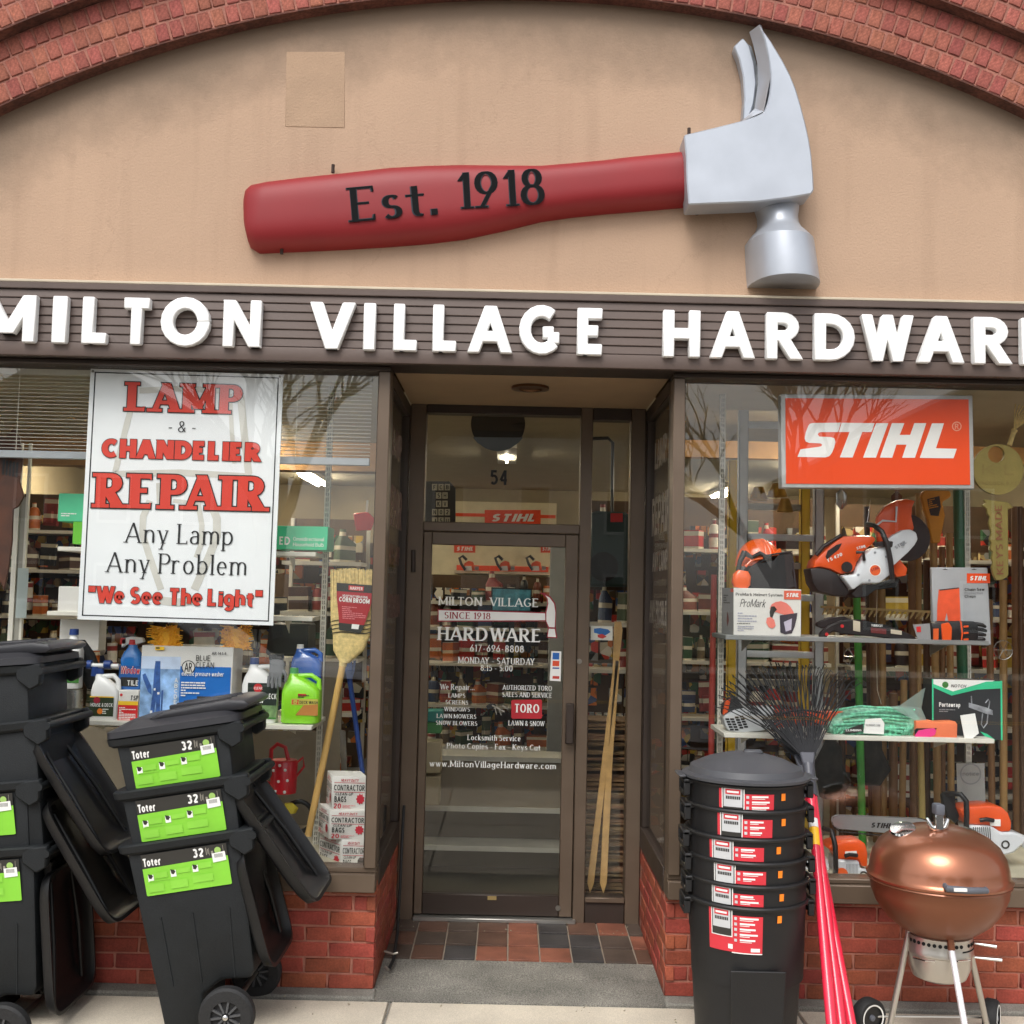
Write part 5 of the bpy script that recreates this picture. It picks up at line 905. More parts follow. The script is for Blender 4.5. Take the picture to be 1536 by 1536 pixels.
# ------------------------------------------------------------------ ladders
def ladder(label, xl, xr, ytop, ybot, Yp, rungs, m, rw, name='step_ladder', rm=None, rx=None):
    t = thing(name, label, 'ladder', (P((xl+xr)/2, ybot, Yp).x, Yp, .535)); ztop = P(xl, ytop, Yp).z; a, b = P(xl, 900, Yp).x, P(xr, 900, Yp).x
    for x_ in (a, b): mb = MB().box(x_-rw/2, x_+rw/2, Yp, Yp+.004, .535, ztop).box(x_-rw/2, x_-rw/2+.004, Yp, Yp+.05, .535, ztop).box(x_+rw/2-.004, x_+rw/2, Yp, Yp+.05, .535, ztop); part('side_rail', mb, m, t)
    for y_ in rungs: z = P((xl+xr)/2, y_, Yp).z; part('rung', MB().box(a+rw/2, b-rw/2, Yp+.005, Yp+.045, z-.018, z+.018), rm or m, t, bevel=.006, seg=2)
    return t
ladder('fibreglass ladder with yellow rails behind the aluminium ladder', 1099, 1208, 690, 1330, 1.15, (760, 848, 936, 1024), mat('ladder_yellow', 'e0b61e', .5), .05, rm=mat('rung_grey', '908c80', .5))
ladder('aluminium ladder standing behind the orange hard hat', 1114, 1229, 560, 1330, .98, (637, 806, 896, 982, 1075, 1170, 1265), mat('ladder_aluminium', 'c0c4c8', .4, .15), .05)
_, zs1 = shelf('grey metal shelf carrying the hard hat box and the work gloves', 1088, 1484, 957, .14, .36, SHELFG)
_, zs2 = shelf('lower ivory shelf carrying the rope bag and the boxed rope brake', 1086, 1492, 1104, .14, .36, SHELFW)
# hard hat box and hard hat
Yb = .15; a, b = P(1100, 961, Yb), P(1202, 884, Yb); t = thing('helmet_box', 'white helmet system box with a picture of the orange helmet', 'box', (a.x, Yb, zs1)); h = Vector((0, 0, b.z-zs1)); A_ = Vector((a.x, Yb, zs1)); U = Vector((b.x-a.x, 0, 0)); s = Vector((P(1083, 930, Yb+.2).x-a.x, .2, 0))
part('carton_body', MB().rings([[A_, A_+U, A_+U+s, A_+s], [A_+h, A_+U+h, A_+U+s+h, A_+s+h]]), CARDW, t, bevel=.002); f = Face(A_+h+s, -s, -h, t, (-1, 0, 0)); f.rect('side_panel', mat('card_grey', '8f8f90', .5), 0, 0, 1, 1); f.rect('logo_tag', SIGNO, .75, .02, 1, .09); f.lines(LBK, .15, .8, .15, .36, 4); f.poly('picture_print', mat('print_dark_red', '6b2a2a', .5), [(.5, .5), (.6, .6), (.65, .7), (.5, .84), (.45, .7)])
f = Face(A_+h, U, -h, t, (0, -1, 0)); f.text('ProMark Helmet System', LBK, .03, .72, .165, .065, W=.16, Hh=.12); f.text('ProMark', INKK, .09, .46, .40, .17, W=.1, Hh=.07, ita=.35); f.lines(mat('print_lilac_grey', 'a9a9b8', .5), .06, .34, .52, .74, 4, 7); f.lines(LBK, .05, .36, .745, .77, 1); f.lines(MATS['print_lilac_grey'], .06, .3, .8, .93, 3, 9)
PINKO = mat('print_salmon', 'e98072', .5); f.poly('picture_print', PINKO, [(.53, .42), (.56, .33), (.62, .28), (.70, .26), (.78, .30), (.84, .38), (.88, .47), (.90, .55), (.80, .56), (.70, .53), (.60, .48)]); f.poly('picture_print', LBK, [(.55, .38), (.60, .37), (.64, .44), (.60, .50), (.57, .62), (.54, .62), (.53, .50)]); f.poly('picture_print', PINKO, [(.49, .62), (.55, .60), (.60, .66), (.62, .78), (.58, .84), (.52, .82), (.48, .72)])
f.poly('picture_print', mat('print_slate', '3a3540', .5), [(.68, .56), (.94, .50), (.93, .62), (.90, .80), (.86, .93), (.76, .96), (.69, .92)]); f.poly('picture_print', mat('print_mesh', 'b9b3c4', .5), [(.74, .70), (.86, .62), (.85, .86), (.77, .90)]); a_ = P(1175.5, 887, Yb-.002); logo(t, 1176, 886, 1201.5, 899, Yb-.0025, mat('sign_salmon', 'e46a50', .4))
Yh = .22; t = thing('hard_hat', 'orange hard hat with ear muffs and black mesh visor on its box', 'helmet', (P(1137, 884, Yh).x, Yh+.1, P(1137, 884, Yh).z)); c_ = P(1138, 850, Yh+.1); rx, rz = .115, P(1138, 808, Yh+.1).z-c_.z
HAT = mat('hat_orange', 'f0621c', .3, coat=.4); mb = MB(); rs = []
for j in range(9):
    a = math.pi/2*j/8; rs.append([Vector((c_.x+rx*math.cos(a)*math.cos(2*math.pi*i/28), c_.y+.095*math.cos(a)*math.sin(2*math.pi*i/28), c_.z+rz*math.sin(a)*1.0)) for i in range(28)])
mb.rings(rs); part('shell', mb, HAT, t, smooth=True); part('brim', MB().prism(pp([(1150, 838), (1169, 822), (1172, 828), (1160, 842), (1130, 848)], Yh+.02), Yh, Yh+.16), HAT, t, bevel=.004)
for k in range(3): part('shell_ridge', MB().tube([(c_.x+(rx+.001)*math.cos(a)*math.cos(R(-52-14*k)), c_.y+.096*math.cos(a)*math.sin(R(-52-14*k)), c_.z+(rz+.001)*math.sin(a)) for a in (.35, .7, 1.05, 1.35)], .003, 6), HAT, t, smooth=True)
part('ear_arm', tubepx([(1117, 828, Yh-.005), (1110, 842, Yh-.015), (1107, 858, Yh-.02)], [.016, .012, .012], 10), BLKP, t, smooth=True); part('ear_arm', tubepx([(1116, 829, Yh-.005), (1128, 836, Yh-.01), (1140, 830, Yh-.01), (1152, 836, Yh)], [.014, .010, .012, .008], 8), BLKP, t, smooth=True)
q = P(1112, 869, Yh-.02); part('ear_muff', MB().loft([(-.042, 0, 0, .032, .02, 4), (-.02, 0, 0, .045, .028, 3.4), (.02, 0, 0, .042, .028, 3.2), (.042, 0, 0, .026, .018, 3)], 22, Matrix.Translation(q) @ Matrix.Rotation(R(8), 4, 'Y')), HAT, t, smooth=True); part('ear_seal', MB().loft([(-.04, .015, .03, .034, .02, 3), (.04, .015, .03, .034, .02, 3)], 20, Matrix.Translation(q) @ Matrix.Rotation(R(8), 4, 'Y')), BLKP, t, smooth=True)
poly_px('visor', mat('visor_mesh', '201f20', .6), [(1122, 853), (1150, 834), (1188, 828), (1192, 845), (1189, 860), (1195, 880), (1180, 884), (1122, 884)], Yh+.0, t, .10, .004); part('visor_rim', tubepx([(1150, 833, Yh-.003), (1188, 827, Yh-.003), (1190, 850, Yh-.003), (1194, 882, Yh-.003)], .004, 6), mat('plastic_dark_grey', '333336', .4), t); part('harness', tubepx([(1118, 850, Yh-.004), (1128, 840, Yh-.006), (1144, 837, Yh-.004)], [.007, .006, .006], 8), HAT, t, smooth=True)
# ------------------------------------------------------------------ cut-off saw
z3 = lambda *p: [(1200+x/4.518, 720+y/4.518) for x, y in p]
Yc = .27; t = thing('cutoff_saw', 'orange and white cut-off saw with a big black disc hanging above the shelf', 'cut-off saw', P(1290, 850, Yc)); SWH = mat('saw_white', 'd3d6da', .35, coat=.3); SGR = mat('saw_grey', '8e9297', .4)
q = P(*z3((722, 390))[0], Yc+.12); part('cutting_disc', MB().lathe([(.001, -.004), (.115*1.0, -.004), (.118, 0), (.115, .004), (.001, .004)], (0, 0, 0), 48, Matrix.Translation(q) @ Matrix.Rotation(R(90), 4, 'X')), BLKP, t, smooth=True)
q = P(*z3((690, 400))[0], Yc+.10)
part('disc_guard', MB().prism(pp(z3((500, 330), (512, 250), (560, 185), (640, 140), (700, 132), (762, 145), (742, 190), (738, 250), (755, 330), (700, 420), (640, 520), (712, 600), (700, 650), (640, 660), (560, 560), (520, 440)), Yc+.09), Yc+.05, Yc+.09), ORANGE, t, bevel=.006, seg=2)
part('belt_guard', MB().prism(pp(z3((500, 520), (560, 430), (640, 370), (700, 338), (755, 332), (795, 355), (806, 400), (785, 440), (740, 490), (680, 545), (620, 600), (560, 640)), Yc), Yc+.01, Yc+.05), SWH, t, bevel=.008, seg=2)
part('rear_body', MB().prism(pp(z3((78, 600), (95, 545), (140, 500), (230, 420), (290, 382), (380, 378), (480, 378), (515, 400), (480, 440), (430, 480), (380, 560), (360, 620), (270, 640), (200, 605), (130, 590)), Yc), Yc-.02, Yc+.12), ORANGE, t, bevel=.012, seg=2)
part('grip_opening', MB().prism(pp(z3((165, 520), (180, 480), (240, 440), (275, 430), (255, 470), (200, 515), (175, 540)), Yc), Yc-.023, Yc-.018), BLKP, t); part('rear_grip', tubepx([(*z3((110, 510))[0], Yc), (*z3((160, 450))[0], Yc), (*z3((280, 375))[0], Yc)], .010, 10), BLKP, t, smooth=True)
for bx_, by_ in ((508, 492), (395, 642), (585, 520), (470, 680), (700, 440), (430, 520)): q = P(*z3((bx_, by_))[0], Yc-(.046 if bx_ < 620 else .001)); part('bolt', MB().cyl(q+Vector((0, .004, 0)), q-Vector((0, .002, 0)), .006, 10), SGR, t)
part('foot_guard', MB().prism(pp(z3((65, 600), (130, 595), (190, 605), (250, 635), (290, 690), (335, 760), (310, 792), (240, 785), (120, 755), (85, 700)), Yc), Yc-.01, Yc+.13), BLKP, t, bevel=.008, seg=2)
part('engine_cover', MB().prism(pp(z3((262, 648), (360, 640), (372, 590), (420, 510), (470, 465), (560, 450), (600, 500), (612, 600), (600, 640), (520, 700), (400, 705), (340, 748)), Yc), Yc-.045, Yc+.06), SWH, t, bevel=.012, seg=2)
part('filter_port', MB().cyl(P(*z3((318, 590))[0], Yc-.02), P(*z3((318, 590))[0], Yc-.045), .026, 20), BLKP, t, bevel=.003)
for r_, m_, l in ((41, INKW, .047), (35, mat('logo_orange', 'e2602a', .4), .0485)): 
    q = P(*z3((510, 612))[0], Yc-l); part('logo_disc', MB().cyl(q+Vector((0, .003, 0)), q, r_/4.518*(Yc+CD)/F, 28), m_, t)
tpx(t, 'STIHL', MAR, *z3((484, 622))[0], *z3((538, 600))[0], 4, Yc-.049, W=.26, ita=.2); tpx(t, 'TS 420', INKW, *z3((185, 560))[0], *z3((288, 512))[0], 5, Yc-.021, W=.26, ita=.1); tpx(t, 'STIHL', INKW, *z3((385, 472))[0], *z3((450, 455))[0], 4, Yc-.021, W=.26); tpx(t, 'STIHL', SGR, *z3((650, 470))[0], *z3((725, 425))[0], 5, Yc+.008, W=.24)
part('front_handle', tubepx([(*z3((455, 300))[0], Yc+.06), (*z3((500, 308))[0], Yc-.02), (*z3((555, 350))[0], Yc-.06), (*z3((590, 430))[0], Yc-.07), (*z3((615, 560))[0], Yc-.07), (*z3((628, 680))[0], Yc-.05), (*z3((530, 718))[0], Yc-.02)], .013, 12), BLKP, t, smooth=True); part('throttle', tubepx([(*z3((380, 490))[0], Yc-.05), (*z3((430, 490))[0], Yc-.06), (*z3((435, 545))[0], Yc-.05)], .008, 8), BLKP, t, smooth=True)
part('handle_block', MB().prism(pp(z3((475, 425), (560, 415), (605, 420), (600, 460), (480, 450)), Yc), Yc-.06, Yc-.03), BLKP, t, bevel=.004); part('water_pipe', tubepx([(*z3((515, 310))[0], Yc+.04), (*z3((560, 275))[0], Yc+.04), (*z3((650, 282))[0], Yc+.04), (*z3((655, 180))[0], Yc+.04)], .005, 8), SWH, t, smooth=True); part('primer_knob', MB().ball(P(*z3((405, 752))[0], Yc), (.02, .016, .018)), ORANGE, t, smooth=True)
part('muffler_foot', MB().prism(pp(z3((340, 770), (380, 715), (520, 705), (600, 680), (650, 690), (640, 730), (500, 745), (440, 790), (360, 800)), Yc), Yc-.03, Yc+.08), BLKP, t, bevel=.004)
part('hanging_wire', tubepx([(*z3((430, 250))[0], Yc+.05), (*z3((480, 130))[0], Yc+.05), (*z3((455, 290))[0], Yc+.05)], .0015, 5), CHROME, t)
# chaps bag, gloves, scabbards on the first shelf
t = thing('chaps_bag', 'grey plastic bag of orange protective chaps on a hanging card', 'packaged clothing', P(1443, 960, .24)); poly_px('bag', mat('bag_silver', 'b4b6b9', .3, .2, coat=.3), z3((893, 592), (1272, 594), (1298, 1118), (905, 1120)), .24, t, .03, .004); poly_px('picture_print', mat('chaps_orange', 'e8572f', .5, var=.12, scale=20), z3((940, 742), (1080, 730), (1085, 850), (1090, 960), (1005, 965), (995, 900), (980, 960), (928, 958), (930, 850)), .2385, t); poly_px('picture_print', LBK, z3((945, 742), (1075, 728), (1076, 735), (946, 750)), .238, t)
logo(t, 1450.3, 860, 1485, 874.5, .238); tpx(t, 'Chain Saw', LBK, *z3((1115, 752))[0], *z3((1250, 750))[0], 4.4, .2385, W=.18); tpx(t, 'Protective', MATS['card_grey'], *z3((1115, 775))[0], *z3((1240, 773))[0], 4, .2385, W=.16); tpx(t, 'Chaps', LBK, *z3((1115, 797))[0], *z3((1190, 796))[0], 4, .2385, W=.16)
for q_ in (985, 1180): poly_px('hang_hole', LBK, z3((q_-20, 608), (q_, 600), (q_+20, 608)), .238, t)
Yg = .16; t = thing('leather_gloves', 'pair of black and orange work gloves lying on the grey shelf', 'gloves', P(1440, 966, Yg)); 
part('palm', MB().prism(pp(z3((890, 970), (960, 955), (1100, 955), (1200, 958), (1215, 1000), (1215, 1080), (1180, 1112), (1000, 1112), (890, 1105)), Yg), Yg, Yg+.05), BLKP, t, bevel=.012, seg=2); poly_px('cuff_band', ORANGE, z3((958, 975), (1010, 965), (1032, 1000), (1030, 1080), (1000, 1112), (965, 1100)), Yg-.003, t, .02, .003); poly_px('trim_line', ORANGE, z3((1085, 958), (1095, 958), (1105, 1040), (1095, 1112), (1088, 1112), (1096, 1040)), Yg-.002, t, .01); poly_px('strap_tab', MATS['logo_orange'], z3((905, 1008), (940, 1006), (938, 1088), (905, 1090)), Yg-.004, t, .01)
for k in range(4): part('finger', tubepx([(*z3((1190, 975+k*34))[0], Yg+.02), (*z3((1235, 982+k*32))[0], Yg+.012), (*z3((1262-6*abs(k-1), 995+k*28))[0], Yg+.02)], [.010, .010, .007], 10), BLKP, t, smooth=True); 
for k in range(3): poly_px('knuckle_pad', ORANGE, z3((1110, 988+k*44), (1142, 985+k*44), (1142, 997+k*44), (1110, 1000+k*44)), Yg-.003, t, .006)
poly_px('card_tag', MATS['card_grey'], z3((765, 980), (880, 972), (888, 1098), (805, 1102)), Yg-.006, t, .003); poly_px('print_block', RED, z3((788, 995), (818, 992), (820, 1030), (792, 1032)), Yg-.008, t)
t = thing('folding_saw', 'black saw scabbards and grips with red dots lying on the grey shelf', 'pruning saw', P(1290, 958, .2)); part('scabbard', MB().prism(pp(z3((130, 1060), (140, 1030), (200, 985), (290, 950), (400, 945), (600, 985), (740, 1040), (800, 1075), (800, 1105), (680, 1085), (480, 1060), (300, 1045), (230, 1025), (190, 1050), (175, 1090), (145, 1085)), .2), .2, .23), BLKP, t, bevel=.006)
part('saw_grip', MB().prism(pp(z3((110, 990), (115, 965), (200, 930), (300, 925), (380, 960), (360, 990), (240, 985), (160, 1010)), .24), .24, .27), BLKP, t, bevel=.006); 
for x_, y_ in ((180, 1045), (285, 990)): q = P(*z3((x_, y_))[0], .2); part('bolt', MB().cyl(q, q-Vector((0, .004, 0)), .008, 12), RED, t)
for a, b in (((360, 950), (408, 1030)), ((615, 1012), (690, 1050))): poly_px('price_label', CREAM, z3(a, (b[0], a[1]+10), b, (a[0], b[1]-10)), .197, t)
poly_px('print_block', mat('print_dark_red', '6b2a2a', .5), z3((480, 1000), (585, 1010), (585, 1045), (480, 1035)), .197, t); tpx(t, 'TURBOCUT', INKW, *z3((482, 992))[0], *z3((560, 996))[0], 3.4, .197, W=.24)
# wooden hay rake behind, with its teeth
Yr = .75; t = thing('bow_rake', 'wooden garden rake lying with its row of slanted teeth hanging down', 'rake', P(1320, 915, Yr)); part('rake_bar', MB().prism(pp(z3((150, 852), (905, 886), (905, 902), (150, 868)), Yr), Yr, Yr+.03), mat('pale_wood', 'b59a66', .6), t)
for k in range(21): x_ = 175+k*35; part('rake_tooth', tubepx([(*z3((x_, 866+k*1.6))[0], Yr+.01), (*z3((x_-8, 885+k*1.6))[0], Yr-.0), (*z3((x_-24, 912+k*1.6))[0], Yr)], [.007, .006, .003], 6), MATS['pale_wood'], t)
# second shelf
z5 = lambda *p: [(1060+x/5.908, 980+y/5.908) for x, y in p]
z6 = lambda *p: [(1280+x/5.906, 1000+y/5.906) for x, y in p]
Y2 = .2; t = thing('hedge_trimmer', 'white and orange battery hedge trimmer lying on the lower shelf', 'hedge trimmer', P(1130, 1100, Y2)); part('housing', MB().prism(pp(z5((150, 580), (160, 550), (260, 500), (400, 485), (600, 475), (605, 660), (480, 690), (300, 705), (200, 690), (165, 640)), Y2), Y2, Y2+.11), SWH, t, bevel=.012, seg=2); part('rear_grip', MB().prism(pp(z5((138, 540), (150, 450), (220, 395), (260, 380), (300, 440), (330, 490), (250, 500), (160, 550)), Y2+.02), Y2+.02, Y2+.08), mat('plastic_charcoal', '2e2e30', .5), t, bevel=.006); poly_px('grip_trim', ORANGE, z5((140, 540), (165, 430), (220, 396), (205, 450), (190, 520), (150, 548)), Y2+.01, t, .02, .003)
vents = []
for r_ in range(5):
    for c_ in range(4): x_ = 165+c_*42+r_*10; y_ = 575+r_*23+(0 if c_ < 2 else -c_*8); q = pp(z5((x_, y_), (x_+34, y_), (x_+36, y_+17), (x_+2, y_+17)), Y2-.001); vents.append(q)
mb = MB(); [mb.add([(x_, Y2-.0015, z_) for x_, z_ in q], [(0, 1, 2, 3)]) for q in vents]; part('vent_slots', mb, BLKP, t); tpx(t, 'STIHL', LBK, *z5((360, 540))[0], *z5((445, 540))[0], 3.6, Y2-.001, W=.2)
part('blade_sheath', MB().prism(pp(z5((605, 500), (900, 515), (1220, 520), (1265, 540), (1280, 580), (1265, 620), (1200, 636), (900, 650), (605, 670)), Y2), Y2+.02, Y2+.06), ORANGE, t, bevel=.008, seg=2)
t = thing('rope_bag', 'clear bag stuffed with green and white arborist rope, tied at one end', 'rope', P(1318, 1106, .18)); q = random.Random(5); mb = MB(); RG = mat('rope_green', '6fbf9c', .5, var=.5, scale=60)
for k in range(26):
    x_ = 1246+k*5.2+q.uniform(-3, 3); h_ = 22+6*math.sin(k*.9); c_ = P(x_, 1104-h_/2-2, .24); mb.tube([c_+Vector((q.uniform(-.01, .01)+.028*math.sin(a)*.4, .05*math.cos(a), h_/2*.0032*math.sin(a+.2))) for a in [R(30*j) for j in range(13)]], .0065, 6)
for k in range(8): y_ = 1062+k*5.5; mb.tube([P(1246+q.uniform(0, 40), y_+4, .19), P(1290, y_+q.uniform(-3, 3), .185), P(1330, y_+q.uniform(-3, 3), .185), P(1372-k*3, y_+3, .19)], .006, 6)
tag(part('rope_coils', mb, RG, t, smooth=True), kind='stuff'); part('rope_bundle', MB().rings([[Vector((P(x_, 1082, .24).x, .24+.05*math.cos(a), P(x_, 1084+o_, .24).z+h_*.0031*math.sin(a))) for a in [R(30*j) for j in range(12)]] for x_, h_, o_ in ((1240, 8, 6), (1255, 19, 2), (1290, 23, -1), (1330, 24, -1), (1365, 22, 0), (1380, 12, 6))]), mat('rope_pale', '8fcdb0', .5, var=.45, scale=50, bump=1, bscale=60), t, smooth=True); mb = MB(); mb.add([P(1335, 1060, .17), P(1350, 1058, .17), P(1388, 1031, .2), P(1382, 1062, .2), P(1392, 1085, .2), P(1370, 1080, .17)], [(0, 1, 2, 3, 4, 5)]); part('bag_neck', mb, mat('plastic_film', '9fb5ac', .25, alpha=.55, coat=.3), t)
poly_px('paper_label', INKW, z6((105, 465), (245, 455), (275, 500), (270, 600), (90, 590)), .165, t); poly_px('paper_label', LBK, z5((1220, 680), (1300, 650), (1385, 625), (1388, 690), (1230, 715)), .165, t); tpx(t, 'CLIMBING LINE', MATS['card_grey'], *z6((110, 525))[0], *z6((240, 528))[0], 3, .1645, W=.2); tpx(t, 'CLIMBING', INKW, *z5((1232, 690))[0], *z5((1370, 690))[0], 3, .1645, W=.2)
t = thing('first_aid_pouch', 'orange fabric pouch on the lower shelf', 'pouch', P(1405, 1110, .17)); part('pouch', MB().prism(pp(z6((550, 480), (700, 478), (720, 490), (905, 484), (925, 510), (922, 650), (740, 655), (560, 640)), .17), .17, .24), mat('pouch_orange', 'e97a4e', .7, bump=.4), t, bevel=.008, seg=2); poly_px('belt_loop', BLKP, z6((540, 560), (560, 546), (740, 545), (735, 556), (575, 560), (560, 640), (545, 640)), .166, t); poly_px('pink_tag', mat('tag_pink', 'ef3f8e', .4), z6((545, 610), (575, 570), (640, 552), (715, 545), (738, 565), (725, 605), (660, 635), (580, 645), (550, 635)), .164, t, .006, .002)
single('card_tag', MB().prism(pp(z6((948, 432), (1078, 414), (1112, 590), (1050, 640), (985, 632)), .16), .16, .163), INKW, 'small white hanging card with an orange mark beside the pouch', 'tag'); 
Yp = .24; t, f = carton('rope_brake_box', 'black box with green edges showing a metal rope brake', 'box', 1398, 1021, 1503, 1108, Yp, .12, mat('box_graphite', '2b2d30', .4)); f.poly('print_block', INKW, [(.02, .0), (.9, .0), (.30, .26), (.02, .14)]); f.poly('print_block', MINT, [(.0, .13), (.28, .27), (.64, .16), (.98, .13), (.98, .01), (.78, .02), (.30, .20), (.02, .08)]); f.rect('edge_print', MINT, 0, 0, .022, 1); f.rect('edge_print', MINT, .975, 0, 1, 1); f.disc('logo_disc', GRN, .19, .09, .045); f.text('NOTCH', LBK, .27, .48, .13, .05, W=.16, ita=.2); f.text('Portawrap', INKW, .10, .40, .46, .075, W=.24, Hh=.18); f.lines(MATS['card_grey'], .10, .46, .50, .56, 2); f.poly('picture_print', mat('print_steel', '9b9ea4', .35, .3, var=.4, scale=40), [(.52, .38), (.78, .46), (.86, .50), (.86, .58), (.76, .56), (.52, .46)]); f.poly('print_block', MINT, [(.68, .86), (.78, .9), (.9, 1), (.8, 1)])
part('picture_print', MB().tube([f.at(.72, .56, 3), f.at(.70, .74, 3), f.at(.73, .80, 3), f.at(.78, .72, 3), f.at(.80, .48, 3), f.at(.82, .36, 3), f.at(.80, .32, 3), f.at(.76, .38, 3)], .003, 5), MATS['print_steel'], t); part('picture_print', MB().tube([f.at(.56, .27, 3), f.at(.565, .40, 3)], .003, 5), MATS['print_steel'], t)
# string, poster, orange sheath
single('white_string', tubepx([(1316, 880, .5), (1314, 960, .5), (1316, 1035, .45), (1322, 1056, .4)], .002, 5), CREAM, 'thin white cord hanging down to the rope bag', 'cord')
t = thing('paper_notice', 'faded grey paper notice taped up under the lower shelf', 'poster', P(1456, 1210, .9)); poly_px('sheet', mat('paper_grey', 'a8a8a4', .7), z6((912, 858), (1160, 855), (1172, 1240), (925, 1240)), .60, t, .002); ringpx('oval_print', MATS['card_grey'], 1456, 1161, 14, 16, .598, t); tpx(t, 'notice', MATS['card_grey'], 1444, 1164, 1468, 1164, 7, .598, W=.12)
t = thing('axe_sheath', 'yellow leather tool sheath with a black label hanging from above', 'tool sheath', P(1404, 815, .5)); poly_px('sheath', mat('sheath_ochre', 'c9821c', .6, var=.2), z3((820, 110), (840, 70), (1020, 72), (1028, 110), (965, 150), (985, 240), (950, 425), (895, 430), (865, 260), (840, 190)), .5, t, .03, .006); poly_px('black_label', BLKP, z3((862, 130), (945, 108), (955, 180), (940, 245), (885, 240), (870, 180)), .498, t); f = Face(P(1392, 748, .497), P(1408, 745, .497)-P(1392, 748, .497), (0, 0, -.06), t, (0, -1, 0)); f.lines(MATS['sheath_ochre'], .05, .95, .1, .95, 5)
for k, (x_, y_, n_, sh) in enumerate(((1262, 748, 'steel garden trowel hanging over the cut-off saw', 0), (1345, 752, 'rusty brown hand hoe hanging beside the disc guard', 1), (1155, 742, 'gold coloured round lamp shades on the shelf between the ladder rails', 2), (1305, 1130, 'dark boot-shaped bag hanging under the rope bag', 3), (1245, 1150, 'camouflage cap and bag on a stand behind the rake heads', 3))):
    c_ = P(x_, y_, .78); t = thing('hanging_tool' if sh < 2 else 'shop_item', n_, ('hand tool', 'hand tool', 'lamp shades', 'bag')[sh], c_); m_ = (MATS['brushed_steel'], mat('rust_brown', '6b4226', .8), mat('gold_shade', 'b98f3a', .35, .5, var=.3, scale=20), mat('dark_canvas', '26241f', .9, var=.6, scale=14, bump=1, bscale=30))[sh]
    if sh < 2: part('blade', MB().loft([(-.06, 0, 0, .004, .004), (-.03, 0, 0, .028, .008), (.03, 0, 0, .03, .008), (.05, 0, 0, .008, .006)], 12, Matrix.Translation(c_)), m_, t, smooth=True); part('grip', MB().cyl(c_+Vector((0, 0, .05)), c_+Vector((.01, 0, .16)), .012, 10), WOODH_R, t, smooth=True)
    elif sh == 2:
        for dx, dz, r_ in ((-.06, 0, .05), (.04, .02, .055), (.08, -.06, .045)): part('shade', MB().lathe([(r_*.5, .04), (r_, -.03), (r_*.96, -.03), (r_*.46, .04)], (c_.x+dx, c_.y, c_.z+dz), 18), m_, t, smooth=True)
    else: part('bag', MB().loft([(-.16, .0, 0, .05, .05, 3), (-.08, .02, 0, .085, .06, 3), (.02, -.01, 0, .07, .06, 2.6), (.10, .01, 0, .05, .04), (.15, .0, 0, .02, .02)], 16, Matrix.Translation(c_)), m_, t, smooth=True)
# big brass key
Yk = .12; t = thing('giant_key', 'giant brass coloured key cut-out lettered keys made', 'sign', P(1497, 760, Yk)); KEY = mat('key_brass', '85773f', .5, .3, var=.12, scale=8, bump=.2)
z2 = lambda *p: [(1270+x/5.12, 540+y/5.12) for x, y in p]
out = [(1497.5+38*math.cos(R(a)), 704+38*math.sin(R(a))) for a in range(65, -236, -12)]; out = [(1521.5, 752)]+[(1497.5+38*math.cos(R(a)), 704+38*math.sin(R(a))) for a in range(60, -241, -12)]
hole = [(1494.5+12.5*math.cos(R(a)), 681.5+12.5*math.sin(R(a))) for a in range(0, 360, 20)]
shaft = z3((1410, 150), (1450, 185), (1412, 200), (1416, 640), (1405, 660), (1370, 680), (1330, 680), (1310, 640), (1300, 590), (1312, 560), (1300, 530), (1310, 490), (1290, 470), (1300, 430), (1286, 400), (1300, 360), (1290, 320), (1282, 290), (1290, 250), (1272, 230), (1270, 195), (1235, 170), (1262, 155), (1245, 130))
head = [(1497.5+38*math.cos(R(a)), 704+38*math.sin(R(a))) for a in range(-90, 271, 12)]
ring_ = MB(); n = 30; a0 = [P(1497.5+38*math.cos(2*math.pi*i/n), 704+38*math.sin(2*math.pi*i/n), Yk) for i in range(n)]; b0 = [P(1494.5+12.5*math.cos(2*math.pi*i/n), 681.5+12.5*math.sin(2*math.pi*i/n), Yk) for i in range(n)]; th_ = Vector((0, .02, 0))
ring_.rings([a0, b0, [p+th_ for p in b0], [p+th_ for p in a0], a0], cap=False); part('bow', ring_, KEY, t); part('blade', MB().prism(pp(shaft, Yk), Yk+.0015, Yk+.0215), KEY, t, bevel=.003)
AA, BB = P(*z3((1378, 640))[0], Yk), P(*z3((1366, 168))[0], Yk); text('lettering', 'KEYS MADE', mat('key_print', '7a4a2e', .6), t, AA, BB, .032, nrm=(0, -1, 0), lift=.002, W=.15, Hh=.12); tpx(t, 'K L', mat('key_relief', '7f6f3c', .5, .3), 1473, 712, 1522, 713, 16, Yk, W=.1); tpx(t, 'PADLOCK & KEY', MATS['key_relief'], 1468, 727, 1532, 727.5, 5, Yk, W=.14)
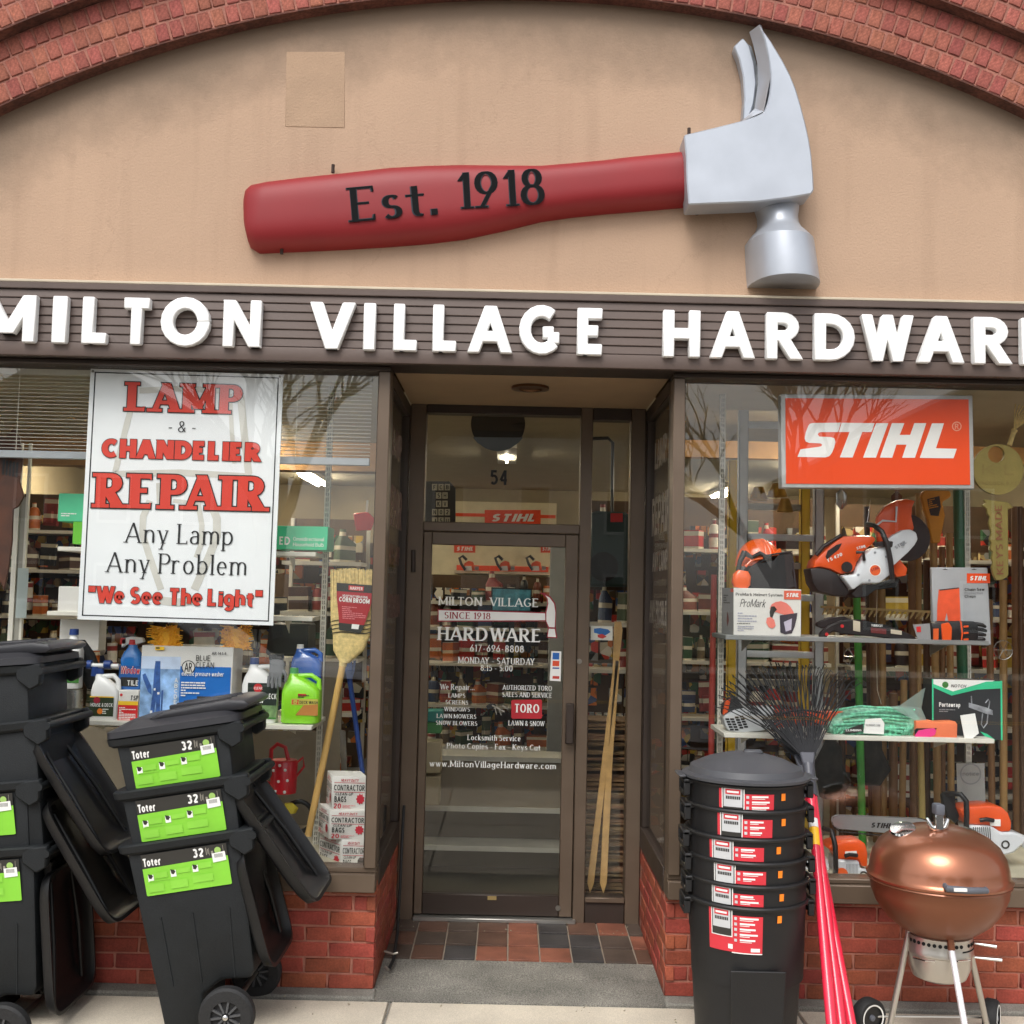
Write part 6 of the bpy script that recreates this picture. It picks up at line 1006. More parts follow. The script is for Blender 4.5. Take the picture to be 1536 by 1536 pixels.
# chainsaws at the bottom
def zz8(*p): return [(1200+x/4.315, 1180+y/4.315) for x, y in p]
Yq = .16; t = thing('chainsaw', 'orange and white chainsaw on the deck between the black cans and the grill', 'chainsaw', P(1270, 1328, Yq)); part('top_cover', MB().prism(pp(zz8((178, 400), (200, 375), (290, 352), (390, 350), (425, 370), (440, 430), (440, 520), (400, 520), (380, 480), (240, 470), (235, 440)), Yq), Yq, Yq+.13), ORANGE, t, bevel=.01, seg=2); part('engine_housing', MB().prism(pp(zz8((235, 470), (380, 478), (385, 530), (440, 535), (445, 630), (375, 638), (230, 636)), Yq), Yq-.01, Yq+.14), SWH, t, bevel=.008)
mb = MB()
for k in range(9): q = pp(zz8((300+k*9, 500), (304+k*9, 500), (302+k*9, 625), (298+k*9, 625)), Yq-.012); mb.add([(x_, Yq-.0125, z_) for x_, z_ in q], [(0, 1, 2, 3)])
part('cooling_fins', mb, SGR, t); ringpx('cable_print', LBK, *zz8((412, 575))[0], 4, 6.5, Yq-.0125, t)
q = P(*zz8((270, 565))[0], Yq-.012); part('logo_disc', MB().cyl(q, q-Vector((0, .003, 0)), 8.8*.0032, 24), MATS['logo_orange'], t); part('front_handle', tubepx([(*zz8((165, 620))[0], Yq), (*zz8((215, 625))[0], Yq-.03), (*zz8((232, 540))[0], Yq-.03), (*zz8((228, 380))[0], Yq-.03), (*zz8((205, 285))[0], Yq), (*zz8((150, 270))[0], Yq+.04)], .012, 12), BLKP, t, smooth=True); part('starter_grip', tubepx([(*zz8((290, 450))[0], Yq-.02), (*zz8((320, 440))[0], Yq-.03), (*zz8((370, 445))[0], Yq-.02)], .009, 10), BLKP, t, smooth=True); part('badge', MB().prism(pp(zz8((290, 420), (365, 415), (368, 432), (292, 437)), Yq), Yq-.003, Yq), INKW, t)
part('pulley_side', MB().cyl(P(*zz8((20, 520))[0], Yq+.1), P(*zz8((170, 520))[0], Yq+.1), .05, 16), SWH, t, smooth=True)
Yq = .34; t = thing('chainsaw', 'big chainsaw with a long silver bar lying behind the copper grill', 'chainsaw', P(1480, 1290, Yq))
part('guide_bar', MB().prism(pp(zz8((216, 228), (222, 205), (250, 192), (400, 196), (780, 212), (860, 235), (860, 330), (640, 318), (420, 300), (260, 285), (228, 262)), Yq), Yq+.04, Yq+.047), mat('bar_steel', 'aeb2b6', .3, .7), t, bevel=.002); tpx(t, 'STIHL', INKK, *zz8((456, 264))[0], *zz8((592, 270))[0], 7.4, Yq+.039, W=.28, Hh=.2, ita=.3)
part('saw_chain', MB().tube([P(x_, y_, Yq+.043) for x_, y_ in zz8((860, 228), (780, 206), (400, 190), (250, 186), (216, 200), (209, 230), (222, 268), (260, 291), (420, 306), (640, 324))], .0035, 6), mat('chain_steel', '4b4c4e', .4, .8), t)
part('top_cover', MB().prism(pp(z6((930, 1260), (1010, 1235), (1180, 1220), (1300, 1235), (1360, 1290), (1390, 1370), (1385, 1455), (1290, 1460), (1200, 1400), (1000, 1395), (960, 1330)), Yq), Yq-.02, Yq+.12), ORANGE, t, bevel=.012, seg=2); part('engine_housing', MB().prism(pp(z6((1000, 1395), (1200, 1400), (1290, 1460), (1385, 1456), (1512, 1490), (1512, 1540), (1400, 1640), (1200, 1700), (1040, 1600)), Yq), Yq-.03, Yq+.12), SWH, t, bevel=.01)
part('front_handle', tubepx([(*z6((800, 1130))[0], Yq+.04), (*z6((880, 1125))[0], Yq), (*z6((950, 1130))[0], Yq-.03), (*z6((1000, 1190))[0], Yq-.04), (*z6((1005, 1300))[0], Yq-.04), (*z6((1000, 1430))[0], Yq-.04)], .013, 12), BLKP, t, smooth=True); part('hand_guard', MB().prism(pp(z6((795, 1140), (860, 1110), (920, 1130), (925, 1250), (960, 1340), (920, 1400), (850, 1330), (810, 1230)), Yq), Yq+.02, Yq+.05), BLKP, t, bevel=.006); part('starter_grip', tubepx([(*z6((1120, 1360))[0], Yq-.03), (*z6((1180, 1352))[0], Yq-.04), (*z6((1240, 1362))[0], Yq-.03)], .010, 10), BLKP, t, smooth=True); part('badge', MB().prism(pp(z6((1190, 1345), (1285, 1345), (1285, 1405), (1195, 1400)), Yq), Yq-.025, Yq-.02), INKW, t)
mb = MB()
for k in range(9): q = pp(z6((1060+k*18, 1420), (1068+k*18, 1420), (1080+k*18, 1600), (1072+k*18, 1600)), Yq-.032); mb.add([(x_, Yq-.0325, z_) for x_, z_ in q], [(0, 1, 2, 3)])
part('cooling_fins', mb, LBK, t); part('rear_grip', tubepx([(1500, 1255, Yq), (1530, 1262, Yq), (1550, 1280, Yq)], .014, 10), SWH, t, smooth=True); ringpx('cable_print', LBK, *zz8((1330, 375))[0], 4, 6.5, Yq-.033, t)
# long handled tools behind the shelves
WOODH = [mat('tool_wood_%s' % n_, c, .5, var=.15, scale=12) for n_, c in (('pale', '9c7a4a'), ('brown', '6f4e2d'), ('dark', '4a3320'))]; GREENH = mat('tool_green', '3f9a3a', .4); DGREEN = mat('tool_dark_green', '1f5a3c', .45)
def pole(label, x0, y0, x1, y1, Yp, wpx, m, cat='tool handle', group=None):
    a = P(x0, y0, Yp); b = P(x1, y1, Yp+.0); k = (b.z-.535)/(a.z-b.z); b = b+(b-a)*k if y1 > 1200 else b
    t = thing('long_tool', label, cat, b, group); part('pole', MB().cyl(a, b, wpx*(Yp+CD)/F/2, 12), m, t, smooth=True); return t
pole('bright green tool pole reaching the deck behind the scabbards', 1284, 840, 1295, 1320, .70, 11, GREENH); pole('dark green pole between the yellow sheath and the slotted upright', 1437, 735, 1446, 1110, .62, 15, DGREEN); pole('red painted pole by the doorway side of the window', 1071, 862, 1064, 1300, .9, 9, mat('tool_red', 'a8382c', .45)); pole('thin dark green pole next to the red painted pole', 1080, 855, 1075, 1300, .95, 8, DGREEN)
pole('pale bamboo handle with black rings standing behind the grill', 1381, 1112, 1386, 1320, .55, 9, mat('bamboo', 'b5a060', .5))
where = ['just beside the bright green tool pole', 'standing below the cut-off saw behind the hanging white string', 'whose top meets the tip of the ochre sheath', 'right under the ochre sheath', 'between the ochre sheath and the dark green pole', 'rising out of the rope bag nearest the green pole', 'rising out of the rope bag beside the thick brown one', 'between the chaps bag and the giant key shaft', 'below the tip of the giant key', 'running down behind the giant key on its street corner side', 'the last one before the picture edge', 'under the orange disc guard of the cut-off saw', 'running down behind the black cutting disc', 'peeking out under the black cutting disc', 'hidden mostly behind the cut-off saw body', 'standing behind the rake tines, beside the ladder rail', 'standing against the aluminium ladder rail behind the rakes']
gw = 'wooden tool handles standing in the back of the window'
for k, (x0, y0, x1, w_, mi) in enumerate(((1310, 880, 1312, 13, 1), (1321, 770, 1326, 12, 0), (1400, 815, 1404, 11, 0), (1413, 820, 1412, 9, 1), (1424, 800, 1424, 10, 0), (1340, 1040, 1342, 13, 1), (1356, 1020, 1356, 10, 0), (1484, 900, 1486, 10, 1), (1505, 870, 1506, 11, 0), (1522, 760, 1524, 10, 1), (1530, 760, 1533, 8, 2), (1367, 760, 1368, 11, 1), (1378, 740, 1380, 9, 0), (1390, 840, 1392, 10, 2), (1300, 760, 1303, 8, 2), (1262, 1000, 1264, 10, 2), (1250, 1010, 1252, 10, 1))):
    pole(('pale', 'brown', 'dark brown')[mi]+' wooden tool handle '+where[k], x0, y0, x1+rnd.uniform(-6, 6), 1310, .85+.04*(k % 5), w_, WOODH[mi], group=gw)
for (x_, y_, n_) in ((1280, 985, 'spoked wire wheel seen under the grey shelf by the green pole'), (1505, 975, 'spoked wire wheel hanging beside the shaft of the giant key')):
    q = P(x_, y_, .8); t = thing('wire_wheel', n_, 'wheel', q); part('rim', MB().tube([q+Vector((.05*math.cos(R(a)), 0, .05*math.sin(R(a)))) for a in range(0, 361, 20)], .002, 5), MATS['brushed_steel'], t)
    for k in range(6): part('spoke', MB().cyl(q, q+Vector((.05*math.cos(k*1.047), 0, .05*math.sin(k*1.047))), .002, 5), MATS['brushed_steel'], t)
t = thing('fan_rake', 'straw coloured fan rake head hanging over the giant key', 'rake', P(1520, 660, .3)); part('handle', tubepx([(1514, 668, .3), (1520, 650, .3), (1522, 645, .3)], [.012, .011, .016], 10), STRAW, t, smooth=True); 
for k in range(12): part('tine', tubepx([(1521, 645, .3), (1522+k*3, 625-abs(k-6)*1.0, .3), (1523+k*6.0, 606+k*1.4, .3)], .0022, 5), STRAW, t)
t = thing('string_mop', 'white string mop hanging upside down inside the doorway side window', 'mop', P(1003, 1250, .6)); part('handle', MB().cyl(P(1004, 945, .62), P(1008, 1262, .62), .010, 10), mat('mop_handle', 'b9b2a2', .5), t, smooth=True); part('mop_head', MB().loft([(P(1004, 950, .62).z, P(1004, 900, .62).x, .62, .03, .03), (P(1004, 925, .62).z, P(1004, 900, .62).x, .62, .024, .024), (P(1004, 898, .62).z, P(1005, 900, .62).x, .62, .006, .006)], 14), mat('mop_white', 'b8b4a8', .9, bump=.8), t, smooth=True)
t = thing('white_dish', 'white dish lying on the deck under the string mop', 'dish', P(990, 1262, .6)); part('dish', MB().lathe([(.001, .545), (.04, .545), (.065, .57), (.062, .572), (.038, .55), (.001, .55)], (P(995, 1258, .62).x+.03, .62, 0), 30), PWH, t, smooth=True)
# stakes and shingle bundles in the side light
Yv = 1.16
for n_, pts in (('longer pale wooden stake leaning in the narrow side light', ((922, 932), (932, 933), (934, 945), (891, 1325), (885, 1341), (881, 1324), (919, 1010))), ('shorter pale wooden stake leaning beside the longer one', ((914, 1075), (921, 1075), (908, 1200), (910, 1325), (904.5, 1341), (900, 1325)))):
    if 'shorter' in n_: pts = ((923, 990), (930, 991), (919, 1140), (910.5, 1325), (905, 1341), (900, 1325), (906, 1200))
    single('garden_stake', MB().prism(pp(pts, Yv), Yv, Yv+.02), mat('stake_pine', 'cda56a', .55, var=.15, scale=20), n_, 'stake', bevel=.002)
t = thing('shingle_bundle', 'stack of rough brown wood shingles behind the pale stakes', 'wood shingles', P(912, 1341, 1.25)); xa, xb = P(878, 1200, 1.25).x, P(944, 1200, 1.25).x; z = .05
while z < P(912, 1078, 1.25).z:
    h_ = rnd.uniform(.009, .02); part('shingle', MB().box(xa-.02, xb+.02, 1.25+rnd.uniform(-.012, .012), 1.5, -h_/2, h_/2, Matrix.Translation((0, 0, z)) @ Matrix.Rotation(R(rnd.uniform(-2, 2)), 4, 'Y')), mat('shingle_brown', '7b6146', .85, var=.3, scale=18, rand=.3, bump=.6), t, bevel=.002); z += h_+.001
t = thing('paper_sticker', 'small white and blue flag sticker in the side light', 'sticker', P(903, 950, 1.07)); poly_px('sticker', INKW, [(886, 939), (919, 939.5), (919, 960.5), (886, 960)], 1.073, t); poly_px('map_print', BLUE, [(891, 943), (900, 942), (912, 944), (916, 948), (908, 953), (898, 951), (891, 949)], 1.0725, t); poly_px('map_print', RED, [(896, 952), (904, 951), (910, 955), (904, 958), (897, 956)], 1.072, t)
# ------------------------------------------------------------------ the shop inside
WALLI = mat('shop_wall', '9a8d72', .85, var=.06); CEILI = mat('shop_ceiling', 'b5ab92', .9, var=.05); FLI = mat('shop_floor', '4a473e', .45, var=.15, scale=3)
def struct(name, mb, m): return tag(part(name, mb, m), kind='structure')
struct('shop_floor', MB().box(-5, 5, 1.08, 9.2, -.1, .03), FLI); struct('shop_ceiling', MB().box(-5, 5, 1.0, 9.2, 3.12, 3.2), CEILI); struct('display_ceiling', MB().box(-5, -.63, .1, 1.0, 2.84, 2.9).box(.79, 5, .1, 1.0, 2.84, 2.9), CEILI)
struct('back_wall', MB().box(-5, 5, 9.2, 9.3, 0, 3.2), WALLI); struct('side_wall', MB().box(-5.1, -5, .1, 9.3, 0, 3.2), WALLI); struct('side_wall', MB().box(5, 5.1, .1, 9.3, 0, 3.2), WALLI)
struct('header_wall', MB().box(-5, 5, .98, 1.0, 2.90, 3.2).box(-5, 5, .12, .3, 2.9, 3.2).box(-5, 5, .1, 1.1, 3.2, 3.25), WALLI); struct('outer_wall', MB().box(-6, -3.4, .0, .1, 0, 3.0).box(3.4, 6, .0, .1, 0, 3.0), MATS['facade_brick'])
TUBE = mat('fluorescent_tube', 'fff3dc', .5, emit=44, var=.0); 
for k, (x_, y_, lab) in enumerate(((-4.4, 6.2, 'lit fluorescent ceiling light deep in the shop behind the lamp sign'), (-2.3, 4.4, 'lit fluorescent ceiling light above the aisle behind the corn broom'), (-.06, 5.25, 'lit fluorescent ceiling light seen through the transom pane'), (2.35, 2.3, 'lit fluorescent ceiling light just above the orange saw sign'), (2.55, 8.3, 'lit fluorescent ceiling light at the back near the ladder rails'), (-1.9, 1.9, 'added fluorescent ceiling light brightening the shop behind the corn broom display'), (2.9, 5.4, 'lit fluorescent ceiling light halfway down the shop behind the saw sign'), (-2.3, 7.8, 'lit fluorescent ceiling light at the back behind the blinds'))):  # the light behind the corn broom display is added to brighten the interior
    t = thing('ceiling_light', lab, 'ceiling light', (x_, y_, 3.1), 'fluorescent lights on the shop ceiling'); part('housing', MB().box(x_-.09, x_+.09, y_-.62, y_+.62, 3.07, 3.12), SHELFW, t)
    for s in ((-.045, .045) if k != 2 else (0,)): part('tube', MB().cyl((x_+s, y_-(.6 if k != 2 else .1), 3.05), (x_+s, y_+(.6 if k != 2 else .3), 3.05), .019 if k != 2 else .012, 8), TUBE, t)
GOODS = mat('mixed_packaging', '808080', .5); 
cols = [('dark brown', '4a2f22'), ('brick red', '8a2f28'), ('charcoal', '26282c'), ('mustard', 'b59a3c'), ('tan', '6b5b42'), ('dark green', '2e4c34'), ('cream', 'b8b3a2'), ('slate blue', '3a4a6a'), ('rust', '7a3b22'), ('beige', '9a8a6c'), ('orange', 'b8622c'), ('olive', '50604a'), ('white', 'd4d0c4'), ('bright red', 'b3261f')]
def goods_mat(nm, c):
    m = mat('packaging_'+nm.replace(' ', '_'), c, .45, var=.15, scale=30); n = m.node_tree.nodes; L = m.node_tree.links; b = n['Principled BSDF']; src = b.inputs['Base Color'].links[0].from_socket
    tc = n.new('ShaderNodeTexCoord'); sp = n.new('ShaderNodeSeparateXYZ'); L.new(tc.outputs['Object'], sp.inputs[0]); mr = n.new('ShaderNodeMath'); mr.operation = 'PINGPONG'; mr.inputs[1].default_value = .045; L.new(sp.outputs['Z'], mr.inputs[0]); gt = n.new('ShaderNodeMath'); gt.operation = 'LESS_THAN'; gt.inputs[1].default_value = .013; L.new(mr.outputs[0], gt.inputs[0])
    mx = n.new('ShaderNodeMixRGB'); L.new(gt.outputs[0], mx.inputs[0]); L.new(src, mx.inputs[1]); mx.inputs[2].default_value = (*lin('cfc8b4' if nm not in ('white', 'cream') else '8a2f28'), 1); L.new(mx.outputs[0], b.inputs['Base Color']); return m
GM = [(nm, goods_mat(nm, c)) for nm, c in cols]
def proto(mb):
    o = part('goods', mb, GOODS, smooth=True, ang=30); me = o.data; bpy.data.objects.remove(o); return me
PRO = [(proto(MB().box(-.05, .05, -.05, .05, 0, .17)), .11), (proto(MB().box(-.09, .09, -.06, .06, 0, .11)), .19), (proto(MB().lathe([(.04, 0), (.042, .01), (.042, .13), (.03, .16), (.014, .17), (.014, .20), (.001, .20)], (0, 0, 0), 12)), .095),
       (proto(MB().lathe([(.05, 0), (.05, .12), (.001, .12)], (0, 0, 0), 12)), .11), (proto(MB().box(-.06, .06, -.01, .01, .03, .20).box(-.03, .03, -.03, -.01, .05, .12)), .13), (proto(MB().loft([(0, 0, 0, .06, .04, 4), (.12, 0, 0, .06, .04, 4), (.17, -.02, 0, .02, .02), (.21, -.02, 0, .018, .018)], 12)), .135)]
CLUT = mat('mixed_clutter', '808080', .5); n = CLUT.node_tree.nodes; L = CLUT.node_tree.links; tc = n.new('ShaderNodeTexCoord'); vo = n.new('ShaderNodeTexVoronoi'); vo.inputs['Scale'].default_value = 17; L.new(tc.outputs['Object'], vo.inputs['Vector']); sx_ = n.new('ShaderNodeSeparateColor'); L.new(vo.outputs['Color'], sx_.inputs[0]); c2 = n.new('ShaderNodeValToRGB'); c2.color_ramp.interpolation = 'CONSTANT'
pal = ['6b5a40', 'c23a2c', '2b2c2e', 'd0b04a', 'e4dfd0', '34603c', 'a86a30', '3a5488', '1c1c1e', 'c8c0a8', 'd8762a', '7a2c28', '8a8f90', 'b7a070']
while len(c2.color_ramp.elements) < len(pal): c2.color_ramp.elements.new(.5)
for i, c in enumerate(pal): c2.color_ramp.elements[i].position = i/len(pal); c2.color_ramp.elements[i].color = (*lin(c), 1)
L.new(sx_.outputs[0], c2.inputs[0]); L.new(c2.outputs[0], n['Principled BSDF'].inputs['Base Color'])
USED = set()
ORD = ('lowest', 'second', 'third', 'fourth', 'fifth', 'sixth')
GG = 'small packaged goods crowded on the inner shop shelves'; GLAB = 'small packaged item among the goods crowded on the inner shop shelves'; ngoods = 0
def unit(label, x0, x1, y, zs, dep=.35, back=WALLI, skip=0, top=None, legs=True):
    global ngoods
    t = thing('store_shelving', label, 'shelving', ((x0+x1)/2, y, .03)); zt = top or zs[-1]+.3
    part('back_panel', MB().box(x0, x1, y+dep, y+dep+.02, .03, zt), back, t)
    for xx in (x0, x1): part('end_post', MB().box(xx-.012, xx+.012, y+dep-.03, y+dep-.001, .03, zt), SHELFW, t)
    for z in zs:
        part('board', MB().box(x0, x1, y, y+dep, z-.025, z), SHELFW, t); x = x0+.06
        while x < x1-.05 and ngoods < 290:
            ki = rnd.randrange(6); me, w_ = PRO[ki]; x += w_/2
            if rnd.random() > skip:
                ngoods += 1; o = bpy.data.objects.new('packaged_item', me); COL.objects.link(o); o.location = (x, y+.08, z); s = rnd.uniform(.65, 1.3); o.scale = (s, s, rnd.uniform(.8, 1.3)); o.rotation_euler = (0, rnd.uniform(-.05, .05), rnd.uniform(-.7, .7)); kn = ('tall box', 'wide box', 'pump bottle', 'tin', 'carded packet', 'small jug')[ki]
                for _ in range(30):
                    cn, cm = rnd.choice(GM); lb = cn+' '+kn+' on the '+ORD[zs.index(z)]+' board of the '+label
                    if lb not in USED: break
                USED.add(lb); o.material_slots[0].link = 'OBJECT'; o.material_slots[0].material = cm; tag(o, lb, kn, 'goods on the '+label)
            x += w_/2*1.25
    mb = MB(); z = .35
    while z < zt-.1:
        x = x0+.03
        while x < x1-.05:
            w_ = rnd.uniform(.035, .09); h_ = rnd.uniform(.06, .15); yy = y+dep-.03-rnd.uniform(0, .06)
            if rnd.random() < .85: mb.box(x, x+w_, yy-.02, yy+.02, z-h_, z)
            x += w_+rnd.uniform(.004, .02)
        z += .165
    single('hanging_goods', mb, CLUT, 'small packets hanging on the '+label, 'packets', kind='stuff')
    return t
unit('shelving beside the cut-out board', -4.9, -3.0, 3.4, (.35, .8, 1.2, 1.55, 1.9, 2.2), skip=.03, back=mat('peg_board_brown', '5a4632', .8, var=.2))
unit('shelving behind the washer box', -2.95, -1.55, 2.5, (.9, 1.25, 1.6), skip=.05, back=MATS['peg_board_brown'])
unit('shelving behind the corn broom', -1.5, -.98, 2.2, (.6, 1.0, 1.35, 1.65, 1.98), skip=.1, back=MATS['peg_board_brown'])
unit('narrow shelving behind the door hinges', -.95, -.66, 2.6, (.4, .8, 1.2, 1.6, 1.95), skip=.05)
unit('narrow shelving behind the side light', .50, 1.10, 2.2, (1.32, 1.62, 1.9, 2.15), skip=.05, back=MATS['peg_board_brown'])
unit('shelving behind the ladders', 1.15, 2.3, 2.9, (.5, .95, 1.35, 1.7, 2.15), skip=.05, back=MATS['peg_board_brown'], top=2.55)
unit('shelving behind the giant key', 2.35, 3.9, 2.6, (.5, .95, 1.35, 1.7, 2.1), skip=.05, back=MATS['peg_board_brown'], top=2.5)
unit('low shelving behind the door lettering', -.75, .62, 4.45, (.5, .85, 1.2, 1.5, 1.72), skip=.03, back=MATS['peg_board_brown'], top=1.95)
unit('shelving deep behind the lamp sign', -4.9, -1.2, 6.5, (.8, 1.3, 1.8), skip=.3, back=MATS['peg_board_brown'], top=2.3)
# low unit straight behind the door glass
Yl = 2.0; t = thing('low_counter', 'low taupe counter with white shelf edges straight behind the glass door', 'counter', (-.08, Yl, .03)); xa, xb = P(600, 1200, Yl).x, P(880, 1200, Yl).x
zA, zB, zC = P(740, 1138, Yl).z, P(740, 1214, Yl).z, P(740, 1273, Yl).z
part('panel', MB().box(xa, xb, Yl+.02, Yl+.05, zB, zA-.02), TAUPE, t); part('panel', MB().box(xa, xb, Yl+.25, Yl+.28, .03, zB-.02), mat('dark_taupe', '4d473c', .7), t)
for z in (zA, zB, zC): part('shelf_edge', MB().box(xa, xb, Yl, Yl+.3, z-.018, z+.012), mat('edge_white', 'c9c9c0', .5), t)
for k, (x0, y0, x1, y1, c, n_) in enumerate(((634, 1165, 660, 1208, 'a89b80', 'cream'), (634, 1112, 662, 1160, 'b5a88a', 'pale tan'), (636, 1084, 662, 1100, '3f8f4a', 'green'), (636, 1066, 664, 1083, '2f8f8a', 'teal'))):
    single('stacked_package', MB().box(P(x0, y0, 1.8).x, P(x1, y0, 1.8).x, 1.8, 1.95, P(x0, y1, 1.8).z, P(x0, y0, 1.8).z), mat('package_'+c, c, .5), n_+' package stacked inside the hinge side of the glass door', 'package', 'packages stacked inside the glass door', bevel=.006)
# back wall display
Yw = 8.75; t = thing('saw_display_shelf', 'bright back wall display shelf carrying three small chainsaws', 'shelf', (P(752, 857, Yw).x, Yw, P(752, 857, Yw).z)); part('panel', MB().box(P(640, 840, Yw).x, P(835, 840, Yw).x, Yw+.35, Yw+.37, 1.2, 2.95), mat('lit_panel_cream', 'd8cfae', .7), t); part('board', MB().box(P(681, 857, Yw).x, P(826, 857, Yw).x, Yw, Yw+.34, P(750, 861, Yw).z, P(750, 857, Yw).z), CREAM, t); part('stripe', MB().box(P(640, 770, Yw).x, P(835, 770, Yw).x, Yw+.34, Yw+.349, P(750, 773, Yw).z, P(750, 768, Yw).z), SIGNO, t); part('stripe', MB().box(P(683, 849, Yw).x, P(824, 849, Yw).x, Yw+.33, Yw+.345, P(750, 856, Yw).z, P(750, 848, Yw).z), SIGNO, t)  # panel colour made pale to give the lit look behind the saws
for k, (x_, n_) in enumerate(((701, 'first small chainsaw from the hinge side on the back wall display'), (755, 'middle small chainsaw on the back wall display'), (802, 'small chainsaw nearest the column on the back wall display'))):
    c = thing('display_chainsaw', n_, 'chainsaw', P(x_, 856, Yw), 'small chainsaws on the back wall display'); part('body', MB().prism(pp([(x_-6, 855), (x_-5, 845), (x_+2, 841), (x_+9, 843), (x_+11, 855)], Yw), Yw+.0, Yw+.12), ORANGE, c, bevel=.01); part('engine', MB().prism(pp([(x_-4, 856), (x_-3, 849), (x_+6, 849), (x_+7, 856)], Yw), Yw-.02, Yw), SWH, c); part('handle', tubepx([(x_-3, 855, Yw-.03), (x_-9, 846, Yw-.03), (x_-12, 837, Yw-.02), (x_-7, 834, Yw), (x_-1, 840, Yw)], .018, 6), BLKP, c); part('bar', MB().box(P(x_+11, 850, Yw).x, P(x_+17, 850, Yw).x, Yw+.05, Yw+.07, P(x_, 855, Yw).z, P(x_, 849, Yw).z), MATS['bar_steel'], c)
for n_, x0, x1, y0, y1 in (('small orange banner hanging at the top of the door glass on the hinge side', 681, 713, 817, 829), ('small orange banner beside the column at the top of the door glass', 811, 832, 817, 829), ('long orange banner seen at the foot of the transom pane', 727, 811, 765, 788)):
    c = thing('brand_banner', n_, 'banner', P((x0+x1)/2, y1, Yw-.1)); q = pp([(x0, y0), (x1, y0), (x1, y1), (x0, y1)], Yw-.1); part('sheet', MB().prism(q, Yw-.1, Yw-.09), mat('banner_orange', 'ee4a1c', .5), c)
    h_ = y1-y0; tpx(c, 'STIHL', INKW, x0+(x1-x0)*.1, y1-h_*.25, x1-(x1-x0)*.1, y1-h_*.25, h_*.5, Yw-.11, W=.28, Hh=.22, ita=.3)
Ym = 4.3; t = thing('monitor', 'flat monitor with a pale blue picture inside the shop', 'monitor', P(767, 918, Ym)); q = pp([(737, 881), (798, 883), (797, 918), (737, 917)], Ym); part('case', MB().prism(q, Ym, Ym+.05), BLKP, t); part('screen', MB().prism(pp([(739, 883), (796, 885), (795, 916), (739, 915)], Ym), Ym-.003, Ym), mat('screen_cyan', '3c6f7a', .4, emit=.2, var=.8, scale=16), t); part('stand', MB().box(P(764, 920, Ym).x, P(772, 920, Ym).x, Ym+.01, Ym+.04, 1.2, P(767, 916, Ym).z), BLKP, t)
Yd = 1.7; q = P(747, 636, Yd); t = thing('hanging_disc', 'round black disc hanging behind the transom pane', 'hanging sign', q); part('disc', MB().cyl(q, q+Vector((0, .012, 0)), 41*(Yd+CD)/F, 48), BLKP, t); part('glossy_band', MB().prism(pp([(709, 656), (785, 656), (778, 664), (765, 673), (747, 677), (729, 673), (716, 664)], Yd-.002), Yd-.003, Yd-.0005), mat('slate_film', '4d545c', .3), t); part('cord', MB().cyl(q+Vector((0, .006, .15)), q+Vector((0, .006, 1.0)), .002, 5), BLKP, t)
Yt = 2.3; t = thing('letter_rack', 'dark rack of white house letters and numbers behind the transom', 'display rack', P(658, 783, Yt)); part('panel', MB().prism(pp([(634, 722), (674, 722), (683, 732), (683, 800), (634, 800)], Yt), Yt, Yt+.04), mat('rack_dark', '2a2622', .6), t)
for r_, row in enumerate(('FCB', 'SH', 'KV', 'N02', 'JSU', 'RST')):
    for c_, ch in enumerate(row): x_ = 648+c_*9.5+(6 if len(row) == 2 else 0); y_ = 726+r_*12.5; poly_px('letter_tile', PAPER if 0 else mat('tile_grey', 'a39d8c', .6), [(x_, y_), (x_+8, y_), (x_+8, y_+9.5), (x_, y_+9.5)], Yt-.004, t); tpx(t, ch, INKK, x_+2, y_+8, x_+6, y_+8, 6.5, Yt-.006, W=.2)
t = thing('grey_column', 'pale grey column with papers beside the chainsaw display', 'column', (P(834, 1000, 3.2).x, 3.2, .03)); part('shaft', MB().box(P(825, 900, 3.2).x, P(850, 900, 3.2).x, 3.2, 3.35, .03, 2.15), mat('column_grey', '8f9190', .8, var=.1), t)
t = thing('lawn_mower', 'dark green lawn mower standing high behind the side light', 'lawn mower', P(915, 905, 1.7)); part('grass_bag', MB().prism(pp([(884, 772), (890, 766), (942, 768), (948, 776), (946, 880), (884, 880)], 1.7), 1.7, 2.0), mat('mower_teal', '1c3632', .5), t, bevel=.02); part('handle', tubepx([(888, 658, 1.75), (912, 657, 1.75), (919, 664, 1.75), (918, 770, 1.75)], .011, 8), BLKP, t, smooth=True); part('badge', MB().prism(pp([(916, 770), (934, 770), (934, 783), (916, 783)], 1.69), 1.69, 1.699), RED, t); part('deck_wheel', MB().lathe([(.001, -.02), (.09, -.02), (.09, .02), (.001, .02)], (0, 0, 0), 20, Matrix.Translation(P(905, 850, 1.68)) @ Matrix.Rotation(R(90), 4, 'X')), TYRE, t)
t = thing('red_clamp', 'red bar clamp on the shelving behind the corn broom', 'clamp', P(545, 795, 1.9)); part('jaw', MB().prism(pp([(530, 770), (552, 768), (562, 778), (556, 795), (534, 796)], 1.9), 1.9, 1.95), MATS['can_red'], t, bevel=.004); part('bar', MB().box(P(548, 770, 1.9).x, P(551, 770, 1.9).x, 1.92, 1.93, P(550, 790, 1.9).z, P(550, 750, 1.9).z), PWH, t)
single('truck_reflection_box', MB().prism(pp([(404, 935), (462, 936), (461, 985), (398, 983)], .75), .75, 1.0), mat('truck_reflection_black', '23262a', .35), 'dark box standing in for a reflected pickup truck, behind the grey glove', 'reflection stand-in', bevel=.01)  # dark box put in for the pickup truck's reflection in the glass
single('wood_beam', MB().box(-5, -1.2, 4.9, 5.1, 2.86, 3.12), mat('beam_wood', 'a07c52', .7, var=.15), 'light brown wooden beam under the shop ceiling behind the lamp sign', 'beam')
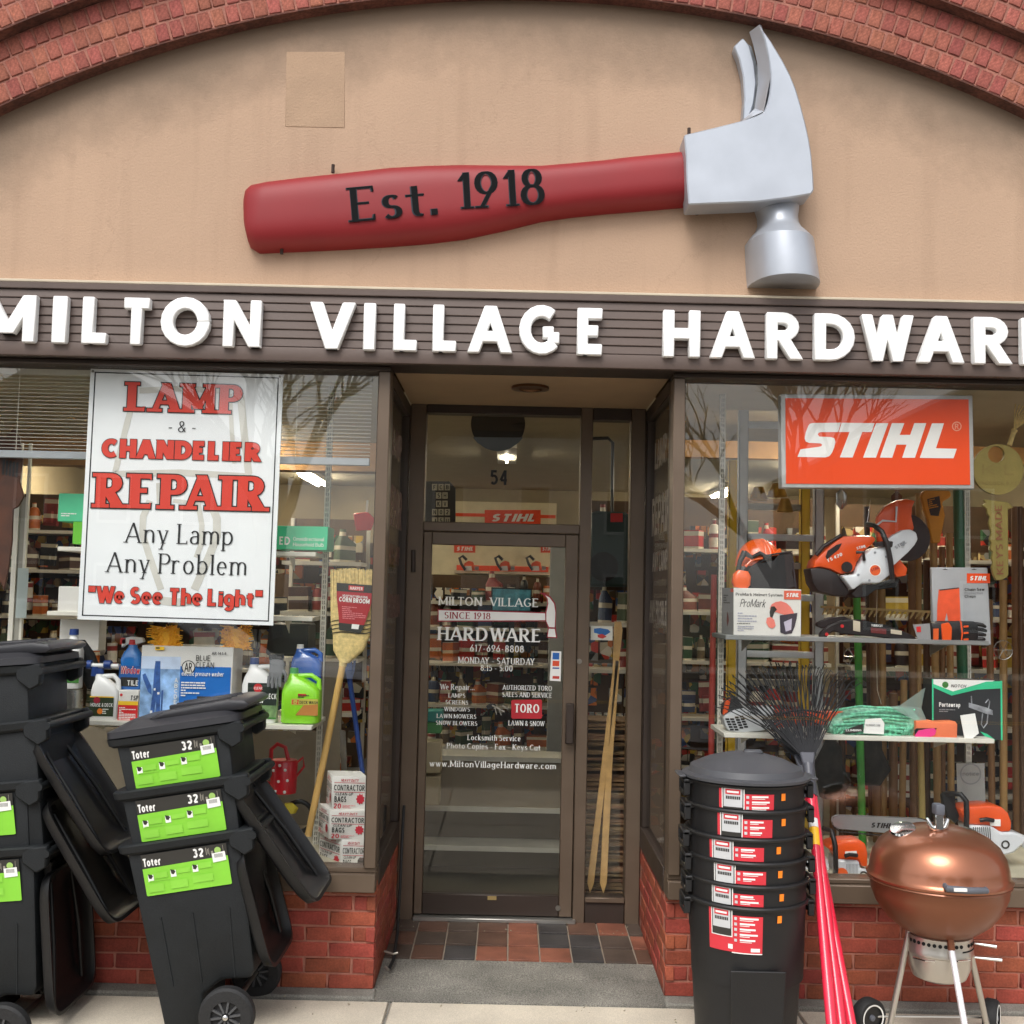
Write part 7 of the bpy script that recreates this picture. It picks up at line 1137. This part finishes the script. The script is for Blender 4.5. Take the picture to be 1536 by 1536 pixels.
single('wood_beam', MB().box(1.0, 4.9, 3.3, 3.4, 2.86, 2.99), mat('beam_pine', 'b98f5e', .7, var=.2), 'pale pine rail under the ceiling behind the ladder', 'beam')

# ------------------------------------------------------------------ the street that the glass reflects
struct('ground', MB().box(-150, 150, -150, -22, -.4, -.13), mat('grass_ground', '3c4428', .95, var=.3, scale=.5)); struct('road', MB().box(-80, 80, -22, -3.2, -.4, -.13), mat('asphalt', '3e3d3c', .9, var=.15, scale=3, bump=.5)); struct('kerb', MB().box(-80, 80, -3.35, -3.205, -.3, -.005), CONC)
struct('road_marking', MB().box(-80, 80, -13.25, -13.13, -.129, -.126).box(-80, 80, -13.55, -13.43, -.129, -.126), mat('line_yellow', 'd0a22c', .7)); struct('opposite_pavement', MB().box(-80, 80, -24.5, -22, -.4, .0), WALK); struct('near_pavement', MB().box(-80, -8, -3.2, 4, -.3, -.004).box(8, 80, -3.2, 4, -.3, -.004), WALK)
def house(label, x0, x1, y, h, m, roofm, n_w):
    t = thing('house', label, 'house', ((x0+x1)/2, y, 0)); xm = (x0+x1)/2; part('wall', MB().prism([(x0, -.2), (x1, -.2), (x1, h), (xm, h+3), (x0, h)], y-8, y), m, t); part('roof', MB().rings([[Vector((xm, yy, h+3.35)), Vector((x1+.5, yy, h-.1)), Vector((x1+.4, yy, h-.35)), Vector((xm, yy, h+3.05)), Vector((x0-.4, yy, h-.35)), Vector((x0-.5, yy, h-.1))] for yy in (y-8.4, y+.4)]), roofm, t)
    for fl in range(int(h//2.9)):
        for k in range(n_w):
            x_ = x0+(x1-x0)*(k+.5)/n_w; w_ = part('window', MB().box(x_-.55, x_+.55, y, y+.05, .9+fl*2.9, 2.5+fl*2.9), PWH, t); part('window_pane', MB().box(x_-.45, x_+.45, y+.05, y+.06, 1.0+fl*2.9, 2.4+fl*2.9), mat('dark_pane', '1c2226', .1), w_)
house('white clapboard house across the street', -3.5, 5, -30, 6.2, mat('clapboard_white', 'c9cbc8', .7), mat('roof_slate', '4a4b50', .8), 3); house('grey house across the street with a steep roof', -20, -9, -32, 6.4, mat('clapboard_grey', '7d8488', .7), MATS['roof_slate'], 4); house('red brick house across the street', 10, 22, -30, 6.2, MATS['facade_brick'], MATS['roof_slate'], 4)
BARK = mat('tree_bark', '4a4038', .9, var=.2)
def tree(label, x, y, h, seed):
    q = random.Random(seed); t = thing('bare_tree', label, 'tree', (x, y, -.1), 'bare trees across the street'); tr = MB(); br_ = MB()
    def grow(p, d, l, r, n_):
        e = p+d*l; mid = p+d*l*.5+Vector((q.uniform(-1, 1), q.uniform(-1, 1), 0))*l*.06; (tr if n_ > 4 else br_).tube([p, mid, e], [r, r*.85, r*.68], 6 if n_ > 3 else 4, cap=False)
        if n_ > 0:
            for k in range(3 if n_ > 2 else 2): dd = (d+Vector((q.uniform(-1, 1), q.uniform(-1, 1), q.uniform(-.25, .6)))*.62).normalized(); grow(p+(e-p)*q.uniform(.6, 1), dd, l*q.uniform(.62, .82), r*.6, n_-1)
    grow(Vector((x, y, -.1)), Vector((0, 0, 1)), h*.28, h*.022, 6); part('trunk', tr, BARK, t); tag(part('branches', br_, BARK, t), kind='stuff')
tree('tall bare tree across the street in front of the white house', -6.5, -25, 13, 1); tree('bare street tree across from the copper grill', 7, -24.5, 12, 5); tree('bare street tree across from the trash carts', -15, -26, 14, 9); tree('bare street tree far along the opposite pavement', 17, -26, 13, 12)
t = thing('parked_truck', 'dark pickup truck parked along the kerb', 'truck', (-3.6, -5.2, -.13)); TB = mat('truck_paint', '14181c', .2, coat=.6); x0 = -6.2
part('body', MB().prism([(x0, .4), (x0+5.4, .4), (x0+5.4, .95), (x0+5.2, 1.05), (x0+3.9, 1.12), (x0+3.2, 1.62), (x0+1.9, 1.66), (x0+1.75, 1.1), (x0, 1.1)], -6.1, -4.3), TB, t, bevel=.05, seg=2)
for y_ in (-6.11, -4.29): part('side_window', MB().prism([(x0+1.95, 1.12), (x0+3.7, 1.14), (x0+3.15, 1.55), (x0+2.0, 1.58)], y_-.005, y_+.005), MATS['dark_pane'], t)
for x_ in (.95, 4.4):
    for y_ in (-6.0, -4.4): part('wheel', MB().lathe([(.001, -.11), (.3, -.11), (.37, -.07), (.37, .07), (.3, .11), (.001, .11)], (0, 0, 0), 24, Matrix.Translation((x0+x_, y_, .24)) @ Matrix.Rotation(R(90), 4, 'X')), TYRE, t)
